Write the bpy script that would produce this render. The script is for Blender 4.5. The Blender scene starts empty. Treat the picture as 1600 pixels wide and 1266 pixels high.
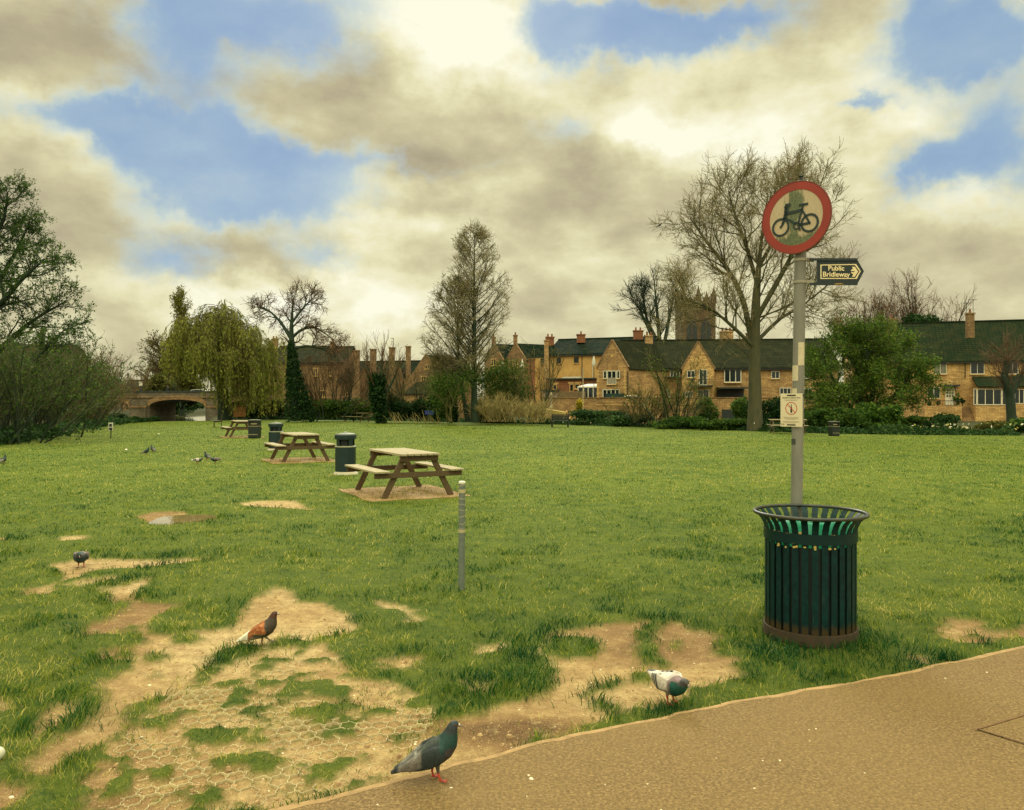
import bpy, bmesh, math, random
import numpy as np
from mathutils import Vector, Matrix
random.seed(7); RNG = np.random.default_rng(11)
C = bpy.context.scene.collection
F, CX, HZ, EYE = 1240.0, 800.0, 628.0, 1.65      # photo scale: focal length in photo pixels, centre column, horizon row, eye height

def S(r, g, b):
    f = lambda c: (c/255/12.92) if c/255 <= .04045 else ((c/255+.055)/1.055)**2.4
    return (f(r), f(g), f(b))

# ------------------------------------------------------------------ camera
cam_d = bpy.data.cameras.new('camera'); cam = bpy.data.objects.new('camera', cam_d); C.objects.link(cam)
cam.location = (0, 0, EYE); cam.rotation_euler = (math.pi/2, 0, 0)
cam_d.sensor_width = 36; cam_d.lens = 36*F/1600; cam_d.shift_y = (HZ-633)/1600.0*1
cam_d.clip_start = .05; cam_d.clip_end = 9000
bpy.context.scene.camera = cam
sc = bpy.context.scene
sc.view_settings.view_transform = 'Standard'; sc.view_settings.look = 'None'; sc.view_settings.gamma = 1; sc.view_settings.exposure = 0.0
sc.cycles.max_bounces = 6; sc.cycles.diffuse_bounces = 3; sc.cycles.glossy_bounces = 3; sc.cycles.transmission_bounces = 4
sc.cycles.transparent_max_bounces = 6; sc.cycles.caustics_reflective = False; sc.cycles.caustics_refractive = False

# ------------------------------------------------------------------ sun
SUN_AZ, SUN_EL = math.radians(-5), math.radians(32)
sd = bpy.data.lights.new('sun', 'SUN'); sd.energy = 1.5; sd.angle = math.radians(14); sd.color = (1, .95, .86)
so = bpy.data.objects.new('sun', sd); C.objects.link(so)
so.rotation_euler = Vector((math.sin(SUN_AZ)*math.cos(SUN_EL), math.cos(SUN_AZ)*math.cos(SUN_EL), math.sin(SUN_EL))).to_track_quat('Z', 'Y').to_euler()
so.location = (0, 60, 80)

# ------------------------------------------------------------------ sky
def make_world():
    w = bpy.data.worlds.new('World'); sc.world = w; w.use_nodes = True
    nt = w.node_tree; N = nt.nodes; L = nt.links; N.clear()
    def nd(t, **k):
        n = N.new(t)
        for a, b in k.items(): setattr(n, a, b)
        return n
    def put(sock, v):
        if isinstance(v, bpy.types.NodeSocket): L.new(v, sock)
        else: sock.default_value = v
    def m(op, a, b=None, c=None, clamp=False):
        n = nd('ShaderNodeMath', operation=op, use_clamp=clamp); put(n.inputs[0], a)
        if b is not None: put(n.inputs[1], b)
        if c is not None: put(n.inputs[2], c)
        return n.outputs[0]
    def vm(op, a, b=None):
        n = nd('ShaderNodeVectorMath', operation=op); put(n.inputs[0], a)
        if b is not None: put(n.inputs[1], b)
        return n.outputs['Value'] if op == 'DOT_PRODUCT' else n.outputs[0]
    def ss(v, a, b):
        n = nd('ShaderNodeMapRange', interpolation_type='SMOOTHSTEP'); put(n.inputs[0], v); n.inputs[1].default_value = a; n.inputs[2].default_value = b
        return n.outputs[0]
    def noise(vec, scale, detail, rough=.55):
        n = nd('ShaderNodeTexNoise'); put(n.inputs['Vector'], vec); n.inputs['Scale'].default_value = scale
        n.inputs['Detail'].default_value = detail; n.inputs['Roughness'].default_value = rough
        return n
    def mixc(f, a, b):
        n = nd('ShaderNodeMix', data_type='RGBA'); put(n.inputs[0], f); put(n.inputs[6], a); put(n.inputs[7], b); return n.outputs[2]
    def ramp(v, stops):
        n = nd('ShaderNodeValToRGB'); put(n.inputs[0], v); e = n.color_ramp.elements
        while len(e) < len(stops): e.new(.5)
        for q, (p, c) in zip(e, stops): q.position = p; q.color = (*S(*c), 1)
        return n.outputs[0]
    d = nd('ShaderNodeTexCoord').outputs['Generated']
    sp = nd('ShaderNodeSeparateXYZ'); L.new(d, sp.inputs[0]); X, Y, Z = sp.outputs
    az = m('ARCTAN2', X, Y); el = m('ARCSINE', Z)
    cb = nd('ShaderNodeCombineXYZ'); L.new(az, cb.inputs[0]); L.new(el, cb.inputs[1]); ang = cb.outputs[0]
    n1 = noise(d, 5.0, 5, .6); n2 = noise(d, 22.0, 5, .65)
    warp = vm('ADD', vm('MULTIPLY', vm('SUBTRACT', n1.outputs['Color'], (.5, .5, .5)), (.22, .15, 0)),
              vm('MULTIPLY', vm('SUBTRACT', n2.outputs['Color'], (.5, .5, .5)), (.05, .04, 0)))
    p = vm('ADD', ang, warp)
    def blobs(lst, base):
        acc = base
        for px, py, rx, ry, amp in lst:
            dv = Vector(((px-CX)/F, 1, (HZ-py)/F)).normalized()
            c = (math.atan2(dv.x, dv.y), math.asin(dv.z), 0)
            q = vm('MULTIPLY', vm('SUBTRACT', p, c), (F/rx, F/ry, 0))
            g = m('EXPONENT', m('MULTIPLY', vm('DOT_PRODUCT', q, q), -1.0))
            acc = m('MULTIPLY_ADD', g, amp, acc)
        return acc
    st = vm('MULTIPLY', d, (1.0, 1.0, 1.9))
    cl = noise(st, 4.2, 9, .6).outputs[0]
    fine = noise(st, 13.0, 8, .62).outputs[0]
    bil = noise(st, 8.5, 7, .55).outputs[0]
    base = m('ADD', m('MULTIPLY', m('SUBTRACT', bil, .5), .70), m('ADD', m('MULTIPLY_ADD', m('SUBTRACT', cl, .5), .62, .55), m('MULTIPLY', m('SUBTRACT', fine, .5), .5)))
    lum = blobs([(735, 60, 130, 75, .75), (880, 95, 110, 60, .15), (60, 150, 190, 28, .28), (110, 70, 190, 80, -.24), (600, 205, 190, 62, -.22), (800, 290, 260, 50, -.16),
                 (150, 345, 170, 60, -.06), (520, 300, 260, 30, .34), (300, 330, 120, 30, .3), (400, 370, 120, 42, -.22), (620, 370, 190, 30, .28), (420, 445, 260, 30, .38), (80, 215, 80, 30, .3), (330, 205, 130, 30, .22),
                 (560, 490, 260, 25, .2), (880, 440, 240, 50, -.05), (1080, 205, 190, 45, .28), (1260, 120, 200, 55, .25), (1360, 200, 160, 40, .26),
                 (850, 330, 240, 40, -.12), (1420, 290, 140, 70, .04), (1480, 345, 120, 28, .2), (1430, 420, 220, 60, -.10), (1000, 430, 200, 40, .06), (720, 420, 150, 50, .02), (1010, 215, 60, 20, .3), (1500, 460, 160, 40, -.08)], base)
    blue = blobs([(300, 45, 110, 90, .85), (480, 40, 130, 70, .75), (130, 172, 140, 34, .7), (235, 225, 120, 60, .95), (380, 270, 150, 50, .9), (550, 290, 90, 40, .5),
                  (260, 395, 100, 40, .7), (500, 395, 50, 26, .6), (420, 330, 190, 30, .5), (900, 75, 100, 55, .75), (1010, 50, 130, 50, .95), (1140, 30, 110, 36, .65),
                  (880, 225, 80, 30, .5), (1340, 180, 45, 14, .7), (1500, 35, 90, 70, 1.0), (1440, 95, 160, 40, .45), (1550, 240, 110, 80, .85), (1450, 290, 60, 40, .6), (690, 270, 120, 14, .35), (735, 60, 110, 60, -.8)], 0.0)
    bm = m('MULTIPLY', ss(m('ADD', blue, m('MULTIPLY', m('SUBTRACT', fine, .5), .8)), .16, .78), .95)
    cloud = ramp(lum, [(.0, (158, 148, 124)), (.26, (182, 172, 142)), (.5, (208, 200, 160)), (.70, (234, 228, 186)), (.95, (255, 253, 228))])
    deep = ss(blue, .35, 1.0)
    bcol = ramp(m('ADD', m('MULTIPLY', deep, -.5), m('ADD', m('MULTIPLY', lum, .55), .42)), [(.0, (126, 162, 208)), (.35, (154, 184, 212)), (.62, (188, 208, 212)), (1, (224, 232, 216))])
    sky = nd('ShaderNodeTexSky', sky_type='NISHITA', sun_disc=False, sun_elevation=SUN_EL, sun_rotation=SUN_AZ, air_density=1.0, dust_density=1.0)
    nis = vm('MULTIPLY', sky.outputs[0], (.05, .05, .05))
    bcol = mixc(.12, bcol, nis)
    col = mixc(bm, cloud, bcol)
    col = mixc(m('MULTIPLY', ss(el, .48, .75), .85), col, (.70, .66, .47, 1))
    col = mixc(m('MULTIPLY', ss(m('MULTIPLY', Y, -1), -.2, .5), .8), col, (.70, .66, .48, 1))
    # sky above and behind the view is raised in brightness to light the scene
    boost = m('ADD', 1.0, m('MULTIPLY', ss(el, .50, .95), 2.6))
    boost = m('ADD', boost, m('MULTIPLY', m('MULTIPLY', ss(m('MULTIPLY', Y, -1), .0, .7), ss(el, .05, .5)), 1.7))  # extra sky glow behind the camera, added as fill for camera-facing surfaces
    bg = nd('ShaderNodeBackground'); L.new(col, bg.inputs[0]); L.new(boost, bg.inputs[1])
    out = nd('ShaderNodeOutputWorld'); L.new(bg.outputs[0], out.inputs[0])
    w.cycles.sampling_method = 'MANUAL'; w.cycles.sample_map_resolution = 512
make_world()

# ------------------------------------------------------------------ helpers
def P(px, py, d): return Vector(((px-CX)/F*d, d, EYE+(HZ-py)/F*d))
def G(px, py, z=0.0):
    d = (EYE-z)*F/(py-HZ); return Vector(((px-CX)/F*d, d, z))

ORG = {}
def link(o, parent=None):
    C.objects.link(o)
    if parent is not None: o.parent = parent
    return o
def tag(o, label=None, cat=None, group=None, kind=None):
    if label: o['label'] = label
    if cat: o['category'] = cat
    if group: o['group'] = group
    if kind: o['kind'] = kind
    return o
def empty(name, loc, label, cat, group=None, rz=0):
    o = bpy.data.objects.new(name, None); o.empty_display_size = .2; link(o); o.location = loc; o.rotation_euler = (0, 0, rz)
    ORG[o.name] = Vector(loc); return tag(o, label, cat, group)
def copy_tree(o, parent=None):
    c = o.copy(); link(c)
    if parent is not None: c.parent = parent
    for ch in [x for x in o.children]: copy_tree(ch, c)
    return c

def mesh_np(name, V, faces, mats, parent=None, smooth=False, attrs=None, org=None):
    """faces: list of int arrays (M,k). attrs: dict name -> per-vertex float or rgb array"""
    V = np.asarray(V, np.float32)
    if org is None: org = ORG.get(parent.name, Vector((0, 0, 0))) if parent is not None else Vector((0, 0, 0))
    V = V-np.array(org, np.float32)
    me = bpy.data.meshes.new(name)
    fl = [np.asarray(f, np.int32) for f in faces if len(f)]
    loops = np.concatenate([f.ravel() for f in fl]); tot = np.concatenate([np.full(len(f), f.shape[1], np.int32) for f in fl])
    st = np.concatenate([[0], np.cumsum(tot)[:-1]]).astype(np.int32)
    me.vertices.add(len(V)); me.vertices.foreach_set('co', V.ravel())
    me.loops.add(len(loops)); me.loops.foreach_set('vertex_index', loops)
    me.polygons.add(len(tot)); me.polygons.foreach_set('loop_start', st)
    me.polygons.foreach_set('use_smooth', np.full(len(tot), bool(smooth)))
    for k, a in (attrs or {}).items():
        a = np.asarray(a, np.float32)
        if a.ndim == 1: me.attributes.new(k, 'FLOAT', 'POINT').data.foreach_set('value', a)
        else: me.attributes.new(k, 'FLOAT_COLOR', 'POINT').data.foreach_set('color', np.concatenate([a, np.ones((len(a), 1), np.float32)], 1).ravel())
    me.update(calc_edges=True); me.validate()
    for mt in (mats if isinstance(mats, (list, tuple)) else [mats]): me.materials.append(mt)
    o = bpy.data.objects.new(name, me); link(o, parent)
    ORG[o.name] = Vector(org)
    if parent is None and org.length > 0: o.location = org
    return o

class MB:
    def __init__(s): s.v = []; s.f = []
    def add(s, vs, fs):
        b = len(s.v); s.v += [tuple(v) for v in vs]; s.f += [tuple(b+i for i in f) for f in fs]; return s
    def hexa(s, b, t):                                         # bottom 4, top 4 (counter-clockwise from above)
        return s.add(list(b)+list(t), [(3, 2, 1, 0), (4, 5, 6, 7), (0, 1, 5, 4), (1, 2, 6, 5), (2, 3, 7, 6), (3, 0, 4, 7)])
    def box(s, x0, x1, y0, y1, z0, z1):
        return s.hexa([(x0, y0, z0), (x1, y0, z0), (x1, y1, z0), (x0, y1, z0)], [(x0, y0, z1), (x1, y0, z1), (x1, y1, z1), (x0, y1, z1)])
    def bar(s, a, b, w, h, up=(0, 0, 1)):                      # box beam from a to b
        a, b = Vector(a), Vector(b); d = (b-a).normalized(); sd = d.cross(Vector(up))
        if sd.length < 1e-4: sd = d.cross(Vector((1, 0, 0)))
        sd.normalize(); u = sd.cross(d); c = [(-w/2, -h/2), (w/2, -h/2), (w/2, h/2), (-w/2, h/2)]
        return s.hexa([a+sd*x+u*y for x, y in c], [b+sd*x+u*y for x, y in c])
    def tube(s, pts, rad, k=10, cap=True):
        pts = [Vector(p) for p in pts]; n = len(pts); rad = rad if isinstance(rad, (list, tuple)) else [rad]*n
        b = len(s.v); ref = None
        for i, p in enumerate(pts):
            t = (pts[min(i+1, n-1)]-pts[max(i-1, 0)]).normalized()
            if ref is None: ref = t.orthogonal().normalized()
            ref = (ref-t*ref.dot(t)).normalized(); bn = t.cross(ref)
            for j in range(k):
                a = 2*math.pi*j/k; s.v.append(tuple(p+(ref*math.cos(a)+bn*math.sin(a))*rad[i]))
        for i in range(n-1):
            for j in range(k):
                s.f.append((b+i*k+j, b+i*k+(j+1) % k, b+(i+1)*k+(j+1) % k, b+(i+1)*k+j))
        if cap:
            s.f.append(tuple(b+j for j in reversed(range(k)))); s.f.append(tuple(b+(n-1)*k+j for j in range(k)))
        return s
    def lathe(s, prof, c=(0, 0, 0), k=24, cap=True, a0=0.0):
        b = len(s.v); n = len(prof)
        for r, z in prof:
            for j in range(k):
                a = a0+2*math.pi*j/k; s.v.append((c[0]+r*math.cos(a), c[1]+r*math.sin(a), c[2]+z))
        for i in range(n-1):
            for j in range(k): s.f.append((b+i*k+j, b+i*k+(j+1) % k, b+(i+1)*k+(j+1) % k, b+(i+1)*k+j))
        if cap:
            s.f.append(tuple(b+j for j in reversed(range(k)))); s.f.append(tuple(b+(n-1)*k+j for j in range(k)))
        return s
    def prism(s, poly, vec):                                   # polygon (list of 3D points) extruded by vec
        poly = [Vector(p) for p in poly]; vec = Vector(vec); n = len(poly)
        return s.add(poly+[p+vec for p in poly], [tuple(range(n)), tuple(reversed(range(n, 2*n)))]+[(i, n+i, n+(i+1) % n, (i+1) % n) for i in range(n)])
    def build(s, name, mat, parent=None, smooth=False, bevel=0, org=None, auto=None):
        me = bpy.data.meshes.new(name); off = org if org is not None else (ORG.get(parent.name, Vector((0, 0, 0))) if parent is not None else Vector((0, 0, 0)))
        me.from_pydata([(v[0]-off[0], v[1]-off[1], v[2]-off[2]) for v in s.v], [], s.f)
        bm = bmesh.new(); bm.from_mesh(me); bmesh.ops.recalc_face_normals(bm, faces=bm.faces)
        if bevel: bmesh.ops.bevel(bm, geom=bm.edges[:], offset=bevel, segments=1, affect='EDGES', clamp_overlap=True)
        bm.to_mesh(me); bm.free()
        for mt in (mat if isinstance(mat, (list, tuple)) else [mat]): me.materials.append(mt)
        if smooth:
            me.polygons.foreach_set('use_smooth', [True]*len(me.polygons))
            try: me.set_sharp_from_angle(angle=math.radians(38))
            except Exception: pass
        o = bpy.data.objects.new(name, me); link(o, parent); ORG[o.name] = Vector(off)
        if parent is None: o.location = off
        return o

def text_mesh(txt, size, M4, name, mat, parent, depth=.001, offset=0.0, align='LEFT'):
    cu = bpy.data.curves.new(name, 'FONT'); cu.body = txt; cu.size = size; cu.extrude = depth; cu.offset = offset; cu.align_x = align; cu.align_y = 'CENTER'
    tmp = bpy.data.objects.new('tmp', cu); C.objects.link(tmp)
    me = bpy.data.meshes.new_from_object(tmp.evaluated_get(bpy.context.evaluated_depsgraph_get()))
    bpy.data.objects.remove(tmp); bpy.data.curves.remove(cu)
    off = ORG.get(parent.name, Vector((0, 0, 0))); me.transform(Matrix.Translation(-off) @ M4); me.materials.append(mat)
    o = bpy.data.objects.new(name, me); link(o, parent); ORG[o.name] = off; return o

# ------------------------------------------------------------------ materials
def matn(name):
    m = bpy.data.materials.new(name); m.use_nodes = True; nt = m.node_tree; nt.nodes.clear()
    out = nt.nodes.new('ShaderNodeOutputMaterial'); b = nt.nodes.new('ShaderNodeBsdfPrincipled'); nt.links.new(b.outputs[0], out.inputs[0])
    return m, nt, b
def nnoise(nt, vec, scale, detail=4, rough=.6):
    n = nt.nodes.new('ShaderNodeTexNoise'); n.inputs['Scale'].default_value = scale; n.inputs['Detail'].default_value = detail; n.inputs['Roughness'].default_value = rough
    if vec is not None: nt.links.new(vec, n.inputs['Vector'])
    return n
def nramp(nt, v, stops):
    n = nt.nodes.new('ShaderNodeValToRGB'); nt.links.new(v, n.inputs[0]); e = n.color_ramp.elements
    while len(e) < len(stops): e.new(.5)
    for q, (p, c) in zip(e, stops): q.position = p; q.color = (*c, 1)
    return n.outputs[0]
def nmix(nt, f, a, b, mode='MIX'):
    n = nt.nodes.new('ShaderNodeMix'); n.data_type = 'RGBA'; n.blend_type = mode
    for i, v in ((0, f), (6, a), (7, b)):
        if isinstance(v, bpy.types.NodeSocket): nt.links.new(v, n.inputs[i])
        else: n.inputs[i].default_value = v if i == 0 else (*v[:3], 1)
    return n.outputs[2]
def nmath(nt, op, a, b=None, c=None):
    n = nt.nodes.new('ShaderNodeMath'); n.operation = op
    for i, v in enumerate((a, b, c)):
        if v is None: continue
        if isinstance(v, bpy.types.NodeSocket): nt.links.new(v, n.inputs[i])
        else: n.inputs[i].default_value = v
    return n.outputs[0]
def nbump(nt, h, bsdf, strength=.4, dist=.01):
    n = nt.nodes.new('ShaderNodeBump'); n.inputs['Strength'].default_value = strength; n.inputs['Distance'].default_value = dist
    nt.links.new(h, n.inputs['Height']); nt.links.new(n.outputs[0], bsdf.inputs['Normal'])
def ocoord(nt): return nt.nodes.new('ShaderNodeTexCoord').outputs['Object']
def nmapr(nt, v, a, b, c=0, d=1):
    n = nt.nodes.new('ShaderNodeMapRange'); nt.links.new(v, n.inputs[0])
    for i, q in zip((1, 2, 3, 4), (a, b, c, d)): n.inputs[i].default_value = q
    return n.outputs[0]

def M(name, c, rough=.8, var=.25, scale=4, c2=None, bump=0, bdist=.01, metal=0, spec=.5, stretch=(1, 1, 1), detail=5):
    m, nt, b = matn(name); a = S(*c); hi = S(*c2) if c2 else tuple(min(1, x*(1+var)) for x in a); lo = a if c2 else tuple(x*(1-var) for x in a)
    mp = nt.nodes.new('ShaderNodeMapping'); mp.inputs['Scale'].default_value = stretch; nt.links.new(ocoord(nt), mp.inputs[0])
    n = nnoise(nt, mp.outputs[0], scale, detail)
    nt.links.new(nramp(nt, n.outputs[0], [(.3, lo), (.7, hi)]), b.inputs['Base Color'])
    b.inputs['Roughness'].default_value = rough; b.inputs['Metallic'].default_value = metal; b.inputs['Specular IOR Level'].default_value = spec
    if bump: nbump(nt, n.outputs[0], b, bump, bdist)
    return m
def M_stone(name, c1, c2, mortar, bw=.34, rh=.14):
    m, nt, b = matn(name)
    # coursed stone on any vertical wall: u runs along the wall, v up
    g = nt.nodes.new('ShaderNodeTexCoord'); s = nt.nodes.new('ShaderNodeSeparateXYZ'); nt.links.new(g.outputs['Object'], s.inputs[0])
    u = nmath(nt, 'ADD', s.outputs[0], nmath(nt, 'MULTIPLY', s.outputs[1], .8))
    cb = nt.nodes.new('ShaderNodeCombineXYZ'); nt.links.new(u, cb.inputs[0]); nt.links.new(s.outputs[2], cb.inputs[1])
    br = nt.nodes.new('ShaderNodeTexBrick'); nt.links.new(cb.outputs[0], br.inputs['Vector'])
    br.inputs['Color1'].default_value = (*S(*c1), 1); br.inputs['Color2'].default_value = (*S(*c2), 1); br.inputs['Mortar'].default_value = (*S(*mortar), 1)
    br.inputs['Scale'].default_value = 1; br.inputs['Brick Width'].default_value = bw; br.inputs['Row Height'].default_value = rh; br.inputs['Mortar Size'].default_value = .012; br.inputs['Bias'].default_value = -.1
    n = nnoise(nt, g.outputs['Object'], .9, 6, .65); n2 = nnoise(nt, g.outputs['Object'], 9, 3)
    k = nmath(nt, 'MULTIPLY', nmapr(nt, n.outputs[0], .25, .75, .55, 1.3), nmapr(nt, n2.outputs[0], .3, .7, .7, 1.25))
    nt.links.new(nmix(nt, 1.0, br.outputs[0], nramp(nt, nmath(nt, 'MULTIPLY', k, .5), [(0, (0, 0, 0)), (1, (2, 2, 2))]), 'MULTIPLY'), b.inputs['Base Color'])
    b.inputs['Roughness'].default_value = .9; nbump(nt, br.outputs['Fac'], b, -.5, .02)
    return m
def M_roof(name, c1, c2, rh=.22):
    m, nt, b = matn(name)
    g = nt.nodes.new('ShaderNodeTexCoord'); s = nt.nodes.new('ShaderNodeSeparateXYZ'); nt.links.new(g.outputs['Object'], s.inputs[0])
    u = nmath(nt, 'ADD', s.outputs[0], nmath(nt, 'MULTIPLY', s.outputs[1], .3))
    cb = nt.nodes.new('ShaderNodeCombineXYZ'); nt.links.new(u, cb.inputs[0]); nt.links.new(s.outputs[2], cb.inputs[1])
    br = nt.nodes.new('ShaderNodeTexBrick'); nt.links.new(cb.outputs[0], br.inputs['Vector'])
    br.inputs['Color1'].default_value = (*S(*c1), 1); br.inputs['Color2'].default_value = (*S(*c2), 1); br.inputs['Mortar'].default_value = (*[x*.35 for x in S(*c1)], 1)
    br.inputs['Scale'].default_value = 1; br.inputs['Brick Width'].default_value = .3; br.inputs['Row Height'].default_value = rh; br.inputs['Mortar Size'].default_value = .03
    n = nnoise(nt, g.outputs['Object'], 1.2, 6, .7); n2 = nnoise(nt, g.outputs['Object'], 6, 3)
    col = nmix(nt, nmapr(nt, n.outputs[0], .45, .75, 0, .7), br.outputs[0], S(66, 64, 40))
    nt.links.new(nmix(nt, nmapr(nt, n2.outputs[0], .3, .7, 0, .5), col, [x*.5 for x in S(*c1)]), b.inputs['Base Color'])
    b.inputs['Roughness'].default_value = .95; b.inputs['Specular IOR Level'].default_value = .06; nbump(nt, br.outputs['Fac'], b, -.6, .03)
    return m
def M_leaf(name, stops, rough=.55, trans=.35):
    """leaf colour varies leaf by leaf through the attribute v"""
    m, nt, b = matn(name); a = nt.nodes.new('ShaderNodeAttribute'); a.attribute_name = 'v'
    col = nramp(nt, a.outputs['Fac'], [(p, S(*c)) for p, c in stops])
    nt.links.new(col, b.inputs['Base Color']); b.inputs['Roughness'].default_value = rough; b.inputs['Specular IOR Level'].default_value = .10
    t = nt.nodes.new('ShaderNodeBsdfTranslucent'); nt.links.new(col, t.inputs[0]); mx = nt.nodes.new('ShaderNodeMixShader'); mx.inputs[0].default_value = trans
    nt.links.new(b.outputs[0], mx.inputs[1]); nt.links.new(t.outputs[0], mx.inputs[2])
    nt.links.new(mx.outputs[0], [n for n in nt.nodes if n.type == 'OUTPUT_MATERIAL'][0].inputs[0])
    return m
def M_attr(name, rough=.6, spec=.4, bump=0, bscale=60):
    m, nt, b = matn(name); a = nt.nodes.new('ShaderNodeAttribute'); a.attribute_name = 'col'
    n = nnoise(nt, ocoord(nt), bscale, 4)
    nt.links.new(nmix(nt, .6, a.outputs['Color'], nramp(nt, n.outputs[0], [(.3, (.6, .6, .6)), (.7, (1.35, 1.35, 1.35))]), 'MULTIPLY'), b.inputs['Base Color'])
    b.inputs['Roughness'].default_value = rough; b.inputs['Specular IOR Level'].default_value = spec
    if bump: nbump(nt, n.outputs[0], b, bump, .003)
    return m

mat_glass = M('window_glass', (16, 30, 28), .12, .3, 2, spec=.7)
mat_glass_pale = M('curtained_glass', (112, 112, 92), .25, .15, 3)
mat_white = M('white_paint', (205, 203, 176), .5, .08, 6)
mat_stone_a = M_stone('honey_stone', (208, 172, 104), (168, 130, 76), (146, 118, 76))
mat_stone_b = M_stone('tan_stone', (190, 154, 96), (150, 116, 70), (130, 106, 70))
mat_stone_c = M_stone('brown_stone', (152, 122, 78), (120, 94, 60), (98, 82, 54))
mat_render = M('ochre_render', (200, 162, 92), .9, .25, .8, c2=(168, 130, 70))
mat_stone_dark = M_stone('weathered_stone', (112, 102, 78), (88, 82, 62), (72, 68, 52), .6, .25)
mat_tower = M_stone('tower_stone', (104, 84, 54), (78, 66, 44), (60, 54, 40), .6, .25)
mat_brick = M_stone('red_brick', (150, 92, 54), (122, 72, 42), (112, 88, 60), .24, .09)
mat_roof_a = M_roof('stone_tiles', (42, 56, 36), (32, 46, 29))
mat_roof_b = M_roof('slate_tiles', (18, 40, 30), (14, 32, 24))
mat_roof_c = M_roof('brown_tiles', (46, 52, 34), (35, 42, 27))
mat_quoin = M('pale_quoin', (196, 162, 98), .9, .15, 5)
mat_lead = M('lead_trim', (34, 44, 36), .6, .2, 5)
mat_pipe = M('black_pipe', (18, 28, 22), .5, .2, 5)

# ------------------------------------------------------------------ value noise for terrain work
_T = RNG.random((256, 256)).astype(np.float32)
def vnoise(x, y, s=1.0, o=0):
    x = np.asarray(x)*s+o*17.3; y = np.asarray(y)*s+o*9.1
    xi = np.floor(x).astype(int); yi = np.floor(y).astype(int); fx = x-xi; fy = y-yi; fx = fx*fx*(3-2*fx); fy = fy*fy*(3-2*fy)
    a = _T[xi % 256, yi % 256]; b = _T[(xi+1) % 256, yi % 256]; c = _T[xi % 256, (yi+1) % 256]; d = _T[(xi+1) % 256, (yi+1) % 256]
    return (a*(1-fx)+b*fx)*(1-fy)+(c*(1-fx)+d*fx)*fy
def fbm(x, y, s=1.0, o=0, n=4):
    t = 0; a = .5
    for i in range(n): t = t+a*vnoise(x, y, s*2**i, o+i*3); a *= .5
    return t/(1-.5**n)
def sdpoly(x, y, poly):
    """signed distance, positive inside"""
    p = np.asarray(poly, float); d = np.full(x.shape, 1e9); ins = np.zeros(x.shape, bool); n = len(p)
    for i in range(n):
        a = p[i]; b = p[(i+1) % n]; e = b-a; wx = x-a[0]; wy = y-a[1]; t = np.clip((wx*e[0]+wy*e[1])/(e@e+1e-12), 0, 1)
        d = np.minimum(d, (wx-e[0]*t)**2+(wy-e[1]*t)**2)
        c = ((a[1] > y) != (b[1] > y)) & (x < (b[0]-a[0])*(y-a[1])/(b[1]-a[1]+1e-12)+a[0]); ins ^= c
    d = np.sqrt(d); return np.where(ins, d, -d)

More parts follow.
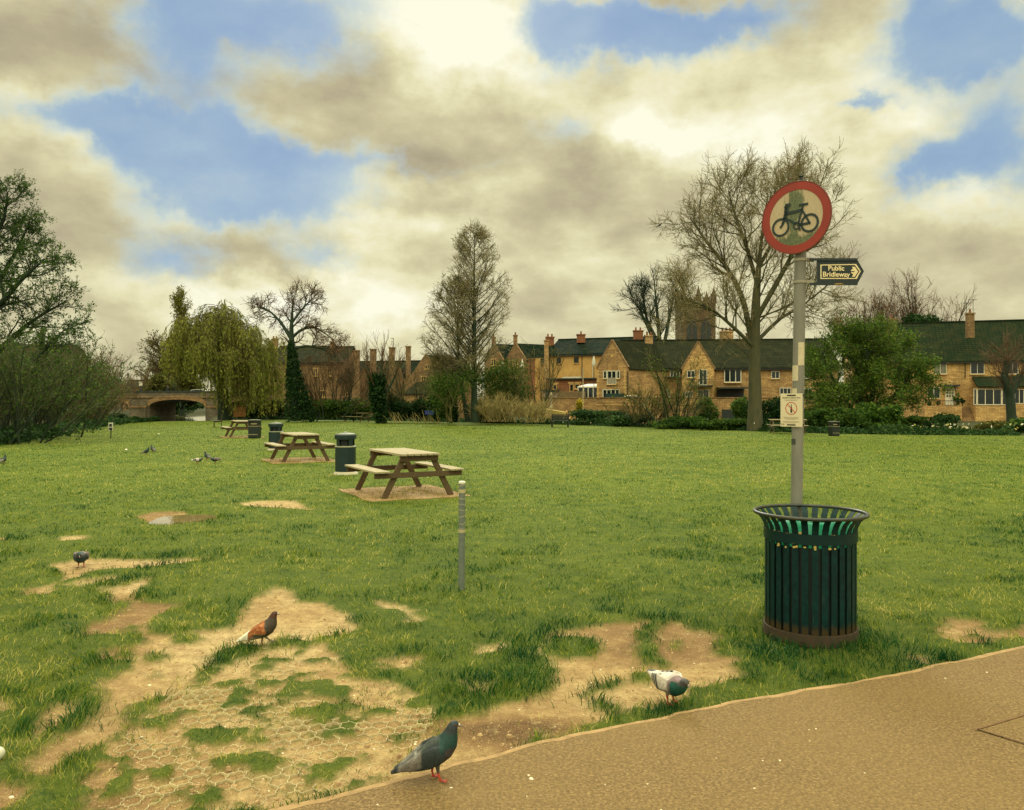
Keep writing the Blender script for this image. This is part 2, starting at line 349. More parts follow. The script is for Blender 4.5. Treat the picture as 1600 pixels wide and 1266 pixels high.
#@@GROUND@@
# ================================================================== GROUND
def gp(pts): return [tuple(G(a, b).xy) for a, b in pts]
def zc(ox, oy, s, pts): return [(ox+a/s, oy+b/s) for a, b in pts]
z8 = lambda pts: gp(zc(0, 740, 2.407, pts)); z4 = lambda pts: gp(zc(400, 880, 3.2, pts)); z5 = lambda pts: gp(zc(850, 880, 3.28, pts)); z7 = lambda pts: gp(zc(1200, 900, 3.46, pts))
LAWN = gp([(2300, 690), (1800, 684), (1600, 681), (1430, 680), (1300, 678), (1180, 674), (1050, 669), (900, 664.5), (740, 660.5), (600, 658), (500, 656.5), (400, 655.3), (330, 655.3), (280, 657), (240, 659), (170, 663), (110, 671), (50, 682), (0, 692), (-100, 706), (-300, 735)])+[(-30, -40), (90, -40)]
DIRT = [z8([(195, 345), (290, 318), (430, 322), (600, 325), (770, 316), (700, 332), (560, 346), (430, 354), (330, 362), (275, 388), (215, 412), (150, 446), (85, 450), (110, 435), (190, 410), (250, 375)]),
    z8([(380, 430), (490, 402), (600, 380), (525, 432), (500, 460), (560, 480), (655, 490), (600, 520), (540, 600), (740, 592), (870, 580), (900, 530), (960, 480), (1020, 420), (1090, 440), (1090, 600), (1000, 640), (900, 640), (830, 650), (760, 690), (700, 770), (640, 820), (500, 870), (460, 920), (370, 1000), (260, 1060), (170, 1135), (90, 1115), (90, 1080), (190, 1010), (300, 970), (350, 930), (370, 880), (360, 780), (510, 740), (520, 700), (370, 690), (370, 660), (540, 630), (520, 590), (300, 600), (340, 560), (420, 540), (500, 500), (400, 470)]),
    z8([(60, 1030), (120, 930), (200, 870), (270, 880), (260, 910), (200, 945), (130, 1000)]), z8([(-60, 840), (0, 850), (40, 868), (30, 890), (-60, 900)]), z8([(-60, 1180), (0, 1160), (60, 1180), (40, 1240), (-60, 1260)]),
    z4([(-10, 190), (70, 120), (190, 140), (130, 200), (300, 195), (420, 240), (490, 300), (480, 330), (300, 372), (250, 385), (100, 372), (-10, 420)]),
    gp([(680, 1125), (760, 1110), (840, 1090), (868, 1062), (850, 1040), (870, 1020), (925, 1000), (955, 1075), (900, 1110), (830, 1150), (760, 1185), (690, 1207), (560, 1240), (400, 1290), (380, 1262), (560, 1215), (640, 1180)]),
    z5([(-10, 350), (60, 338), (330, 298), (500, 300), (460, 360), (470, 420), (455, 480), (600, 530), (590, 470), (565, 350), (660, 308), (740, 338), (860, 370), (880, 400), (820, 450), (870, 480), (960, 480), (1030, 570), (850, 625), (740, 645), (720, 690), (640, 722), (420, 742), (280, 772), (180, 825), (-10, 880)]),
    z4([(590, 480), (700, 462), (820, 468), (790, 522), (640, 542)]), z4([(1030, 590), (1270, 588), (1150, 642), (1030, 650)]), z4([(600, 190), (740, 222), (840, 280), (760, 300), (740, 240)]), z4([(1440, 335), (1600, 318), (1620, 360), (1500, 352)]), z4([(1090, 420), (1250, 400), (1240, 440), (1100, 450)]),
    z7([(950, 240), (1110, 233), (1170, 252), (1150, 285), (1390, 268), (1500, 280), (1500, 330), (1200, 342), (1000, 372)]), z7([(780, 440), (860, 450), (880, 480), (780, 500)]),
    gp([(370, 786), (400, 781), (460, 782), (470, 790), (485, 796), (430, 793), (395, 791)]), gp([(205, 806), (235, 800), (290, 798), (330, 801), (336, 808), (300, 814), (250, 812)]),
    gp([(-40, 718), (30, 711), (92, 707), (60, 712), (0, 722), (-40, 726)]), gp([(90, 912), (130, 905), (170, 902), (120, 915)]), z8([(230, 236), (300, 234), (310, 243), (240, 246)]), z8([(-20, 240), (20, 240), (10, 250), (-20, 255)])]
SPARSE = gp([(110, 1275), (150, 1180), (215, 1110), (300, 1062), (400, 1012), (500, 1008), (545, 1050), (640, 1082), (690, 1110), (660, 1160), (570, 1222), (440, 1275)])
ISL = [z8([(400, 685), (440, 655), (500, 665), (480, 695)]), z8([(520, 690), (560, 668), (625, 680), (600, 705), (540, 708)]), z8([(620, 610), (680, 590), (745, 605), (720, 635), (640, 640)]), z8([(540, 590), (580, 530), (650, 525), (740, 560), (700, 600), (600, 605)]), z8([(440, 590), (480, 565), (520, 575), (500, 595)]), z8([(560, 760), (575, 735), (595, 755)]),
    z5([(-10, 370), (130, 365), (250, 380), (290, 430), (240, 480), (100, 480), (-10, 475)]), z5([(460, 360), (500, 325), (560, 350), (600, 500), (540, 530), (470, 520), (455, 440)]), z5([(615, 430), (640, 385), (700, 380), (725, 420), (680, 440)]), z5([(440, 600), (450, 560), (500, 545), (545, 560), (500, 605)]), z5([(145, 675), (250, 610), (370, 595), (375, 625), (300, 650), (220, 690)]), z5([(215, 720), (230, 660), (300, 690), (360, 745), (290, 750)]), z5([(-10, 540), (40, 545), (70, 600), (20, 650), (-10, 660)]), z5([(700, 720), (760, 640), (850, 690), (800, 760)]),
    z7([(1140, 270), (1200, 245), (1350, 252), (1360, 280), (1220, 295)]), z7([(1060, 320), (1100, 305), (1140, 330)]), z4([(60, 370), (120, 360), (180, 380), (110, 400)]), z4([(340, 520), (400, 450), (560, 460), (580, 500), (450, 540)]), z4([(420, 1100), (470, 1050), (600, 1040), (620, 1075), (520, 1115)]), z4([(860, 890), (880, 840), (940, 850), (920, 900)])]
PATH = gp([(3000, 905), (2200, 945), (1750, 985), (1600, 1013), (1500, 1035), (1400, 1058), (1300, 1076), (1200, 1092), (1100, 1110), (1000, 1130), (900, 1152), (830, 1166), (760, 1185), (690, 1203), (600, 1228), (520, 1248), (430, 1268), (200, 1330)])+[(-2.6, 2.2), (-5, .6), (-12, -3)]
_pe = []
for a, b in zip(PATH[:-1], PATH[1:]):
    k = 1+int(math.hypot(b[0]-a[0], b[1]-a[1])/.05)
    _pe += [(a[0]+(b[0]-a[0])*i/k, a[1]+(b[1]-a[1])*i/k) for i in range(k)]
_pe.append(PATH[-1]); _pe = np.array(_pe)
for _ in range(60): _pe[1:-1] = (_pe[:-2]+2*_pe[1:-1]+_pe[2:])/4
_pe[:, 1] += (fbm(_pe[:, 0], _pe[:, 1], 2.0, 5)-.5)*.07+(fbm(_pe[:, 0], _pe[:, 1], 12.0, 8, 2)-.5)*.03
PATH_EDGE = _pe
PATH_POLY = np.concatenate([_pe, [(-12, -9), (30, -9), (30, _pe[0, 1])]])
RIVER = [(-60, 20), (-34, 24), (-44, 50), (-33, 66), (-26.5, 71), (-33, 84), (-41.5, 108), (-45, 260), (-75, 260), (-62, 108), (-62, 60)]
PUD = G(285, 806.5)

RX0, RX1, RY0, RY1, RS = -13.0, 8.0, 2.0, 24.0, .03
_gx, _gy = np.meshgrid(np.arange(RX0, RX1, RS), np.arange(RY0, RY1, RS), indexing='ij')
def union(polys, X, Y, base=-1e3):
    o = np.full(X.shape, -9.0)
    for p in polys:
        q = np.array(p); m = .7; i0, i1 = [int(np.clip((v-RX0)/RS, 0, X.shape[0])) for v in (q[:, 0].min()-m, q[:, 0].max()+m)]; j0, j1 = [int(np.clip((v-RY0)/RS, 0, X.shape[1])) for v in (q[:, 1].min()-m, q[:, 1].max()+m)]
        if i1 > i0 and j1 > j0: o[i0:i1, j0:j1] = np.maximum(o[i0:i1, j0:j1], sdpoly(X[i0:i1, j0:j1], Y[i0:i1, j0:j1], p))
    return o
_nz = (fbm(_gx, _gy, 3.0, 1, 5)-.5)*.22+(fbm(_gx, _gy, 14.0, 2, 3)-.5)*.10
_d = union(DIRT, _gx, _gy)+_nz; _i = union(ISL, _gx, _gy)+(fbm(_gx, _gy, 4.0, 9, 4)-.5)*.10+(fbm(_gx, _gy, 14.0, 3, 3)-.5)*.08
R_DIRT = np.minimum(_d, -_i)                                  # >0 bare earth
R_SPARSE = union([SPARSE], _gx, _gy)+_nz
R_PATH = sdpoly(_gx, _gy, PATH_POLY[::1])
_soft = np.clip(_nz*0+(fbm(_gx, _gy, 1.6, 21, 5)-.57)*8, 0, 1)*np.clip((13-_gy)/5, 0, 1)  # thin worn turf
def samp(R, x, y, fill):
    i = ((x-RX0)/RS).astype(int); j = ((y-RY0)/RS).astype(int); ok = (i >= 0) & (j >= 0) & (i < R.shape[0]) & (j < R.shape[1])
    return np.where(ok, R[np.clip(i, 0, R.shape[0]-1), np.clip(j, 0, R.shape[1]-1)], fill)
sst = lambda v, a, b: (lambda t: t*t*(3-2*t))(np.clip((v-a)/(b-a), 0, 1))
def fields(x, y):
    dirt = sst(samp(R_DIRT, x, y, -9), -.06, .06); sp = samp(R_SPARSE, x, y, -9); path = samp(R_PATH, x, y, -9)
    spm = sst(sp, -.03, .05)*sst(fbm(x, y, 7.0, 33, 4), .36, .52)
    return np.maximum(dirt, spm), path
def height(x, y):
    bare, path = fields(x, y)
    turf = .02*(fbm(x, y, 1.3, 2, 4)-.5)+.02*(fbm(x, y, 7, 4, 3)-.5)
    z = turf*(1-bare)+bare*(-.022+.022*(fbm(x, y, 2.5, 6, 5)-.5)+.012*(fbm(x, y, 16, 7, 3)-.5))
    z = np.where(path > 0, -.03, z)
    pr = np.hypot((x-PUD.x)/.62, (y-PUD.y)/.75); z = z-.10*(1-sst(pr, .45, 1.1))
    far = sst(y, 20, 40); out = -sdpoly(x, y, LAWN); z = z*(1-far)-.22*sst(out, 0, 3)*(y > 10)
    z = z+.25*(fbm(x, y, .2, 12, 3)-.5)*sst(out, .5, 4)
    rv = sdpoly(x, y, RIVER); return z-1.9*sst(rv, -1.4, 1.2)

def make_ground():
    s = np.concatenate([[-40, -10, -4, -2.4, -1.6, -1.25, -1.05], np.linspace(-.92, .80, 620), [.95, 1.15, 1.5, 2.4, 4, 10, 40]])
    y = np.concatenate([[-60, -20, -6, 0, 1.6], np.geomspace(2.5, 320, 760), [420, 700, 1200, 2500, 5000]])
    yy, ss_ = np.meshgrid(y, s, indexing='ij'); x = ss_*np.maximum(yy, 2.5)
    xf, yf = x.ravel(), yy.ravel(); z = height(xf, yf); bare, path = fields(xf, yf); lawn = sst(sdpoly(xf, yf, LAWN)+(fbm(xf, yf, .8, 3)-.5)*.8, -.3, .3)
    m, n = yy.shape; i = (np.arange(m-1)[:, None]*n+np.arange(n-1)[None, :]).ravel()
    damp = fbm(xf, yf, 1.1, 40, 5); dpx, dpy = G(790, 1135).xy
    damp = damp+.35*np.exp(-(((xf-dpx)/.55)**2+((yf-dpy)/.16)**2))
    return mesh_np('ground', np.stack([xf, yf, z], 1), [np.stack([i, i+1, i+n+1, i+n], 1)], mat_ground(), smooth=True, attrs={'bare': bare, 'lawn': lawn, 'damp': damp})
def mat_ground():
    m, nt, b = matn('meadow_ground'); at = lambda k: (lambda a: (setattr(a, 'attribute_name', k), a.outputs['Fac'])[1])(nt.nodes.new('ShaderNodeAttribute'))
    oc = ocoord(nt); n1 = nnoise(nt, oc, .35, 6, .65).outputs[0]; n2 = nnoise(nt, oc, 3.2, 6, .7).outputs[0]; n3 = nnoise(nt, oc, 40, 4, .7).outputs[0]
    g1 = nramp(nt, n2, [(.25, S(44, 74, 28)), (.5, S(84, 106, 32)), (.75, S(124, 134, 42))])
    g = nmix(nt, nmapr(nt, n1, .35, .7, 0, .6), g1, S(126, 138, 46)); g = nmix(nt, nmapr(nt, n3, .3, .7, .0, .45), g, S(58, 74, 28))
    g = nmix(nt, nmapr(nt, nnoise(nt, oc, 7, 5, .7).outputs[0], .56, .66, 0, .75), g, S(34, 76, 34)); g = nmix(nt, nmapr(nt, nnoise(nt, oc, 24, 4, .7).outputs[0], .55, .70, 0, .55), g, S(150, 152, 56))
    d = nramp(nt, at('damp'), [(.30, S(206, 184, 132)), (.52, S(188, 162, 110)), (.72, S(136, 108, 70)), (.85, S(80, 60, 40))])
    sy = nt.nodes.new('ShaderNodeSeparateXYZ'); nt.links.new(oc, sy.inputs[0]); g = nmix(nt, nmapr(nt, sy.outputs[1], 5, 16, .38, 0), g, S(56, 64, 28))
    n5 = nnoise(nt, oc, 11, 6, .75).outputs[0]; d = nmix(nt, nmapr(nt, n5, .42, .68, 0, .75), d, S(122, 94, 58)); d = nmix(nt, nmapr(nt, n5, .46, .30, 0, .6), d, S(206, 182, 124))
    d = nmix(nt, nmapr(nt, n3, .3, .75, 0, .5), d, S(136, 106, 66)); d = nmix(nt, nmapr(nt, nnoise(nt, oc, 160, 3).outputs[0], .56, .70, 0, .6), d, S(226, 206, 156))
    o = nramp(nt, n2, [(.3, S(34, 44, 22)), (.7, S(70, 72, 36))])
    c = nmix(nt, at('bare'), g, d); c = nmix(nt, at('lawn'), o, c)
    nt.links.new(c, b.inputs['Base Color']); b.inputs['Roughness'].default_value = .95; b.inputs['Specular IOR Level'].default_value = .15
    nbump(nt, nmath(nt, 'ADD', n3, nmath(nt, 'MULTIPLY', nnoise(nt, oc, 120, 4).outputs[0], .6)), b, 1.0, .02)
    return m
tag(make_ground(), kind='structure')

def mat_path():
    m, nt, b = matn('gritty_tarmac'); oc = ocoord(nt)
    v = nt.nodes.new('ShaderNodeTexVoronoi'); v.inputs['Scale'].default_value = 130; nt.links.new(oc, v.inputs['Vector'])
    n1 = nnoise(nt, oc, 1.4, 5, .6).outputs[0]; n2 = nnoise(nt, oc, 70, 4, .7).outputs[0]
    c = nramp(nt, n2, [(.28, S(74, 60, 36)), (.5, S(120, 98, 60)), (.72, S(168, 142, 94))])
    c = nmix(nt, nmapr(nt, n1, .3, .7, 0, .5), c, S(132, 110, 64)); c = nmix(nt, nmapr(nt, v.outputs['Distance'], 0, .35, .45, 0), c, S(84, 62, 40))
    c = nmix(nt, nmapr(nt, nnoise(nt, oc, 210, 2).outputs[0], .68, .76, 0, .7), c, S(236, 216, 168))
    nt.links.new(c, b.inputs['Base Color']); b.inputs['Roughness'].default_value = .9; b.inputs['Specular IOR Level'].default_value = .3
    nbump(nt, nmath(nt, 'ADD', v.outputs['Distance'], n2), b, .9, .006); return m
mat_tar = mat_path()
MB().add([(x, y, .012) for x, y in PATH_POLY], [tuple(range(len(PATH_POLY)))]).build('path', mat_tar)
tag(bpy.data.objects['path'], kind='structure')
# dusty edging strip of the path
mat_edge = M('dusty_edging', (156, 128, 84), .95, .25, 14, bump=.5, bdist=.004)
def ribbon(name, line, w, z, mat, rag=.5):
    L = np.array(line); t = np.gradient(L, axis=0); t /= np.linalg.norm(t, axis=1)[:, None]; nrm = np.stack([-t[:, 1], t[:, 0]], 1)
    wv = w*(1-rag+2*rag*fbm(L[:, 0], L[:, 1], 5, 50, 3))[:, None]; a = L-nrm*.01; c = L+nrm*wv; n = len(L)
    V = [(p[0], p[1], z) for p in a]+[(p[0], p[1], z) for p in c]+[(p[0], p[1], z-.04) for p in a]
    f = [(i, i+1, n+i+1, n+i) for i in range(n-1)]+[(2*n+i, 2*n+i+1, i+1, i) for i in range(n-1)]
    return MB().add(V, f).build(name, mat)
tag(ribbon('path_edging', PATH_EDGE, .02, .0128, mat_edge, .95), kind='structure')
# patched corner of tarmac with its seams
pc = gp([(1527, 1145), (1600, 1123), (1720, 1090), (1900, 1150), (1750, 1215), (1600, 1168)])
tag(MB().add([(x, y, .016) for x, y in pc], [tuple(range(len(pc)))]).build('path_patch', mat_tar), kind='structure')
mat_seam = M('dark_seam', (112, 84, 52), .95, .3, 30)
sm = MB()
for a, b, w in (((1524, 1146), (1606, 1121), .012), ((1528, 1145), (1604, 1168), .007)):
    a, b = G(*a), G(*b); d = (b-a).normalized(); s_ = Vector((-d.y, d.x, 0))*w/2; sm.add([a-s_+Vector((0, 0, .02)), b-s_+Vector((0, 0, .02)), b+s_+Vector((0, 0, .02)), a+s_+Vector((0, 0, .02))], [(0, 1, 2, 3)])
tag(sm.build('path_seam', mat_seam), kind='structure')

# water
def mat_water(name, c, rough):
    m, nt, b = matn(name); b.inputs['Base Color'].default_value = (*S(*c), 1); b.inputs['Roughness'].default_value = rough; b.inputs['Specular IOR Level'].default_value = .8
    mp = nt.nodes.new('ShaderNodeMapping'); mp.inputs['Scale'].default_value = (1, .35, 1); nt.links.new(ocoord(nt), mp.inputs[0])
    nbump(nt, nnoise(nt, mp.outputs[0], 1.5, 3).outputs[0], b, .05, .05); return m
tag(MB().add([(-80, 10, -.95), (-20, 10, -.95), (-20, 280, -.95), (-80, 280, -.95)], [(0, 1, 2, 3)]).build('river', mat_water('river_water', (84, 84, 50), .04)), kind='structure')
tag(MB().lathe([(1, 0)], k=40, cap=False).build('puddle', mat_water('puddle_water', (90, 78, 54), .02)), kind='structure') if False else None
pv = [(PUD.x+.43*math.cos(a)*(1+.12*math.sin(3*a+1)), PUD.y+.5*math.sin(a)*(1+.1*math.sin(2*a)), -.045) for a in np.linspace(0, 2*math.pi, 48, endpoint=False)]
tag(MB().add(pv, [tuple(range(48))]).build('puddle', mat_water('puddle_water', (120, 104, 72), .02)), kind='structure')

# ------------------------------------------------------------------ grass blades
BIN_C, BOLL_C = Vector((2.11, 5.62, 0)), G(721, 922)
def make_grass(N=520000):
    r = RNG; y = np.exp(r.uniform(np.log(2.75), np.log(64), N)); x = r.uniform(-1, 1, N)*(.72*y+.7)
    bare, path = fields(x, y); lawn = sdpoly(x, y, LAWN)
    dsd = samp(R_DIRT, x, y, -9); spd = samp(R_SPARSE, x, y, -9)
    tuft = sst(fbm(x, y, 2.2, 60, 3), .53, .64); clump = sst(fbm(x, y, 9.0, 61, 2), .5, .62)
    near = lambda c, rr: np.exp(-(np.hypot(x-c[0], y-c[1])/rr)**2)
    edge = np.exp(-((dsd+.07)/.09)**2)*sst(fbm(x, y, 3.5, 63, 3), .42, .6)
    lush = np.clip(.65*tuft*np.clip((16-y)/8, .25, 1)+.9*near(BIN_C-Vector((0, .12, 0)), .62)+.75*near(BIN_C+Vector((.3, -.35, 0)), .5)+.8*near(BOLL_C, .35)+.5*near((.35, 4.75), .6)+.7*edge, 0, 1.25)
    thin = np.where(spd > 0, .8, 1.0); sprig = (spd > -.1) & (fbm(x, y, 11.0, 77, 3) > .48) & (r.random(N) < .55)
    worn = sst(fbm(x, y, 1.1, 96, 4), .54, .62)*np.clip((16-y)/6, 0, 1); keep = (r.random(N) > .55*worn) & (lawn > .1) & (path < .006) & ((r.random(N) > bare*1.02) | sprig | (r.random(N) < .012)) & (r.random(N) < thin) & (r.random(N) < .45+.35*clump+.5*lush)
    x, y, lush, clump, spd = x[keep], y[keep], lush[keep], clump[keep], spd[keep]; n = len(x); z = height(x, y)-.004
    h = (.018+.022*r.random(n))*(1+.8*lush+.3*clump)*np.where(spd > 0, .62, 1)*np.clip((y/5)**.12, .9, 1.4)*sst(y, 0, 3)
    w = .0027*np.clip(y/3.6, .9, 40)**.8*(.6+.9*r.random(n)**2)*(1+.3*lush)
    a = r.uniform(0, 2*np.pi, n); lean = r.uniform(.3, 1.35, n)*h; fl = fbm(x, y, 3.0, 90, 2)*14; la = fl+r.normal(0, 1.1, n)
    wx, wy = np.cos(a)*w/2, np.sin(a)*w/2; lx, ly = np.cos(la)*lean, np.sin(la)*lean
    V = np.empty((n, 5, 3), np.float32)
    V[:, 0] = np.stack([x-wx, y-wy, z], 1); V[:, 1] = np.stack([x+wx, y+wy, z], 1)
    V[:, 2] = np.stack([x+wx*.8+lx*.35, y+wy*.8+ly*.35, z+h*.6], 1); V[:, 3] = np.stack([x-wx*.8+lx*.35, y-wy*.8+ly*.35, z+h*.6], 1)
    V[:, 4] = np.stack([x+lx, y+ly, z+h*.88], 1)
    b = np.arange(n)*5; v = np.clip(.60+.13*(fbm(x, y, .5, 70)-.5)*4+.5*(fbm(x, y, 5.0, 71, 2)-.5)+.55*(fbm(x, y, 13.0, 72, 2)-.5)-.40*lush-.34*sst(fbm(x, y, 3.2, 99, 3), .55, .66)+.35*(fbm(x, y, .16, 95, 3)-.5)+r.normal(0, .19, n)+np.where(r.random(n) < .07, .35, 0)+.12*(spd > 0), 0, 1)
    o = mesh_np('grass', V.reshape(-1, 3), [np.stack([b, b+1, b+2, b+3], 1), np.stack([b+3, b+2, b+4], 1)], M_leaf('grass_blade', [(0, (16, 68, 32)), (.3, (48, 92, 34)), (.55, (104, 124, 36)), (.8, (160, 162, 58)), (1, (208, 194, 112))], .5, .4), attrs={'v': np.repeat(v, 5)})
    tag(o, 'short patchy meadow grass with darker tufts over the whole park', 'grass', kind='stuff'); print('blades', n)
make_grass()

# grit and crumbs on path and bare earth
def make_grit():
    mb = MB(); r = random.Random(5)
    for i in range(420):
        y = math.exp(r.uniform(math.log(2.9), math.log(9))); x = r.uniform(-.66, .66)*y
        bare, path = fields(np.array([x]), np.array([y]))
        if bare[0] < .6 and path[0] < .03: continue
        if path[0] > 0 and r.random() < .7: continue
        z = .012 if path[0] > 0 else float(height(np.array([x]), np.array([y]))[0])
        s = r.uniform(.0025, .006)*(1.9 if r.random() < .12 else 1); a = r.uniform(0, 6); k = 6
        ring = lambda q, h: [(x+math.cos(a+6.283*j/k)*s*q*r.uniform(.7, 1.5), y+math.sin(a+6.283*j/k)*s*q*r.uniform(.6, 1.2), z+h) for j in range(k)]
        v = ring(1, 0)+ring(.8, s*.5); mb.add(v, [tuple(range(k, 2*k))]+[(j, (j+1) % k, k+(j+1) % k, k+j) for j in range(k)])
    tag(mb.build('grit', M('pale_crumb', (222, 212, 180), .9, .2, 50)), 'pale crumbs and stone chips strewn on path and bare earth', 'grit', kind='stuff')
make_grit()
def make_crumbs():
    r = RNG; y = np.exp(r.uniform(np.log(2.9), np.log(9), 9000)); x = r.uniform(-.68, .5, 9000)*y; bare, path = fields(x, y); k = (bare > .55) & (path < -.02); x, y = x[k][:3000], y[k][:3000]; z = height(x, y); n = len(x)
    s = r.uniform(.003, .008, n)*np.where(r.random(n) < .08, 2.2, 1); a = r.uniform(0, 6, n); V = np.empty((n, 10, 3)); 
    for j in range(5):
        t = a+2*np.pi*j/5; q = s*r.uniform(.7, 1.4, n); V[:, j] = np.stack([x+np.cos(t)*q, y+np.sin(t)*q, z-.002], 1); V[:, 5+j] = np.stack([x+np.cos(t)*q*.6, y+np.sin(t)*q*.6, z+s*r.uniform(.4, .9, n)], 1)
    b = np.arange(n)[:, None]*10; Q = np.concatenate([np.concatenate([b+j, b+(j+1) % 5, b+5+(j+1) % 5, b+5+j], 1) for j in range(5)]); T = b+np.arange(5, 10)[None, :]
    tag(mesh_np('soil_crumbs', V.reshape(-1, 3), [Q, T], M('soil_crumb', (120, 94, 60), .95, .4, 25, c2=(196, 168, 116))), 'crumbly soil clods lying on the bare earth patches', 'soil', kind='stuff')
make_crumbs()

# ------------------------------------------------------------------ plastic honeycomb ground grid
def make_grid():
    o = G(430, 1150); th = math.radians(9); sp = .078; ux = Vector((math.cos(th), math.sin(th), 0)); uy = Vector((-math.sin(th), math.cos(th), 0))
    R = sp/math.sqrt(3)*1.0; edges = {}; poly = gp([(120, 1262), (180, 1165), (285, 1075), (380, 1062), (440, 1030), (500, 1058), (620, 1090), (682, 1098), (690, 1112), (655, 1150), (600, 1175), (545, 1215), (410, 1245), (330, 1262)])
    for i in range(-40, 41):
        for j in range(-26, 27):
            c = o+ux*(sp*(i+.5*(j % 2)))+uy*(1.5*R*1.12*j)
            if sdpoly(np.array([c.x]), np.array([c.y]), poly)[0] < 0: continue
            cor = [c+ux*(R*math.cos(math.radians(30+60*k)))+uy*(1.12*R*math.sin(math.radians(30+60*k))) for k in range(6)]
            for k in range(6):
                a, b = cor[k], cor[(k+1) % 6]; key = tuple(sorted([(round(a.x, 3), round(a.y, 3)), (round(b.x, 3), round(b.y, 3))])); edges[key] = (a, b)
    mb = MB(); r = random.Random(3)
    for (a, b) in edges.values():
        if r.random() < .04: continue
        xs = np.array([a.x, b.x]); ys = np.array([a.y, b.y]); zz = (fbm(xs, ys, 2.2, 80, 3)-.5)*.06-.014
        dv = (b-a); n = Vector((-dv.y, dv.x, 0)).normalized()*.0012
        q = []
        for t in (0, .33, .67, 1):
            p = a.lerp(b, t)+Vector((-dv.y, dv.x, 0))*(.10*math.sin(math.pi*2*t)); q.append((p, float(zz[0]*(1-t)+zz[1]*t)))
        for (p, z0), (p2, z1) in zip(q[:-1], q[1:]):
            mb.hexa([p-n+Vector((0, 0, z0-.03)), p2-n+Vector((0, 0, z1-.03)), p2+n+Vector((0, 0, z1-.03)), p+n+Vector((0, 0, z0-.03))], [p-n+Vector((0, 0, z0)), p2-n+Vector((0, 0, z1)), p2+n+Vector((0, 0, z1)), p+n+Vector((0, 0, z0))])
    tag(mb.build('ground_grid', M('dusty_plastic', (184, 172, 126), .8, .3, 8)), 'worn honeycomb plastic ground grid sunk in bare earth beside the path', 'ground grid')
make_grid()

# ================================================================== FOREGROUND OBJECTS
mat_galv = M('galvanised_steel', (118, 118, 104), .55, .28, 7, bump=.15, bdist=.002, stretch=(1, 1, .35))
mat_band = M('steel_band', (150, 146, 122), .4, .15, 20)
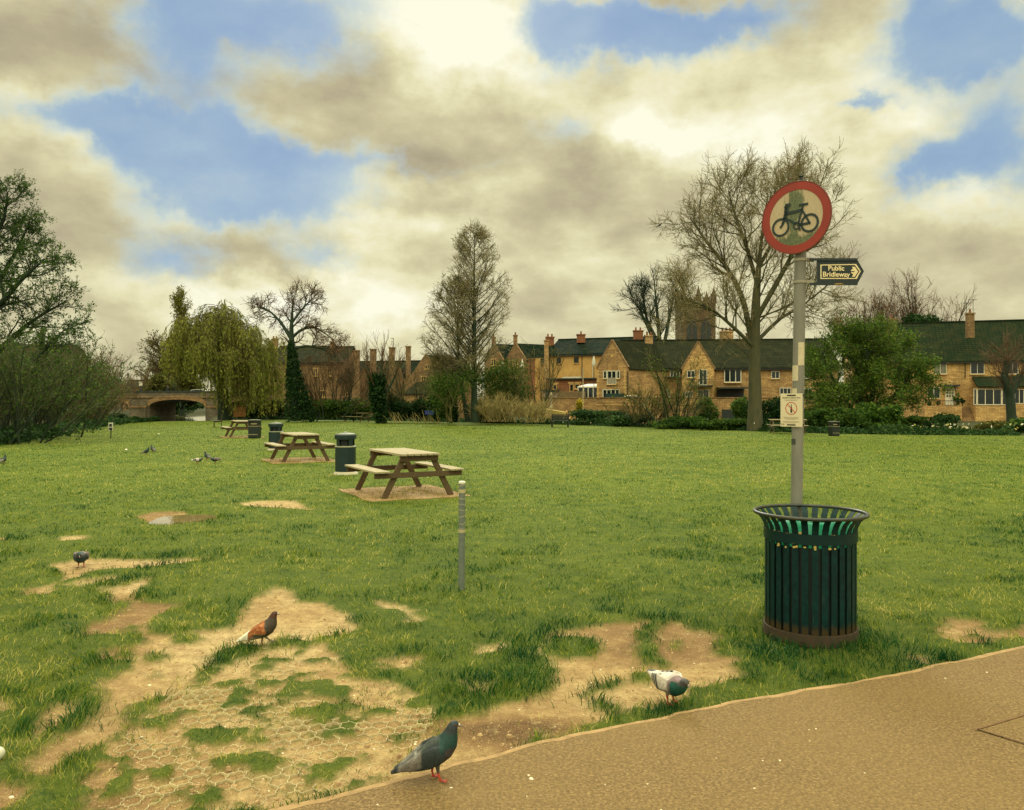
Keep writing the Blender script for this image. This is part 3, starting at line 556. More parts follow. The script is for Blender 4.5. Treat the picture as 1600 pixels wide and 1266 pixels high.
# ---- sign post
PB = Vector(((1242-CX)/F*6.05, 6.05, 0)); PT = Vector(((1252-CX)/F*6.05, 6.05, 3.30))
def on_pole(z): return PB.lerp(PT, z/PT.z)
def make_signpost():
    root = empty('sign_post', PB, 'leaning grey steel post carrying a round cycle sign and a bridleway finger sign', 'signpost')
    MB().tube([PB-Vector((0, 0, .1)), on_pole(1.0), on_pole(2), PT], .043, 24).build('pole', mat_galv, root, True)
    MB().lathe([(.046, 0), (.046, .02), (.03, .035), (.012, .04), (.012, .06), (.02, .07), (.0, .08)], on_pole(3.30), 16).build('cap', mat_lead, root, True)
    # round sign: local frame (s right, n facing out)
    yaw = math.radians(45); sv = Vector((math.cos(yaw), -math.sin(yaw), 0)); nv = Vector((-math.sin(yaw), -math.cos(yaw), 0)); up = (PT-PB).normalized()
    c = on_pole(EYE+(HZ-340)/F*6.0)+nv*.07-sv*.005; R = .268
    def disc(r0, r1, o, k=64, t=.002):
        vs = []; fs = []
        for j in range(k):
            d = sv*math.cos(2*math.pi*j/k)+up*math.sin(2*math.pi*j/k); vs += [c+d*r0+nv*o, c+d*r1+nv*o, c+d*r1+nv*(o-t), c+d*r0+nv*(o-t)]
        for j in range(k):
            a = 4*j; b = 4*((j+1) % k)
            for q in range(4): fs.append((a+q, a+(q+1) % 4, b+(q+1) % 4, b+q))
        return MB().add(vs, fs)
    red = M('faded_red', (150, 46, 24), .5, .12, 4, c2=(128, 40, 24))
    # face with grime streak down the middle
    m, nt, b = matn('grimy_white_face'); oc = ocoord(nt); mp = nt.nodes.new('ShaderNodeMapping'); mp.inputs['Scale'].default_value = (1, 1, .3); nt.links.new(oc, mp.inputs[0])
    n1 = nnoise(nt, mp.outputs[0], 26, 6, .7).outputs[0]; at = nt.nodes.new('ShaderNodeAttribute'); at.attribute_name = 'v'
    f = nmapr(nt, nmath(nt, 'ADD', nmath(nt, 'MULTIPLY', at.outputs['Fac'], .55), n1), .60, .74, 0, .9)
    n2 = nnoise(nt, oc, 60, 4, .7).outputs[0]
    nt.links.new(nmix(nt, f, nramp(nt, n1, [(.3, S(168, 152, 120)), (.7, S(190, 174, 138))]), nramp(nt, n2, [(.35, S(40, 62, 36)), (.7, S(96, 112, 66))])), b.inputs['Base Color']); b.inputs['Roughness'].default_value = .6
    g = 40; V = []; A = []; fs = []
    for i in range(g):
        for j in range(g+1):
            r = .212*(i+1)/g; th = 2*math.pi*j/g; x, y = r*math.cos(th), r*math.sin(th); V.append(c+sv*x+up*y+nv*.0035)
            streak = math.exp(-((x+.02-.04*y)/.058)**2)*(.75+.25*math.sin(y*20)); bot = max(0, -(y+.10)/.10)*.9; A.append(min(1, max(streak*(.9 if y > .05 or y < -.02 else .75), bot)))
    for i in range(g-1):
        for j in range(g): fs.append((i*(g+1)+j, i*(g+1)+j+1, (i+1)*(g+1)+j+1, (i+1)*(g+1)+j))
    fs2 = [(j, j+1, j) for j in range(0)]
    sg = MB().prism([c+sv*R*math.cos(2*math.pi*j/64)+up*R*math.sin(2*math.pi*j/64)-nv*.004 for j in range(64)], nv*.004).build('round_sign', M('sign_back', (92, 94, 82), .6, .1, 5), root)
    V2 = [c+nv*.0035]+V; fs = [tuple(q+1 for q in f) for f in fs]+[(0, 1+j, 2+j) for j in range(g)]
    mesh_np('white_face', np.array([tuple(v) for v in V2]), [np.array([q for q in fs if len(q) == 4]), np.array([q for q in fs if len(q) == 3])], m, sg, attrs={'v': [A[0]]+A})
    disc(.210, R, .006, t=.006).build('red_ring', red, sg)
    disc(R, R+.006, .008, t=.014).build('rim', M('sign_rim', (110, 40, 24), .5, .1, 5), sg)
    # bicycle symbol
    blk = M('cycle_black', (14, 40, 34), .5, .2, 8); mb = MB()
    q = lambda x, y, o=.0065: c+sv*x+up*y+nv*o
    def stroke(pts, w):
        for a, b in zip(pts[:-1], pts[1:]):
            a, b = Vector(a), Vector(b); d = (b-a).normalized(); w *= 1.25; n = Vector((-d.y, d.x))*w/2; a = a-d*w*.35; b = b+d*w*.35
            mb.prism([q(*(a-n)), q(*(b-n)), q(*(b+n)), q(*(a+n))], nv*.0015)
    def ring(x, y, r, w, k=36):
        vs = []; fs = []
        for j in range(k):
            ca, sa = math.cos(2*math.pi*j/k), math.sin(2*math.pi*j/k)
            vs += [q(x+(r-w/2)*ca, y+(r-w/2)*sa, .008), q(x+(r+w/2)*ca, y+(r+w/2)*sa, .008)]
        for j in range(k): fs.append((2*j, 2*j+1, 2*((j+1) % k)+1, 2*((j+1) % k)))
        mb.add(vs, fs)
    # wheels (front at left), frame, bars, saddle, chain ring
    ring(-.118, -.058, .063, .017); ring(.110, -.058, .063, .017); ring(.010, -.064, .024, .011)
    stroke([(-.118, -.058), (-.10, -.03), (-.088, .01), (-.076, .055), (-.074, .075)], .013)
    stroke([(-.074, .075), (-.082, .09), (-.072, .104), (-.052, .104)], .013); stroke([(-.083, .03), (-.072, .04), (.045, .048)], .014); stroke([(-.086, .012), (.0, -.048)], .014)
    stroke([(.058, .085), (.022, -.05)], .013); stroke([(.048, .052), (.110, -.058), (.02, -.062)], .012); stroke([(.03, .088), (.09, .088)], .014); stroke([(.028, -.082), (.034, -.10)], .012)
    mb.build('bicycle_symbol', blk, sg)
    for z in (c.z-.12, c.z+.12):
        p = on_pole(z); MB().lathe([(.0455, -.012), (.0475, -.012), (.0475, .012), (.0455, .012)], p, 20, False).build('bracket', mat_band, root, True)
        MB().bar(p+nv*.046, p+nv*.064, .05, .03).build('clamp', mat_band, root)
    # finger sign
    d = 6.0; pp = lambda a, b_, o=0: P(a, b_, d-o)
    navy = M('green_black_paint', (12, 34, 30), .45, .25, 9); cream = M('cream_lettering', (226, 212, 158), .6, .12, 12)
    out = [(1277, 407), (1339, 405), (1350, 424), (1340, 443.5), (1277, 443)]
    fg = MB().prism([pp(a, b_) for a, b_ in reversed(out)], (0, .012, 0)).build('finger_sign', navy, root)
    for y0, y1 in ((403.5, 407.5), (442, 446)):
        MB().hexa([pp(1265, y1, .01), pp(1340, y1, .01), pp(1340, y1, -.02), pp(1265, y1, -.02)], [pp(1265, y0, .01), pp(1340, y0, .01), pp(1340, y0, -.02), pp(1265, y0, -.02)]).build('channel', navy, fg)
    bd = MB(); ol = [(1282, 413.6), (1337.5, 412.6), (1345, 424), (1338.5, 436), (1282, 436)]; n = len(ol); cx_, cy_ = 1312, 424.5
    il = [(a+(1.6 if a < cx_ else -1.9), b_+(1.5 if b_ < cy_-2 else -1.5 if b_ > cy_+2 else 0)) for a, b_ in ol]
    for i in range(n):
        a, b2, c2, d2 = ol[i], ol[(i+1) % n], il[(i+1) % n], il[i]; bd.prism([pp(*a, .003), pp(*d2, .003), pp(*c2, .003), pp(*b2, .003)], (0, .0025, 0))
    bd.build('border', cream, fg)
    ar = MB()
    ar.prism([pp(*v, .0035) for v in ((1331, 417), (1335.5, 417), (1341, 424.5), (1335.5, 432.5), (1331, 432.5), (1336, 424.5))], (0, .002, 0))
    ar.prism([pp(1333+3.6*math.cos(t), 424.3+4*math.sin(t), .0030) for t in np.linspace(0, 6.28, 16, endpoint=False)], (0, .002, 0)); ar.build('arrow', cream, fg)
    MB().prism([pp(*v, .004) for v in ((1329.5, 423.6), (1335, 423.6), (1335, 425), (1329.5, 425))], (0, .0005, 0)).build('arrow_slot', navy, fg)
    R90 = Matrix.Rotation(math.pi/2, 4, 'X')
    for tx, (a, b_) in (('Public', (1306.5, 419.6)), ('Bridleway', (1306.5, 429.2))):
        text_mesh(tx, 1.0, Matrix.Translation(pp(a, b_, .0035)) @ Matrix.Rotation(math.radians(.6), 4, 'Y') @ R90 @ Matrix.Diagonal((.052, .052, 1, 1)), 'lettering', cream, fg, .001, .02, 'CENTER')
    MB().prism([pp(*v, .0115) for v in ((1303, 444.5), (1306, 442.6), (1314, 442.4), (1320, 444.5))], (0, .001, 0)).build('rust_stain', M('ochre_rust', (150, 124, 60), .9, .3, 60), fg)
    for yy in (406.5, 441):
        z = EYE+(HZ-yy)/F*6.05; p = on_pole(z); MB().lathe([(.0455, -.01), (.0485, -.01), (.0485, .01), (.0455, .01)], p, 20, False).build('bracket', mat_band, root, True)
        MB().bar(p+Vector((.046, -.01, 0)), P(1272, yy, 6.02), .03, .026).build('clamp', mat_band, root)
    for a, b_ in ((1281, 408.5), (1333, 407.5), (1281, 441), (1333, 440.5)): MB().lathe([(.006, 0), (.004, .003), (0, .003)], (0, 0, 0), 8).build('rivet', mat_band, fg) and None
    for o in [o for o in C.objects if o.name.startswith('rivet')]:
        pass
    # notice board
    nyaw = math.radians(48); s2 = Vector((math.cos(nyaw), -math.sin(nyaw), 0)); n2 = Vector((-math.sin(nyaw), -math.cos(nyaw), 0))
    cn = on_pole(EYE+(HZ-641)/F*6.0)+n2*.056-s2*.022; Wn, Hn = .178, .252
    pq = lambda x, z, o: cn+s2*x+Vector((0, 0, z))+n2*o
    paper = M('notice_paper', (216, 206, 168), .6, .06, 6); ink = M('notice_ink', (84, 80, 66), .8, .1, 9); red2 = M('notice_red', (178, 62, 44), .6, .1, 9)
    def rect(x0, x1, z0, z1, o=.0042, t=.001): return [pq(x0, z0, o), pq(x1, z0, o), pq(x1, z1, o), pq(x0, z1, o)], -n2*t
    nb = MB().prism([pq(-Wn/2, -Hn/2, 0), pq(Wn/2, -Hn/2, 0), pq(Wn/2, Hn/2, 0), pq(-Wn/2, Hn/2, 0)], n2*.0035).build('notice', paper, root)
    faint = M('faint_print', (150, 140, 114), .8, .1, 9)
    for z, w in ((.077, .058), (.071, .05), (-.055, .062), (-.061, .066), (-.067, .058), (-.073, .035), (-.087, .07), (-.093, .072), (-.099, .045)): MB().prism(*rect(-w, w*.9, z, z+.0022)).build('print_line', faint, nb)
    for x in (-.084, -.068): MB().prism(*rect(x, x+.012, -.115, -.103)).build('small_emblem', faint, nb)
    Mn = Matrix((( s2.x, 0, n2.x, 0), (s2.y, 0, n2.y, 0), (0, 1, 0, 0), (0, 0, 0, 1)))
    text_mesh('Alcohol Control Area', 1, Matrix.Translation(pq(0, .094, .0042)) @ Mn @ Matrix.Diagonal((.0165, .0165, 1, 1)), 'heading', ink, nb, .0003, .012, 'CENTER')
    rg = MB(); k = 36
    for j in range(k):
        a0, a1 = 2*math.pi*j/k, 2*math.pi*(j+1)/k; rg.prism([pq(.0+r*math.cos(a), .013+r*math.sin(a), .0046) for r, a in ((.043, a0), (.048, a0), (.048, a1), (.043, a1))], -n2*.001)
    rg.prism([pq(-.034, .043, .0048), pq(-.030, .047, .0048), pq(.034, -.017, .0048), pq(.030, -.021, .0048)], -n2*.001); rg.build('prohibition_ring', red2, nb)
    bt = MB(); bt.prism(*rect(-.007, .007, -.02, .02, .0044)); bt.prism(*rect(-.003, .003, .02, .042, .0044)); bt.build('bottle_symbol', M('bottle_ink', (30, 34, 28), .7, .1, 9), nb)
    for z in (.112, -.112):
        MB().prism(*rect(-.035, .035, z-.0045, z+.0045, .0055, .002)).build('slot', mat_pipe, nb)
        MB().lathe([(.0445, -.006), (.046, -.006), (.046, .006), (.0445, .006)], on_pole(cn.z+z), 20, False).build('cable_tie', mat_pipe, root, True)
    # old stickers wrapped on the pole
    def sticker(px0, px1, py0, py1, mat, name='sticker'):
        z0, z1 = [EYE+(HZ-v)/F*6.01 for v in (py1, py0)]; mb = MB(); cs = []
        for v in (px0, px1):
            zc_ = (z0+z1)/2; c0 = on_pole(zc_); X = (v-CX)/F*6.01; t = max(-.99, min(.99, (X-c0.x)/.0435)); view = math.atan2(c0.x, c0.y); cs.append(math.asin(t)-view*0)
        vs = []; n = 6
        for z in (z0, z1):
            c0 = on_pole(z)
            for i in range(n+1):
                a = cs[0]+(cs[1]-cs[0])*i/n-.33; vs.append((c0.x+.0442*math.sin(a), c0.y-.0442*math.cos(a), z))
        mb.add(vs, [(i, i+1, n+2+i, n+1+i) for i in range(n)]); mb.build(name, mat, root)
    st = M('old_sticker', (196, 186, 150), .7, .12, 25); st2 = M('printed_sticker', (184, 176, 142), .7, .25, 60, c2=(206, 196, 160))
    sticker(1250, 1259, 535, 571, st); sticker(1239, 1250, 571, 595, st2); sticker(1239, 1248, 607, 622, st2); sticker(1238, 1246, 686, 695, M('torn_sticker', (60, 66, 56), .8, .3, 60))
make_signpost()
for o in [o for o in C.objects if o.name.startswith('rivet')]: bpy.data.objects.remove(o)

# ---- slatted litter bin
def make_bin():
    c = BIN_C; root = empty('slatted_litter_bin', c, 'dark green slatted metal litter bin with flared rim and rusty foot, beside the path', 'litter bin')
    m, nt, b = matn('worn_green_paint'); g = nt.nodes.new('ShaderNodeTexCoord'); s = nt.nodes.new('ShaderNodeSeparateXYZ'); nt.links.new(g.outputs['Object'], s.inputs[0])
    n = nnoise(nt, g.outputs['Object'], 22, 6, .7).outputs[0]; mp = nt.nodes.new('ShaderNodeMapping'); mp.inputs['Scale'].default_value = (1, 1, .12); nt.links.new(g.outputs['Object'], mp.inputs[0]); n2 = nnoise(nt, mp.outputs[0], 40, 5, .7).outputs[0]
    col = nramp(nt, n, [(.3, S(4, 30, 30)), (.7, S(8, 52, 50))])
    col = nmix(nt, nmapr(nt, n2, .60, .72, 0, .45), col, S(60, 78, 64))
    rust = nmapr(nt, nmath(nt, 'ADD', s.outputs[2], nmath(nt, 'MULTIPLY', n, -.10)), .06, .10, 1, 0); col = nmix(nt, rust, col, S(60, 50, 30))
    nt.links.new(col, b.inputs['Base Color']); b.inputs['Roughness'].default_value = .42; b.inputs['Specular IOR Level'].default_value = .2; nbump(nt, n, b, .15, .002)
    mat = m; k = 30; rb, rt = .305, .375
    prof = [(rb, .05), (rb, .30), (rb, .60), (rb, .70), (rb+.002, .745), (rb+.010, .785), (rb+.028, .82), (rb+.05, .845), (rt, .866)]
    for i in range(k):
        a = 2*math.pi*(i+.3)/k; ca, sa = math.cos(a), math.sin(a); mb = MB(); w = .0215
        sec = []
        for r, z in prof:
            tx, ty = -sa*w, ca*w; o = (c.x+ca*r, c.y+sa*r); t = .006
            sec.append([(o[0]-tx, o[1]-ty, z), (o[0]+tx, o[1]+ty, z), (o[0]+tx-ca*t, o[1]+ty-sa*t, z), (o[0]-tx-ca*t, o[1]-ty-sa*t, z)])
        vs = [v for q in sec for v in q]; fs = []
        for q in range(len(prof)-1):
            for e in range(4): fs.append((4*q+e, 4*q+(e+1) % 4, 4*q+4+(e+1) % 4, 4*q+4+e))
        fs += [(3, 2, 1, 0), tuple(4*(len(prof)-1)+e for e in range(4))]
        mb.add(vs, fs).build('slat', mat, root)
    MB().lathe([(rb+.001, .0), (rb+.013, .0), (rb+.013, .078), (rb+.001, .078)], c, 64).build('foot_ring', M('rusty_foot', (70, 52, 30), .85, .35, 14, c2=(46, 44, 28), bump=.4, bdist=.004), root, True)
    m2, nt, b = matn('peeling_band'); g = nt.nodes.new('ShaderNodeTexCoord'); n = nnoise(nt, g.outputs['Object'], 16, 5, .7).outputs[0]; s = nt.nodes.new('ShaderNodeSeparateXYZ'); nt.links.new(g.outputs['Object'], s.inputs[0])
    e = nmapr(nt, nmath(nt, 'ABSOLUTE', nmath(nt, 'SUBTRACT', s.outputs[2], .722)), .024, .036, 0, .12)
    b.inputs['Specular IOR Level'].default_value = .25; nt.links.new(nmix(nt, nmapr(nt, nmath(nt, 'ADD', n, e), .69, .71, 0, 1), S(6, 42, 40), S(176, 156, 84)), b.inputs['Base Color']); b.inputs['Roughness'].default_value = .4
    MB().lathe([(rb+.001, .686), (rb+.009, .686), (rb+.009, .757), (rb+.001, .757)], c, 64, False).build('band', m2, root, True)
    r = random.Random(8); mfl = M('ochre_flake', (178, 156, 80), .8, .25, 40)
    for i in range(16):
        a = math.radians(r.uniform(185, 285)); z = r.choice([.672, .668, .764])+r.uniform(-.01, .004); w = r.uniform(.006, .014); h = r.uniform(.006, .014)
        ca, sa = math.cos(a), math.sin(a); R = rb+.005; pt = lambda u, v: (c.x+ca*R-sa*u, c.y+sa*R+ca*u, z+v)
        MB().add([pt(-w, 0), pt(-w*.3, -h), pt(w*.8, -h*.7), pt(w, h*.3), pt(0, h*.8)], [(0, 1, 2, 3, 4)]).build('peeling_flake', mfl, root)
    ring = [(c.x+rt*math.cos(2*math.pi*j/64), c.y+rt*math.sin(2*math.pi*j/64), .868) for j in range(65)]
    MB().tube(ring, .0125, 10, False).build('rim', M('worn_rim', (64, 66, 48), .4, .4, 10, c2=(18, 30, 24)), root, True)
    MB().lathe([(.286, .02), (.286, .66), (.28, .66), (.28, .03)], c, 40).build('gap_shade_can', M('gap_shade', (9, 24, 20), .6, .3, 6), root, True)  # added near-black can, stands in for the shade seen between the slats
    # bin bag: its own thing, hangs inside
    bb = bmesh.new(); K = 90; prof = [(.272, .60), (.277, .68), (.279, .74), (.281, .775), (.277, .795), (.268, .80), (.262, .77), (.258, .70), (.25, .5)]; V = []; fs = []
    for i, (r_, z) in enumerate(prof):
        for j in range(K):
            a = 2*math.pi*j/K; wv = .005*math.sin(a*13+i)+.004*math.sin(a*29+2*i)+.006*(random.random()-.5); V.append((c.x+(r_+wv)*math.cos(a), c.y+(r_+wv)*math.sin(a), z+(.010*math.sin(a*5+1)-.036*math.sin(a)*(z > .76))*(z > .75)+.004*random.random()))
    for i in range(len(prof)-1):
        for j in range(K): fs.append((i*K+j, i*K+(j+1) % K, (i+1)*K+(j+1) % K, (i+1)*K+j))
    bb.free(); mt, nt, b = matn('turquoise_film'); n = nnoise(nt, ocoord(nt), 18, 4).outputs[0]; nt.links.new(nramp(nt, n, [(.3, S(60, 146, 126)), (.7, S(140, 208, 186))]), b.inputs['Base Color']); b.inputs['Roughness'].default_value = .3
    t = nt.nodes.new('ShaderNodeBsdfTranslucent'); t.inputs[0].default_value = (*S(90, 214, 176), 1); mx = nt.nodes.new('ShaderNodeMixShader'); mx.inputs[0].default_value = .55; nt.links.new(b.outputs[0], mx.inputs[1]); nt.links.new(t.outputs[0], mx.inputs[2]); nt.links.new(mx.outputs[0], [q for q in nt.nodes if q.type == 'OUTPUT_MATERIAL'][0].inputs[0])
    tag(MB().add(V, fs).build('bin_bag', mt, None, True, org=c.copy()), 'turquoise plastic bag lining the slatted litter bin', 'bin bag')
make_bin()

# ---- grey marker post
def make_bollard():
    d = BOLL_C.y; b = BOLL_C; t = Vector(((722-CX)/F*d, d, EYE+(HZ-754)/F*d)); root = empty('marker_post', b, 'thin grey marker post with two pale bands in front of the nearest picnic table', 'post')
    at = lambda z: b.lerp(t, z/t.z); q = lambda row: EYE+(HZ-row)/F*d
    m, nt, bs = matn('grey_plastic'); oc = ocoord(nt); w = nt.nodes.new('ShaderNodeTexWave'); w.inputs['Scale'].default_value = 6; w.inputs['Distortion'].default_value = 9; w.bands_direction = 'Z'; nt.links.new(oc, w.inputs['Vector'])
    n = nnoise(nt, oc, 30, 4).outputs[0]; s = nt.nodes.new('ShaderNodeSeparateXYZ'); nt.links.new(oc, s.inputs[0])
    f = nmath(nt, 'MULTIPLY', nmapr(nt, w.outputs[0], .93, .98, 0, .7), nmapr(nt, s.outputs[2], .50, .56, 0, 1))
    nt.links.new(nmix(nt, f, nramp(nt, n, [(.3, S(92, 102, 92)), (.7, S(112, 120, 106))]), S(172, 166, 130)), bs.inputs['Base Color']); bs.inputs['Roughness'].default_value = .5
    MB().tube([b-Vector((0, 0, .1)), at(.4), t], .029, 20).build('shaft', m, root, True)
    MB().lathe([(.031, -.012), (.032, .004), (.02, .012), (0, .013)], t, 20).build('cap', mat_white, root, True)
    for r0, r1 in ((764.5, 770), (827, 832)):
        MB().tube([at(q(r1)), at(q(r0))], .0305, 20).build('band', M('pale_tape', (176, 164, 120), .6, .12, 20), root, True)
make_bollard()

# ---- picnic tables
mat_wood_top = M('bleached_timber', (158, 148, 112), .8, .28, 5, bump=.3, bdist=.004, stretch=(6, .6, 6))
mat_wood = M('brown_timber', (84, 68, 40), .8, .3, 6, bump=.3, bdist=.004, stretch=(5, 1, 5))
mat_conc = M('tan_concrete', (172, 144, 94), .95, .2, 6, c2=(138, 110, 70), bump=.4, bdist=.01)
def make_table(L=1.8):
    root = empty('picnic_table', (0, 0, 0), 'large brown A-frame picnic table with bleached top, nearest the marker post', 'picnic table', 'picnic tables on the meadow')
    for i in range(6):
        x = -.30+i*.12; MB().box(x-.051, x+.051, -L/2, L/2, .705, .742).build('table_plank', mat_wood_top, root, bevel=.004)
    for sgn in (-1, 1):
        for i in range(3):
            x = sgn*(.60+i*.088); MB().box(x-.041, x+.041, -L/2, L/2, .425, .458).build('seat_plank', mat_wood_top, root, bevel=.004)
    for y in (-L/2+.14, L/2-.14):
        e = 1 if y > 0 else -1
        for sgn in (-1, 1):
            MB().bar((sgn*.25, y, .70), (sgn*.62, y, -.02), .045, .095, (1, 0, 0)).build('leg', mat_wood, root)
        MB().box(-.35, .35, y+e*.024, y+e*.066, .612, .703).build('top_bearer', mat_wood, root)
        MB().box(-.80, .80, y+e*.024, y+e*.066, .332, .423).build('seat_bearer', mat_wood, root)
        MB().bar((0, y-e*.10, .64), (0, y-e*.46, .70), .04, .06).build('brace', mat_wood, root)
    return root
TAB = [(-1.98, 14.4, 28, 'large brown A-frame picnic table with bleached top, nearest the marker post'),
       (-6.0, 22.4, 28, 'brown picnic table with bleached top between the two lidded round bins'),
       (-12.75, 37.4, 27, 'small dark picnic table half hidden behind the square litter bin'),
       (-12.8, 65.5, 65, 'low picnic table far off at the lawn edge in front of the ivy clad stump'),
       (14.3, 41.2, 80, 'weathered picnic table under the tall bare tree, partly behind the sign post')]
proto = make_table()
def pad(x, y, rz, w, l):
    c, s = math.cos(rz), math.sin(rz); r = random.Random(int(x*10)); pts = []
    cor = [(-w, -l), (w, -l), (w, l), (-w, l)]
    for i in range(4):
        a, b = cor[i], cor[(i+1) % 4]
        for k in range(6): px = a[0]+(b[0]-a[0])*k/6+r.uniform(-.05, .05); py = a[1]+(b[1]-a[1])*k/6+r.uniform(-.05, .05); pts.append((x+c*px-s*py, y+s*px+c*py, .009))
    tag(MB().prism(pts, (0, 0, -.12)).build('table_pad', mat_conc), kind='structure')
for i, (x, y, rz, lab) in enumerate(TAB):
    o = proto if i == 0 else copy_tree(proto)
    o.location = (x, y, .02 if i < 3 else 0); o.rotation_euler = (0, 0, math.radians(rz)); o['label'] = lab
    if i < 3: pad(x, y, math.radians(rz), .92, 1.02)

# ---- round lidded bins
def make_round_bin():
    root = empty('lidded_bin', (0, 0, 0), '', 'litter bin', 'dark lidded litter bins on the meadow')
    body = M('blue_green_plastic', (9, 38, 38), .45, .2, 6); trim = M('pale_trim', (150, 152, 120), .5, .15, 8); lidm = M('weathered_lid', (120, 124, 98), .6, .35, 5, c2=(60, 74, 62))
    a0 = math.pi/8
    MB().lathe([(.30, 0), (.285, .03), (.235, .06), (.232, .065)], (0, 0, 0), 8, a0=a0).build('foot', M('pale_foot', (176, 170, 140), .7, .12, 6), root)
    MB().lathe([(.232, .06), (.236, .1), (.236, .62)], (0, 0, 0), 8, a0=a0).build('body', body, root)
    MB().lathe([(.240, .618), (.248, .622), (.248, .640), (.23, .648)], (0, 0, 0), 8, a0=a0).build('collar', trim, root)
    for k in range(4):
        a = a0+math.pi/2*k+math.pi/8; p = Vector((math.cos(a), math.sin(a), 0)); t = Vector((-p.y, p.x, 0))
        MB().bar(p*.20+Vector((0, 0, .64)), p*.20+Vector((0, 0, .81)), .10, .02, tuple(p)).build('pillar', body, root)
    MB().lathe([(.165, .63), (.165, .80)], (0, 0, 0), 8, a0=a0).build('inner_liner', M('bin_dark', (8, 24, 22), .7, .2, 5), root)
    ld = MB().lathe([(.22, .795), (.247, .80), (.250, .885), (.238, .902)], (0, 0, 0), 8, a0=a0).build('lid', body, root)
    MB().lathe([(.243, .900), (.238, .918), (.12, .938), (.07, .945), (.0, .946)], (0, 0, 0), 8, a0=a0).build('lid_top', lidm, ld)
    MB().lathe([(.045, .94), (.04, .962), (0, .968)], (.0, 0, 0), 10).build('knob', trim, ld, True)
    return root
rb = make_round_bin(); b1 = G(540, 741); rb.location = b1; rb['label'] = 'dark green octagonal bin with pale foot and grey lid beside the nearest picnic table'
rb2 = copy_tree(rb); rb2.location = G(431, 703.5); rb2['label'] = 'dark green octagonal bin standing left of the second picnic table'
# ---- square bins
def make_square_bin():
    root = empty('square_bin', (0, 0, 0), '', 'litter bin', 'square black litter bins')
    blk = M('black_steel', (16, 30, 24), .5, .25, 6); tr = M('cream_trim', (168, 156, 112), .5, .1, 8)
    MB().box(-.23, .23, -.22, .22, .04, .56).build('body', blk, root, bevel=.015); MB().box(-.20, .20, -.19, .19, 0, .04).build('plinth', blk, root)
    for sx in (-1, 1):
        MB().box(sx*.2-.03, sx*.2+.03, -.21, .21, .56, .74).build('side_panel', blk, root)
    MB().box(-.17, .17, .16, .2, .56, .74).build('back_panel', blk, root)
    MB().box(-.17, .17, -.10, -.08, .63, .70).build('aperture_plate', M('pale_plate', (190, 184, 150), .5, .1, 6), root)
    MB().box(-.24, .24, -.23, .23, .742, .83).build('hood', blk, root, bevel=.02); MB().box(-.233, .233, -.224, .224, .545, .563).build('trim', tr, root); MB().box(-.215, .215, -.226, -.2215, .17, .19).build('trim', tr, root)
    MB().box(-.225, .225, -.215, .215, .831, .842).build('lid_top', M('grey_lid', (150, 146, 118), .6, .15, 6), root)
    return root
sb = make_square_bin(); p = G(398, 685); sb.location = p; sb['label'] = 'square black litter bin with pale opening in front of the third picnic table'
s2 = copy_tree(sb); s2.location = G(1303, 681.5); s2.scale = (.85, .85, .85); s2['label'] = 'small square black bin at the lawn edge in front of the leafy tree'; s2.rotation_euler = (0, 0, .2)

# ---- wooden bench seen from the side, far left
def make_bench(name, label, loc, rz, L, mat):
    root = empty(name, (0, 0, 0), label, 'bench')
    for y in (-L/2+.06, L/2-.06):
        MB().box(-.24, -.18, y-.03, y+.03, 0, .42).build('front_leg', mat, root); MB().bar((.22, y, 0), (.27, y, .86), .06, .06, (0, 1, 0)).build('rear_leg', mat, root)
        MB().box(-.24, .24, y-.025, y+.025, .36, .42).build('seat_rail', mat, root)
    for i in range(4): MB().box(-.24+i*.115, -.14+i*.115, -L/2, L/2, .42, .445).build('seat_slat', mat, root)
    for i in range(4): MB().bar((.245+.012*i, -L/2, .52+.095*i), (.245+.012*i, L/2, .52+.095*i), .025, .075).build('back_slat', mat, root)
    root.location = loc; root.rotation_euler = (0, 0, rz); return root
mat_bench = M('dark_bench_wood', (66, 60, 36), .8, .3, 6)
make_bench('park_bench', 'dark wooden bench seen side on, alone on the far lawn near the willow', G(340, 668), math.radians(20), 1.5, mat_bench)
make_bench('park_bench', 'dark bench seen from behind at the lawn edge below the yellow conifer', G(875, 668), math.radians(-88), 1.15, M('black_bench', (22, 32, 24), .7, .2, 6))
# ---- dog waste dispenser
def make_dispenser():
    b = G(173, 686); root = empty('bag_dispenser', b, 'white and black dispenser box on a thin dark stake left of the lawn', 'dispenser'); k = .98
    MB().tube([b, b+Vector((.02, 0, .42))], .022, 10).build('stake', M('dark_stake', (20, 34, 24), .6, .2, 5), root, True)
    MB().box(b.x-.09, b.x+.09, b.y-.05, b.y+.05, .36, .72).build('case', mat_white, root, bevel=.01)
    MB().box(b.x-.035, b.x+.075, b.y-.056, b.y-.0505, .55, .67).build('upper_panel', mat_pipe, root); MB().box(b.x-.025, b.x+.095, b.y-.10, b.y-.0505, .40, .50).build('lower_box', M('navy_box', (20, 30, 46), .5, .2, 5), root)
make_dispenser()
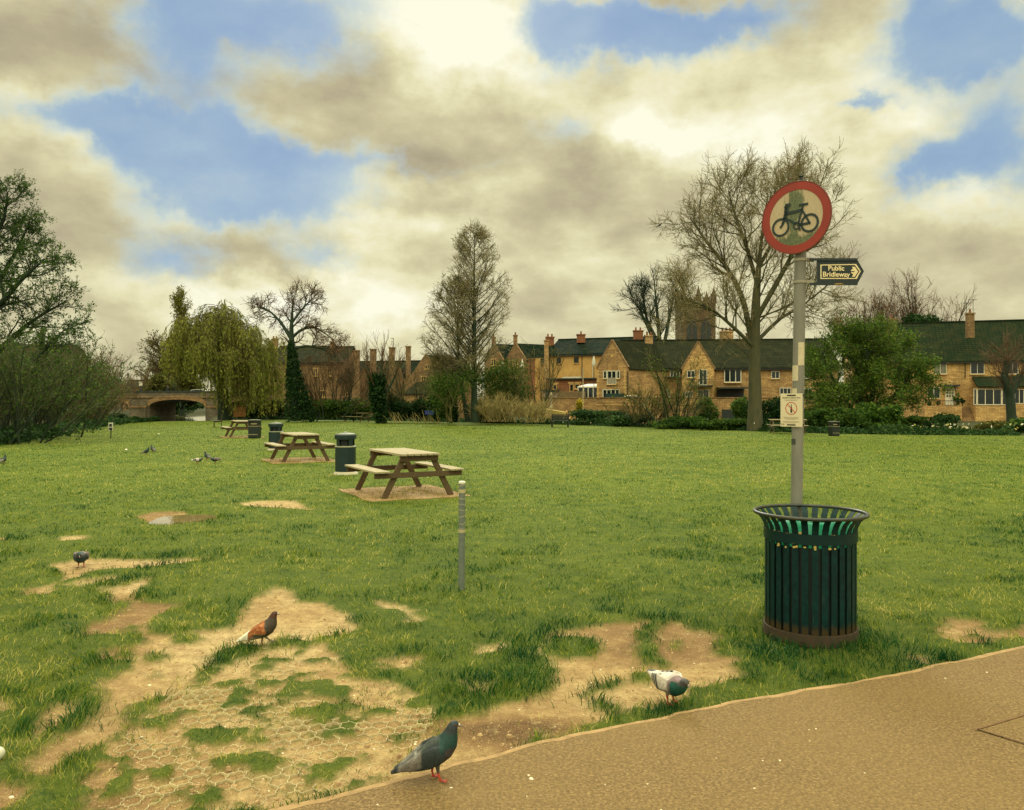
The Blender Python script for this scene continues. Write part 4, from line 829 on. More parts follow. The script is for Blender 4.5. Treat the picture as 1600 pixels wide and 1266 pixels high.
# ---- wooden board on legs by the willow trunk
def make_board():
    c = P(374.5, 655, 71); root = empty('timber_board', c, 'orange brown timber board on two short legs beside the willow trunk', 'board')
    m = M('orange_timber', (150, 100, 52), .8, .3, 2, stretch=(1, 1, 8)); w = .55
    MB().box(c.x-w, c.x+w, c.y-.05, c.y+.05, c.z+.2, c.z+1.12).build('panel', m, root, bevel=.02); MB().box(c.x-w-.05, c.x+w+.05, c.y-.09, c.y+.09, c.z+1.121, c.z+1.17).build('capping', mat_wood, root)
    for s_ in (-1, 1): MB().box(c.x+s_*w*.7-.04, c.x+s_*w*.7+.04, c.y-.04, c.y+.04, c.z-.1, c.z+.2).build('leg', mat_wood, root)
make_board()
# ---- dark log end by the left bushes
def make_log():
    c = G(111, 671); root = empty('hollow_log', c, 'dark rounded log end with a tan rim at the foot of the left bushes', 'log'); a = Vector((c.x, c.y, .24))
    MB().tube([a, a+Vector((-.3, .8, 0))], [.25, .24], 18).build('bark', M('tan_bark', (104, 88, 48), .9, .3, 9, bump=.6, bdist=.02), root, True)
    MB().tube([a+Vector((.008, -.02, 0)), a+Vector((0, .001, 0))], .205, 18).build('end_grain', M('dark_hollow', (14, 26, 22), .9, .4, 6), root)
make_log()
# ---- white ball at the left edge, paper scraps
wb = G(-4, 1188); tag(MB().lathe([(.031*math.sin(t), -.031*math.cos(t)) for t in np.linspace(.03, math.pi-.03, 14)], wb+Vector((0, 0, .03)), 20).build('ball', mat_white, None, True, org=wb.copy()), 'small white ball in the grass cut by the left edge', 'ball')
def scrap(px, py, s, lab):
    g = G(px, py); r = random.Random(px); n = 7; mb = MB(); rim = [(g.x+s*math.cos(6.28*i/n)*r.uniform(.7, 1.2), g.y+s*math.sin(6.28*i/n)*r.uniform(.7, 1.2), .03+.03*r.random()) for i in range(n)]
    mb.add([(g.x, g.y, .09)]+rim, [(0, i+1, (i+1) % n+1) for i in range(n)]); tag(mb.build('paper_scrap', M('white_scrap', (226, 220, 190), .7, .05, 4), None, org=g.copy()), lab, 'litter', 'pale scraps on the far lawn')
scrap(197, 705, .055, 'crumpled pale paper scrap left of the two dark pigeons'); scrap(248, 680, .06, 'small pale scrap far up the lawn right of the bag dispenser')

# ---- pigeons
def loft(rings, k=18):
    """rings: (x, y, z, half width, half height) along a spine in the x-z plane"""
    mb = MB(); n = len(rings); pts = [Vector(r[:3]) for r in rings]
    for i, r in enumerate(rings):
        t = (pts[min(i+1, n-1)]-pts[max(i-1, 0)]); t.y = 0; t.normalize(); u = Vector((-t.z, 0, t.x))
        for j in range(k):
            a = 2*math.pi*j/k; p = pts[i]+Vector((0, 1, 0))*math.cos(a)*r[3]+u*math.sin(a)*r[4]; mb.v.append(tuple(p))
    for i in range(n-1):
        for j in range(k): mb.f.append((i*k+j, i*k+(j+1) % k, (i+1)*k+(j+1) % k, (i+1)*k+j))
    mb.f += [tuple(reversed(range(k))), tuple((n-1)*k+j for j in range(k))]; return mb
def join(*ms):
    o = MB()
    for m_ in ms: o.add(m_.v, m_.f)
    return o
def pigeon(name_label, loc, face, spine, wing, head, beakdir, legs, colour, size=1.0, group='pigeons feeding on the ground'):
    body = loft(spine); parts = [body]
    for s_ in (-1, 1): parts.append(loft([(x, s_*y, z, w, h) for x, y, z, w, h in wing]))
    for hip, ankle, foot, fx in legs:
        parts.append(MB().tube([hip, ankle, foot], [.013, .006, .0045], 8))
        for da in (-.55, 0, .55, math.pi):
            L = .034 if da != math.pi else .018; e = Vector(foot)+Vector((math.cos(fx+da)*L, math.sin(fx+da)*L, -.001)); parts.append(MB().tube([Vector(foot)+Vector((0, 0, .001)), (Vector(foot)+e)/2+Vector((0, 0, .003)), e], [.004, .0036, .0026], 6))
    tmp = join(*parts).build('tmp', mat_white); md = tmp.modifiers.new('r', 'REMESH'); md.mode = 'VOXEL'; md.voxel_size = .0034; sm_ = tmp.modifiers.new('s', 'SMOOTH'); sm_.factor = .5; sm_.iterations = 7
    me = bpy.data.meshes.new_from_object(tmp.evaluated_get(bpy.context.evaluated_depsgraph_get())); bpy.data.objects.remove(tmp)
    n = len(me.vertices); co = np.empty(n*3, np.float32); me.vertices.foreach_get('co', co); co = co.reshape(-1, 3)
    rgb = colour(co).astype(np.float32); ed = np.empty(len(me.edges)*2, np.int32); me.edges.foreach_get('vertices', ed); ed = ed.reshape(-1, 2); cnt = np.bincount(ed.ravel(), minlength=n)[:, None]+1
    for _ in range(3):
        acc = rgb.copy(); np.add.at(acc, ed[:, 0], rgb[ed[:, 1]]); np.add.at(acc, ed[:, 1], rgb[ed[:, 0]]); rgb = acc/cnt
    rgb *= (.78+.44*vnoise(co[:, 0]+co[:, 1]*.6, co[:, 2]-co[:, 0]*.5, 75, 3))[:, None].astype(np.float32)*(.88+.24*(np.sin(co[:, 0]*420+3*np.sin(co[:, 2]*150)) > .3)[:, None]*(co[:, 0] < .03)[:, None]); rgb = rgb.astype(np.float32); me.attributes.new('col', 'FLOAT_COLOR', 'POINT').data.foreach_set('color', np.concatenate([rgb, np.ones((n, 1), np.float32)], 1).ravel())
    me.materials.clear(); me.materials.append(mat_feather); me.polygons.foreach_set('use_smooth', [True]*len(me.polygons))
    o = bpy.data.objects.new('pigeon', me); link(o); ORG[o.name] = Vector((0, 0, 0))
    hx, hz, hr = head; hd = Vector(beakdir).normalized()
    bk = MB().tube([Vector((hx, 0, hz))+hd*hr*.8, Vector((hx, 0, hz))+hd*(hr+.012), Vector((hx, 0, hz))+hd*(hr+.022)-Vector((0, 0, .003))], [.0065, .0045, .001], 8).build('beak', mat_beak, o, True)
    MB().lathe([(.0045*math.sin(t), -.0045*math.cos(t)) for t in np.linspace(.1, 3.04, 6)], Vector((hx, 0, hz))+hd*(hr+.001)+Vector((0, 0, .004)), 8).build('cere', mat_cere, o, True)
    for s_ in (-1, 1):
        e = Vector((hx+hd.x*hr*.35, s_*hr*.88, hz+.004)); MB().lathe([(.0034*math.sin(t), -.0034*math.cos(t)) for t in np.linspace(.1, 3.04, 7)], e, 10).build('eye', mat_eye, o, True)
    o.location = loc; o.rotation_euler = (0, 0, face); o.scale = (size,)*3
    return tag(o, name_label, 'pigeon', group)
mat_feather = M_attr('feathers', .65, .3, .25, 90); mat_beak = M('pale_beak', (120, 108, 90), .5, .1, 30); mat_cere = M('white_cere', (226, 220, 200), .6, .05, 30); mat_eye = M('orange_eye', (84, 34, 16), .25, .2, 30)
up_spine = [(-.180, 0, .040, .012, .006), (-.15, 0, .052, .024, .011), (-.115, 0, .066, .028, .018), (-.075, 0, .083, .042, .032), (-.03, 0, .102, .056, .047), (.012, 0, .122, .061, .056), (.045, 0, .142, .054, .054), (.065, 0, .166, .045, .046), (.073, 0, .188, .035, .037), (.078, 0, .206, .028, .029), (.084, 0, .222, .0245, .0245), (.092, 0, .235, .022, .0215), (.103, 0, .240, .014, .014), (.112, 0, .240, .006, .006)]
up_wing = [(.052, .046, .142, .010, .022), (.02, .058, .130, .012, .040), (-.03, .055, .108, .012, .042), (-.08, .040, .084, .010, .030), (-.125, .022, .066, .008, .018), (-.165, .010, .052, .006, .008)]
up_legs = [((.004, .022, .085), (-.004, .022, .03), (.004, .024, .004), .1), ((.018, -.022, .085), (.024, -.022, .03), (.036, -.024, .004), -.1)]
def c_dark(co):
    x, y, z = co.T; o = np.tile(S(58, 66, 58), (len(x), 1)); L = lambda c: np.array(S(*c)); nk = z-.9*(x-.045)
    wing = (np.abs(y) > .030) & (x < .05) & (z > .05); o[wing] = L((40, 50, 48)); o[(x < -.07)] = L((78, 80, 72)); o[(x < -.05) & (z > .075+.4*(x+.06)) & (np.abs(y) > .012)] = L((112, 108, 98)); o[x < -.15] = L((34, 42, 40))
    neck = (x > .028) & (z > .138); o[neck] = L((28, 62, 54)); o[(z > .205)] = L((50, 58, 58)); o[(x > .05) & (z < .15)] = L((66, 62, 62)); o[(np.abs(x+.074) < .003) & (z > .118)] = L((160, 162, 150))
    o[(z < .075) & (x > -.03)] = L((74, 80, 70)); o[(z < .042) & (x > -.06)] = L((182, 72, 48)); return o
pg = G(680, 1224); pigeon('dark grey pigeon with pale cere standing on the path edge, nearest the viewer', (pg.x-.01, pg.y, .014), math.radians(6), up_spine, up_wing, (.092, .234, .0205), (1, 0, -.12), up_legs, c_dark, 1.0)
# pale chequered bird bending forward
lo_spine = [(-.185, 0, .120, .012, .006), (-.15, 0, .118, .024, .010), (-.11, 0, .114, .030, .018), (-.07, 0, .112, .044, .034), (-.025, 0, .110, .058, .050), (.018, 0, .108, .063, .059), (.055, 0, .108, .058, .056), (.085, 0, .116, .045, .045), (.106, 0, .128, .032, .034), (.119, 0, .141, .024, .025), (.129, 0, .149, .0215, .0215), (.140, 0, .150, .018, .018), (.149, 0, .146, .012, .012), (.155, 0, .143, .006, .006)]
lo_wing = [(.06, .047, .118, .010, .022), (.02, .060, .118, .012, .042), (-.03, .057, .114, .012, .044), (-.08, .042, .114, .010, .030), (-.125, .026, .117, .008, .017), (-.172, .014, .121, .006, .008)]
lo_legs = [((.008, .024, .07), (.0, .024, .028), (.006, .026, .004), .1), ((.012, -.024, .07), (.01, -.024, .03), (.02, -.026, .004), -.1)]
def c_pale(co):
    x, y, z = co.T; L = lambda c: np.array(S(*c)); o = np.tile(S(196, 188, 172), (len(x), 1)); o[(z < .09) & (x > -.06)] = L((150, 146, 132))
    w = (np.abs(y) > .024) & (z > .075); t = x+.35*(z-.11)
    for a in (-.030, -.058, -.088): o[w & (np.abs(t-a) < .0105)] = L((36, 46, 44))
    o[(x < -.14) & (np.abs(y) < .02)] = L((66, 72, 68)); o[(x < -.105) & (np.abs(y) >= .02)] = L((206, 200, 184)); o[(x > .05)] = L((128, 108, 106)); o[(x > .062) & (z < .142)] = L((22, 76, 62)); o[(x > .105) & (z > .128)] = L((78, 78, 74))
    o[(z < .046) & (x < .06) & (x > -.06)] = L((182, 78, 52)); return o
pp_ = G(1046, 1101); pigeon('pale grey pigeon with dark wing bars and green neck bending forward on bare earth', (pp_.x, pp_.y, .012), math.radians(-62), lo_spine, lo_wing, (.133, .150, .021), (1, 0, -.5), lo_legs, c_pale, 1.0)
def c_brown(co):
    x, y, z = co.T; L = lambda c: np.array(S(*c)); n = 2*vnoise(x-.5*z, z+y, 95, 4)-1; o = np.tile(S(150, 88, 46), (len(x), 1)); o[n > .35] = L((184, 122, 70)); o[n < -.5] = L((116, 64, 36))
    o[(x < -.088)] = L((232, 226, 196)); o[(x > .02+.25*(.2-z)) & (z > .09)] = L((70, 62, 50)); o[(z > .212)] = L((84, 54, 42)); o[(z < .082) & (x > -.075)] = L((122, 110, 84)); o[(z < .105) & (z > .082) & (np.abs(y) > .02) & (x > -.05)] = L((62, 66, 46)); o[(z < .042) & (x > -.06)] = L((136, 62, 42)); return o
br_legs = [((.004, .022, .085), (-.004, .022, .03), (.0, .024, .004), .1), ((.018, -.022, .085), (.05, -.022, .062), (.07, -.022, .046), -.1)]
pb = G(409, 1006); pigeon('rusty brown pigeon with white tail walking on bare earth', (pb.x, pb.y, -.02), math.radians(4), up_spine, up_wing, (.092, .234, .0205), (1, 0, -.1), br_legs, c_brown, .95)
def c_front(co):
    o = c_dark(co); x, y, z = co.T; o[(z > .11) & (x < .04)] = np.array(S(118, 104, 96)); o[(x > .03) & (z < .12)] = np.array(S(28, 56, 56)); return o
pf = G(127, 884); pigeon('plump dark pigeon seen head on with its head low, on the far bare strip', (pf.x, pf.y, -.015), math.radians(-72), lo_spine, lo_wing, (.133, .150, .021), (.8, .5, -.6), lo_legs, c_front, .98)
base = [o for o in C.objects if o.name.startswith('pigeon')]
FAR = [(228, 711, 0, 25, 'dark pigeon on the far lawn, left one of a pair near the paper scrap'), (239, 707, 0, 150, 'dark pigeon on the far lawn, right one of a pair near the paper scrap'), (308, 725, 1, 20, 'black and white pigeon head down, left of three on the lawn beyond the puddle'),
       (324, 719, 0, 155, 'grey and white pigeon turned left, middle of three on the lawn beyond the puddle'), (337, 724, 3, 200, 'dark pigeon with head lowered, right of three on the lawn beyond the puddle'), (5, 725, 0, 90, 'dark pigeon beside the bare strip at the far left edge')]
for px, py, k, a, lab in FAR:
    o = copy_tree(base[k]); o.location = G(px, py); o.rotation_euler = (0, 0, math.radians(a)); o.scale = (.95,)*3; o['label'] = lab

# ================================================================== TREES AND SHRUBS
def unit(a): return a/(np.linalg.norm(a, axis=-1, keepdims=True)+1e-9)
def grow(pos, d, ln, r0, r1, n, wob, trop, rng):
    M_ = len(pos); Pn = np.empty((M_, n+1, 3)); Pn[:, 0] = pos; D = unit(np.array(d, float)); st = (ln/n)[:, None]
    for i in range(n):
        D = unit(D+rng.normal(0, wob, (M_, 3))+np.asarray(trop)); Pn[:, i+1] = Pn[:, i]+D*st
    t = np.linspace(0, 1, n+1)[None, :]; R = r0[:, None]*(1-t)+r1[:, None]*t; return Pn, R
def spawn(Pn, R, per, t0, t1, ang, angsd, rng, flat=0.0, even=False):
    M_, n1, _ = Pn.shape; n = n1-1; per = int(per)
    if even: t = t0+(t1-t0)*(np.arange(per)[None, :]+rng.random((M_, per)))/per
    else: t = rng.uniform(t0, t1, (M_, per))
    f = np.clip(t*n, 0, n-1e-6); i = f.astype(int); w = (f-i)[..., None]; m = np.arange(M_)[:, None]
    a = Pn[m, i]; b = Pn[m, i+1]; p = a+(b-a)*w; T = unit(b-a); rr = R[m, i]*(1-w[..., 0])+R[m, i+1]*w[..., 0]
    q = rng.normal(0, 1, T.shape); q[..., 2] *= 1-flat; q -= (q*T).sum(-1, keepdims=True)*T; q = unit(q); an = rng.normal(ang, angsd, t.shape)[..., None]
    return p.reshape(-1, 3), (T*np.cos(an)+q*np.sin(an)).reshape(-1, 3), t.ravel(), rr.ravel()
def tubes_np(sets):
    """sets: list of (P (M,n,3), R (M,n), k) -> verts, quads"""
    VV, FF, off = [], [], 0
    for Pn, R, k in sets:
        M_, n, _ = Pn.shape
        if M_ == 0: continue
        T = unit(np.gradient(Pn, axis=1)); ref = np.zeros_like(T); ref[..., 0] = 1; alt = np.abs(T[..., 0]) > .8; ref[alt] = (0, 1, 0)
        a = unit(np.cross(T, ref)); b = np.cross(T, a); th = 2*np.pi*np.arange(k)/k
        V = Pn[:, :, None]+R[:, :, None, None]*(a[:, :, None]*np.cos(th)[:, None]+b[:, :, None]*np.sin(th)[:, None])
        idx = off+np.arange(M_*n*k).reshape(M_, n, k); q = np.stack([idx[:, :-1], np.roll(idx, -1, 2)[:, :-1], np.roll(idx, -1, 2)[:, 1:], idx[:, 1:]], -1)
        VV.append(V.reshape(-1, 3)); FF.append(q.reshape(-1, 4)); off += M_*n*k
    return np.concatenate(VV), np.concatenate(FF)
def leaf_quads(cen, size, rng, droop=0.0, asp=1.6):
    n = len(cen); a = unit(rng.normal(0, 1, (n, 3))-np.array([0, 0, droop])); b = unit(np.cross(a, rng.normal(0, 1, (n, 3)))); s = (size*rng.uniform(.6, 1.3, n))[:, None]
    V = np.stack([cen-a*s*asp*.5, cen+b*s*.42, cen+a*s*asp*.5, cen-b*s*.42], 1); return V.reshape(-1, 3), np.arange(4*n).reshape(n, 4)
def sample_on(Pn, k, rng, spread=0.0):
    M_, n1, _ = Pn.shape; t = rng.random((M_, k))*(n1-1-1e-6); i = t.astype(int); w = (t-i)[..., None]; m = np.arange(M_)[:, None]
    p = Pn[m, i]*(1-w)+Pn[m, i+1]*w; return (p+rng.normal(0, spread, p.shape)).reshape(-1, 3) if spread else p.reshape(-1, 3)

bark_grey = M('grey_green_bark', (84, 80, 50), .95, .35, 5, c2=(58, 62, 40), bump=.6, bdist=.03, stretch=(1, 1, .3))
bark_dark = M('dark_bark', (36, 52, 32), .95, .35, 5, bump=.5, bdist=.03, stretch=(1, 1, .3))
bark_brown = M('red_brown_bark', (96, 76, 46), .95, .3, 5, bump=.6, bdist=.03, stretch=(1, 1, .25))
twig_tan = M('tan_twigs', (122, 112, 80), .9, .25, 2)
twig_red = M('brown_twigs', (92, 70, 44), .9, .3, 2)
twig_thicket = M('thicket_twigs', (70, 72, 42), .9, .3, 2)
twig_olive = M('olive_twigs', (88, 84, 42), .9, .3, 2)
lf_bud = M_leaf('bud', [(0, (112, 100, 48)), (.5, (142, 136, 68)), (1, (156, 156, 82))])
twig_pale = M('straw_stems', (150, 136, 84), .9, .25, 3)
lf_fresh = M_leaf('fresh_leaf', [(0, (38, 70, 24)), (.5, (78, 110, 36)), (1, (128, 148, 56))])
lf_mid = M_leaf('mid_leaf', [(0, (34, 64, 26)), (.5, (68, 98, 38)), (1, (112, 130, 54))], .55, .45)
lf_dark = M_leaf('dark_ivy_leaf', [(0, (18, 44, 22)), (.6, (42, 70, 30)), (1, (76, 102, 48))], .6, .3)
lf_willow = M_leaf('willow_leaf', [(0, (88, 104, 38)), (.5, (134, 142, 58)), (1, (174, 172, 86))], .55, .5)
lf_yellow = M_leaf('golden_leaf', [(0, (150, 140, 36)), (.6, (196, 178, 56)), (1, (214, 198, 90))])
lf_olive = M_leaf('olive_leaf', [(0, (58, 66, 28)), (.6, (94, 98, 44)), (1, (128, 122, 62))], .55, .45)
lf_poplar = M_leaf('poplar_leaf', [(0, (84, 92, 34)), (.6, (122, 122, 48)), (1, (150, 142, 66))])
lf_moss = M_leaf('moss_leaf', [(0, (36, 62, 22)), (.5, (70, 98, 34)), (1, (108, 126, 50))])
lf_silver = M_leaf('dim_leaf', [(0, (30, 58, 28)), (.6, (58, 88, 44)), (1, (98, 120, 66))])

def make_tree(name, label, cat, base, trunks, levels, bark, twig, leaf=None, seed=1, group=None, trunk_r=.2, thick=1.0, extra=None):
    """trunks: list of polylines (absolute points, radius list). levels: dicts per, t0, t1, ang, sd, len(fn of t, parent index depth), n, wob, trop, rf, k"""
    rng = np.random.default_rng(seed); root = empty(name, base, label, cat, group)
    wood, crown = [], []; leafsets = []
    cur = []
    for pts, rad in trunks:
        pts = np.array(pts, float); t = np.linspace(0, len(pts)-1, 4*(len(pts)-1)+1); xi = np.arange(len(pts))
        pl = np.stack([np.interp(t, xi, pts[:, j]) for j in range(3)], 1)
        for _ in range(2): pl[1:-1] = (pl[:-2]+2*pl[1:-1]+pl[2:])/4
        rl = np.interp(t, xi, rad); cur.append((pl[None], rl[None]))
    for pl, rl in cur: wood.append((pl, rl, 9))
    for li, lv in enumerate(levels):
        nxt = []
        for pl, rl in cur:
            p, d, t, r = spawn(pl, rl, lv['per'], lv.get('t0', .3), lv.get('t1', 1), lv.get('ang', .8), lv.get('sd', .2), rng, lv.get('flat', 0), lv.get('even', li == 0))
            ln = lv['len'](t)*rng.uniform(lv.get('lo', .7), lv.get('hi', 1.15), len(t)); r0 = np.minimum(r*lv.get('rf', .6), lv.get('rmax', 9)); r0 = np.maximum(r0, lv.get('rmin', .008))*1.0
            q = grow(p, d, ln, r0, np.maximum(r0*lv.get('tip', .35), lv.get('rmin', .008)*.7), lv.get('n', 4), lv.get('wob', .15), lv.get('trop', (0, 0, .05)), rng); nxt.append(q)
        for pl, rl in nxt: (wood if lv.get('wood') else crown).append((pl, rl, lv.get('k', 3)))
        if lv.get('leaf'):
            for pl, rl in nxt: leafsets.append(sample_on(pl, lv['leaf'], rng, lv.get('spread', .1)))
        if lv.get('cont', True): cur = nxt
    V, Fq = tubes_np(wood); mesh_np('trunk', V, [Fq], bark, root, True)
    if crown: V, Fq = tubes_np(crown); mesh_np('crown', V, [Fq], twig, root)
    if leaf:
        mat, size, droop = leaf; c = np.concatenate(leafsets); V, Fq = leaf_quads(c, size, rng, droop); v = np.clip(rng.normal(.5, .22, len(c))+.35*(fbm(c[:, 0]*1.0+c[:, 1], c[:, 2], .9, seed)-.5), 0, 1)
        mesh_np('foliage', V, [Fq], mat, root, attrs={'v': np.repeat(v, 4)})
    return root

def cloud(base, w, h, depth, n, rng, lumps=9, hollow=.35, flat_bottom=True):
    """leaf positions through a lumpy crown"""
    c = []; per = n//lumps
    for i in range(lumps):
        a = rng.uniform(0, 2*np.pi); rr = rng.random()**.5; lc = np.array([.30*w*rr*np.cos(a), .30*depth*rr*np.sin(a), h*rng.uniform(.22, .78)]); s = np.array([w, depth, h])*rng.uniform(.16, .27)
        q = unit(rng.normal(0, 1, (per, 3)))*(hollow+(1-hollow)*rng.random((per, 1))**.6)*rng.uniform(.8, 1.15, (per, 1))*s; c.append(lc+q)
    c = np.concatenate(c); c[:, 2] = np.abs(c[:, 2]); return c+np.array(base)
def make_bush(name, label, base, w, h, mat, n, size, seed, cat='bush', depth=None, lumps=9, stems=7, twig=None, group=None, hollow=.35):
    rng = np.random.default_rng(seed); root = empty(name, base, label, cat, group); depth = depth or w*.8
    p = np.tile(np.array(base, float), (stems, 1))+np.c_[rng.normal(0, w*.07, stems), rng.normal(0, depth*.07, stems), np.zeros(stems)]
    d = np.c_[rng.normal(0, .45*w/h, stems), rng.normal(0, .45, stems), np.ones(stems)]
    P1, R1 = grow(p, d, np.full(stems, h*.8), np.full(stems, .02+.008*h), np.full(stems, .008), 5, .12, (0, 0, .05), rng)
    p2, d2, t, r = spawn(P1, R1, 7, .2, 1, .6, .2, rng); P2, R2 = grow(p2, d2, h*.3*rng.uniform(.5, 1.1, len(t)), r*.6, r*.3, 3, .2, (0, 0, .05), rng)
    V, Fq = tubes_np([(P1, R1, 4), (P2, R2, 3)]); mesh_np('stems', V, [Fq], twig or bark_dark, root)
    c = cloud(base, w, h, depth, n, rng, lumps, hollow); V, Fq = leaf_quads(c, size, rng); v = np.clip(rng.normal(.45, .2, len(c))+.5*(fbm(c[:, 0]+c[:, 1], c[:, 2], 1.3, seed)-.5), 0, 1)
    mesh_np('foliage', V, [Fq], mat, root, attrs={'v': np.repeat(v, 4)}); return root
def make_twiggy(name, label, base, w, h, twig, seed, stems=26, per=7, leaf=None, cat='bush', rbase=.03, spreadk=.5, group=None, twig_r=.007, nleaf=3):
    rng = np.random.default_rng(seed); root = empty(name, base, label, cat, group)
    p = np.tile(np.array(base, float), (stems, 1))+np.c_[rng.normal(0, w*.16, stems), rng.normal(0, w*.12, stems), np.zeros(stems)]
    d = np.c_[(p[:, 0]-base[0])/w*2.2+rng.normal(0, spreadk*.5, stems), rng.normal(0, spreadk*.6, stems), np.ones(stems)]
    P1, R1 = grow(p, d, h*rng.uniform(.65, 1.05, stems), np.full(stems, rbase), np.full(stems, twig_r), 6, .09, (0, 0, .03), rng)
    p2, d2, t, r = spawn(P1, R1, per, .15, 1, .5, .2, rng); P2, R2 = grow(p2, d2, h*.42*rng.uniform(.5, 1.1, len(t))*(1.1-.6*t), np.maximum(r*.55, twig_r), np.full(len(t), twig_r*.8), 4, .13, (0, 0, .06), rng)
    p3, d3, t3, r3 = spawn(P2, R2, 5, .2, 1, .6, .25, rng); P3, R3 = grow(p3, d3, h*.17*rng.uniform(.5, 1.2, len(t3)), np.full(len(t3), twig_r*.9), np.full(len(t3), twig_r*.6), 3, .18, (0, 0, .05), rng)
    V, Fq = tubes_np([(P1, R1, 4)]); mesh_np('stems', V, [Fq], bark_dark if twig is not twig_pale else twig_pale, root)
    V, Fq = tubes_np([(P2, R2, 3), (P3, R3, 3)]); mesh_np('crown', V, [Fq], twig, root)
    if leaf:
        c = sample_on(P3, nleaf, rng, .06); V, Fq = leaf_quads(c, leaf[1], rng); v = np.clip(rng.normal(.5, .22, len(c)), 0, 1); mesh_np('foliage', V, [Fq], leaf[0], root, attrs={'v': np.repeat(v, 4)})
    return root
A3 = lambda v: (v.x, v.y, v.z)

# the tall bare tree behind the sign
D = 45.0; tb = P(1180, 674, D)
tp = [A3(P(1180, 676, D)), A3(P(1180, 640, D)), A3(P(1179, 560, D)), A3(P(1181, 470, D)), A3(P(1186, 410, D-.2)), A3(P(1192, 355, D)), A3(P(1200, 302, D))]
sub = lambda *q: [A3(P(a, b, D+c)) for a, b, c in q]
make_tree('bare_tree', 'tall bare broad crowned tree on the lawn edge just left of the sign post', 'tree', tb,
    [(tp, [.50, .38, .32, .24, .13, .07, .025]), (sub((1179, 560, 0), (1163, 470, .3), (1138, 420, .8), (1105, 380, 1), (1078, 340, 1.2)), [.16, .16, .12, .08, .03]), (sub((1181, 500, 0), (1215, 440, -.5), (1245, 385, -1), (1262, 335, -1.2), (1272, 296, -1.4)), [.14, .14, .10, .07, .03]),
     (sub((1180, 545, 0), (1150, 515, -.8), (1110, 480, -1.4), (1060, 465, -1.8)), [.12, .10, .07, .03]), (sub((1182, 440, 0), (1165, 380, .5), (1148, 335, .6), (1138, 298, .7)), [.12, .11, .07, .03]), (sub((1181, 535, 0), (1215, 500, .8), (1258, 475, 1.4), (1300, 440, 1.6)), [.12, .10, .07, .03]), (sub((1184, 420, 0), (1218, 360, 1), (1232, 325, 1.4), (1234, 292, 1.5)), [.11, .10, .06, .03])],
    [dict(per=17, t0=.28, t1=.98, ang=.78, sd=.2, len=lambda t: 3.7-1.9*t, rf=.45, rmin=.024, rmax=.06, n=6, wob=.13, trop=(0, 0, .06), k=5, wood=True),
     dict(per=9, t0=.15, t1=1, ang=.75, sd=.25, len=lambda t: 1.7-.7*t, rf=.6, rmin=.0135, n=5, wob=.16, trop=(0, 0, .07), k=3),
     dict(per=8, t0=.15, t1=1, ang=.75, sd=.3, len=lambda t: .85-.3*t, rf=.6, rmin=.0105, n=3, wob=.2, trop=(0, 0, .08), k=3, leaf=1, spread=.03)], bark_grey, twig_tan, (lf_bud, .045, 0), 3)

# the pair of conical bare larch-like trees in the middle
def conical(px, base_row, top_row, D, wtop, seed, label, lean=(0, 0), first=.18, rr=.30, k=1.0):
    b = P(px, base_row, D); t = P(px+lean[0], top_row, D); H = t.z-b.z; ml = lambda q: b.lerp(t, q)+Vector((lean[1]*4*q*(1-q), 0, 0))
    return make_tree('conical_tree', label, 'tree', b, [([A3(ml(q/8)) for q in range(9)], [rr*v for v in (1, .74, .64, .55, .46, .36, .25, .14, .05)])],
        [dict(per=int(100*k), t0=first, t1=.99, ang=.84, sd=.07, lo=.9, hi=1.05, len=lambda q: wtop*np.where(q < .38, .6+1.05*q, np.clip(1-((q-.38)/.66)**2, .05, 1)), rf=.28, rmin=.018, rmax=.05, n=6, wob=.06, trop=(0, 0, .03), k=4, wood=True, even=True),
         dict(per=11, t0=.25, t1=1, ang=.75, sd=.25, len=lambda q: .95-.4*q, rf=.6, rmin=.012, n=4, wob=.16, trop=(0, 0, .03), k=3),
         dict(per=5, t0=.1, t1=1, ang=.8, sd=.3, len=lambda q: .5-.15*q, rf=.6, rmin=.0085, n=3, wob=.25, trop=(0, 0, -.02), k=3, leaf=1, spread=.04)], bark_dark, twig_tan, (lf_bud, .05, 0), seed, 'conical bare trees')
conical(741, 659, 362, 56, 3.7, 5, 'tallest conical bare tree with a straight dark trunk in the middle of the far bank')
conical(731, 659, 445, 56.5, 3.6, 6, 'smaller conical bare tree leaning left against the tallest one', lean=(-14, -.35), first=.25, rr=.2, k=.8)
conical(708, 658, 560, 57, 1.5, 7, 'slim low conical sapling with ivy at its foot left of the leaning conical tree', lean=(-18, 0), first=.3, rr=.14, k=.4)

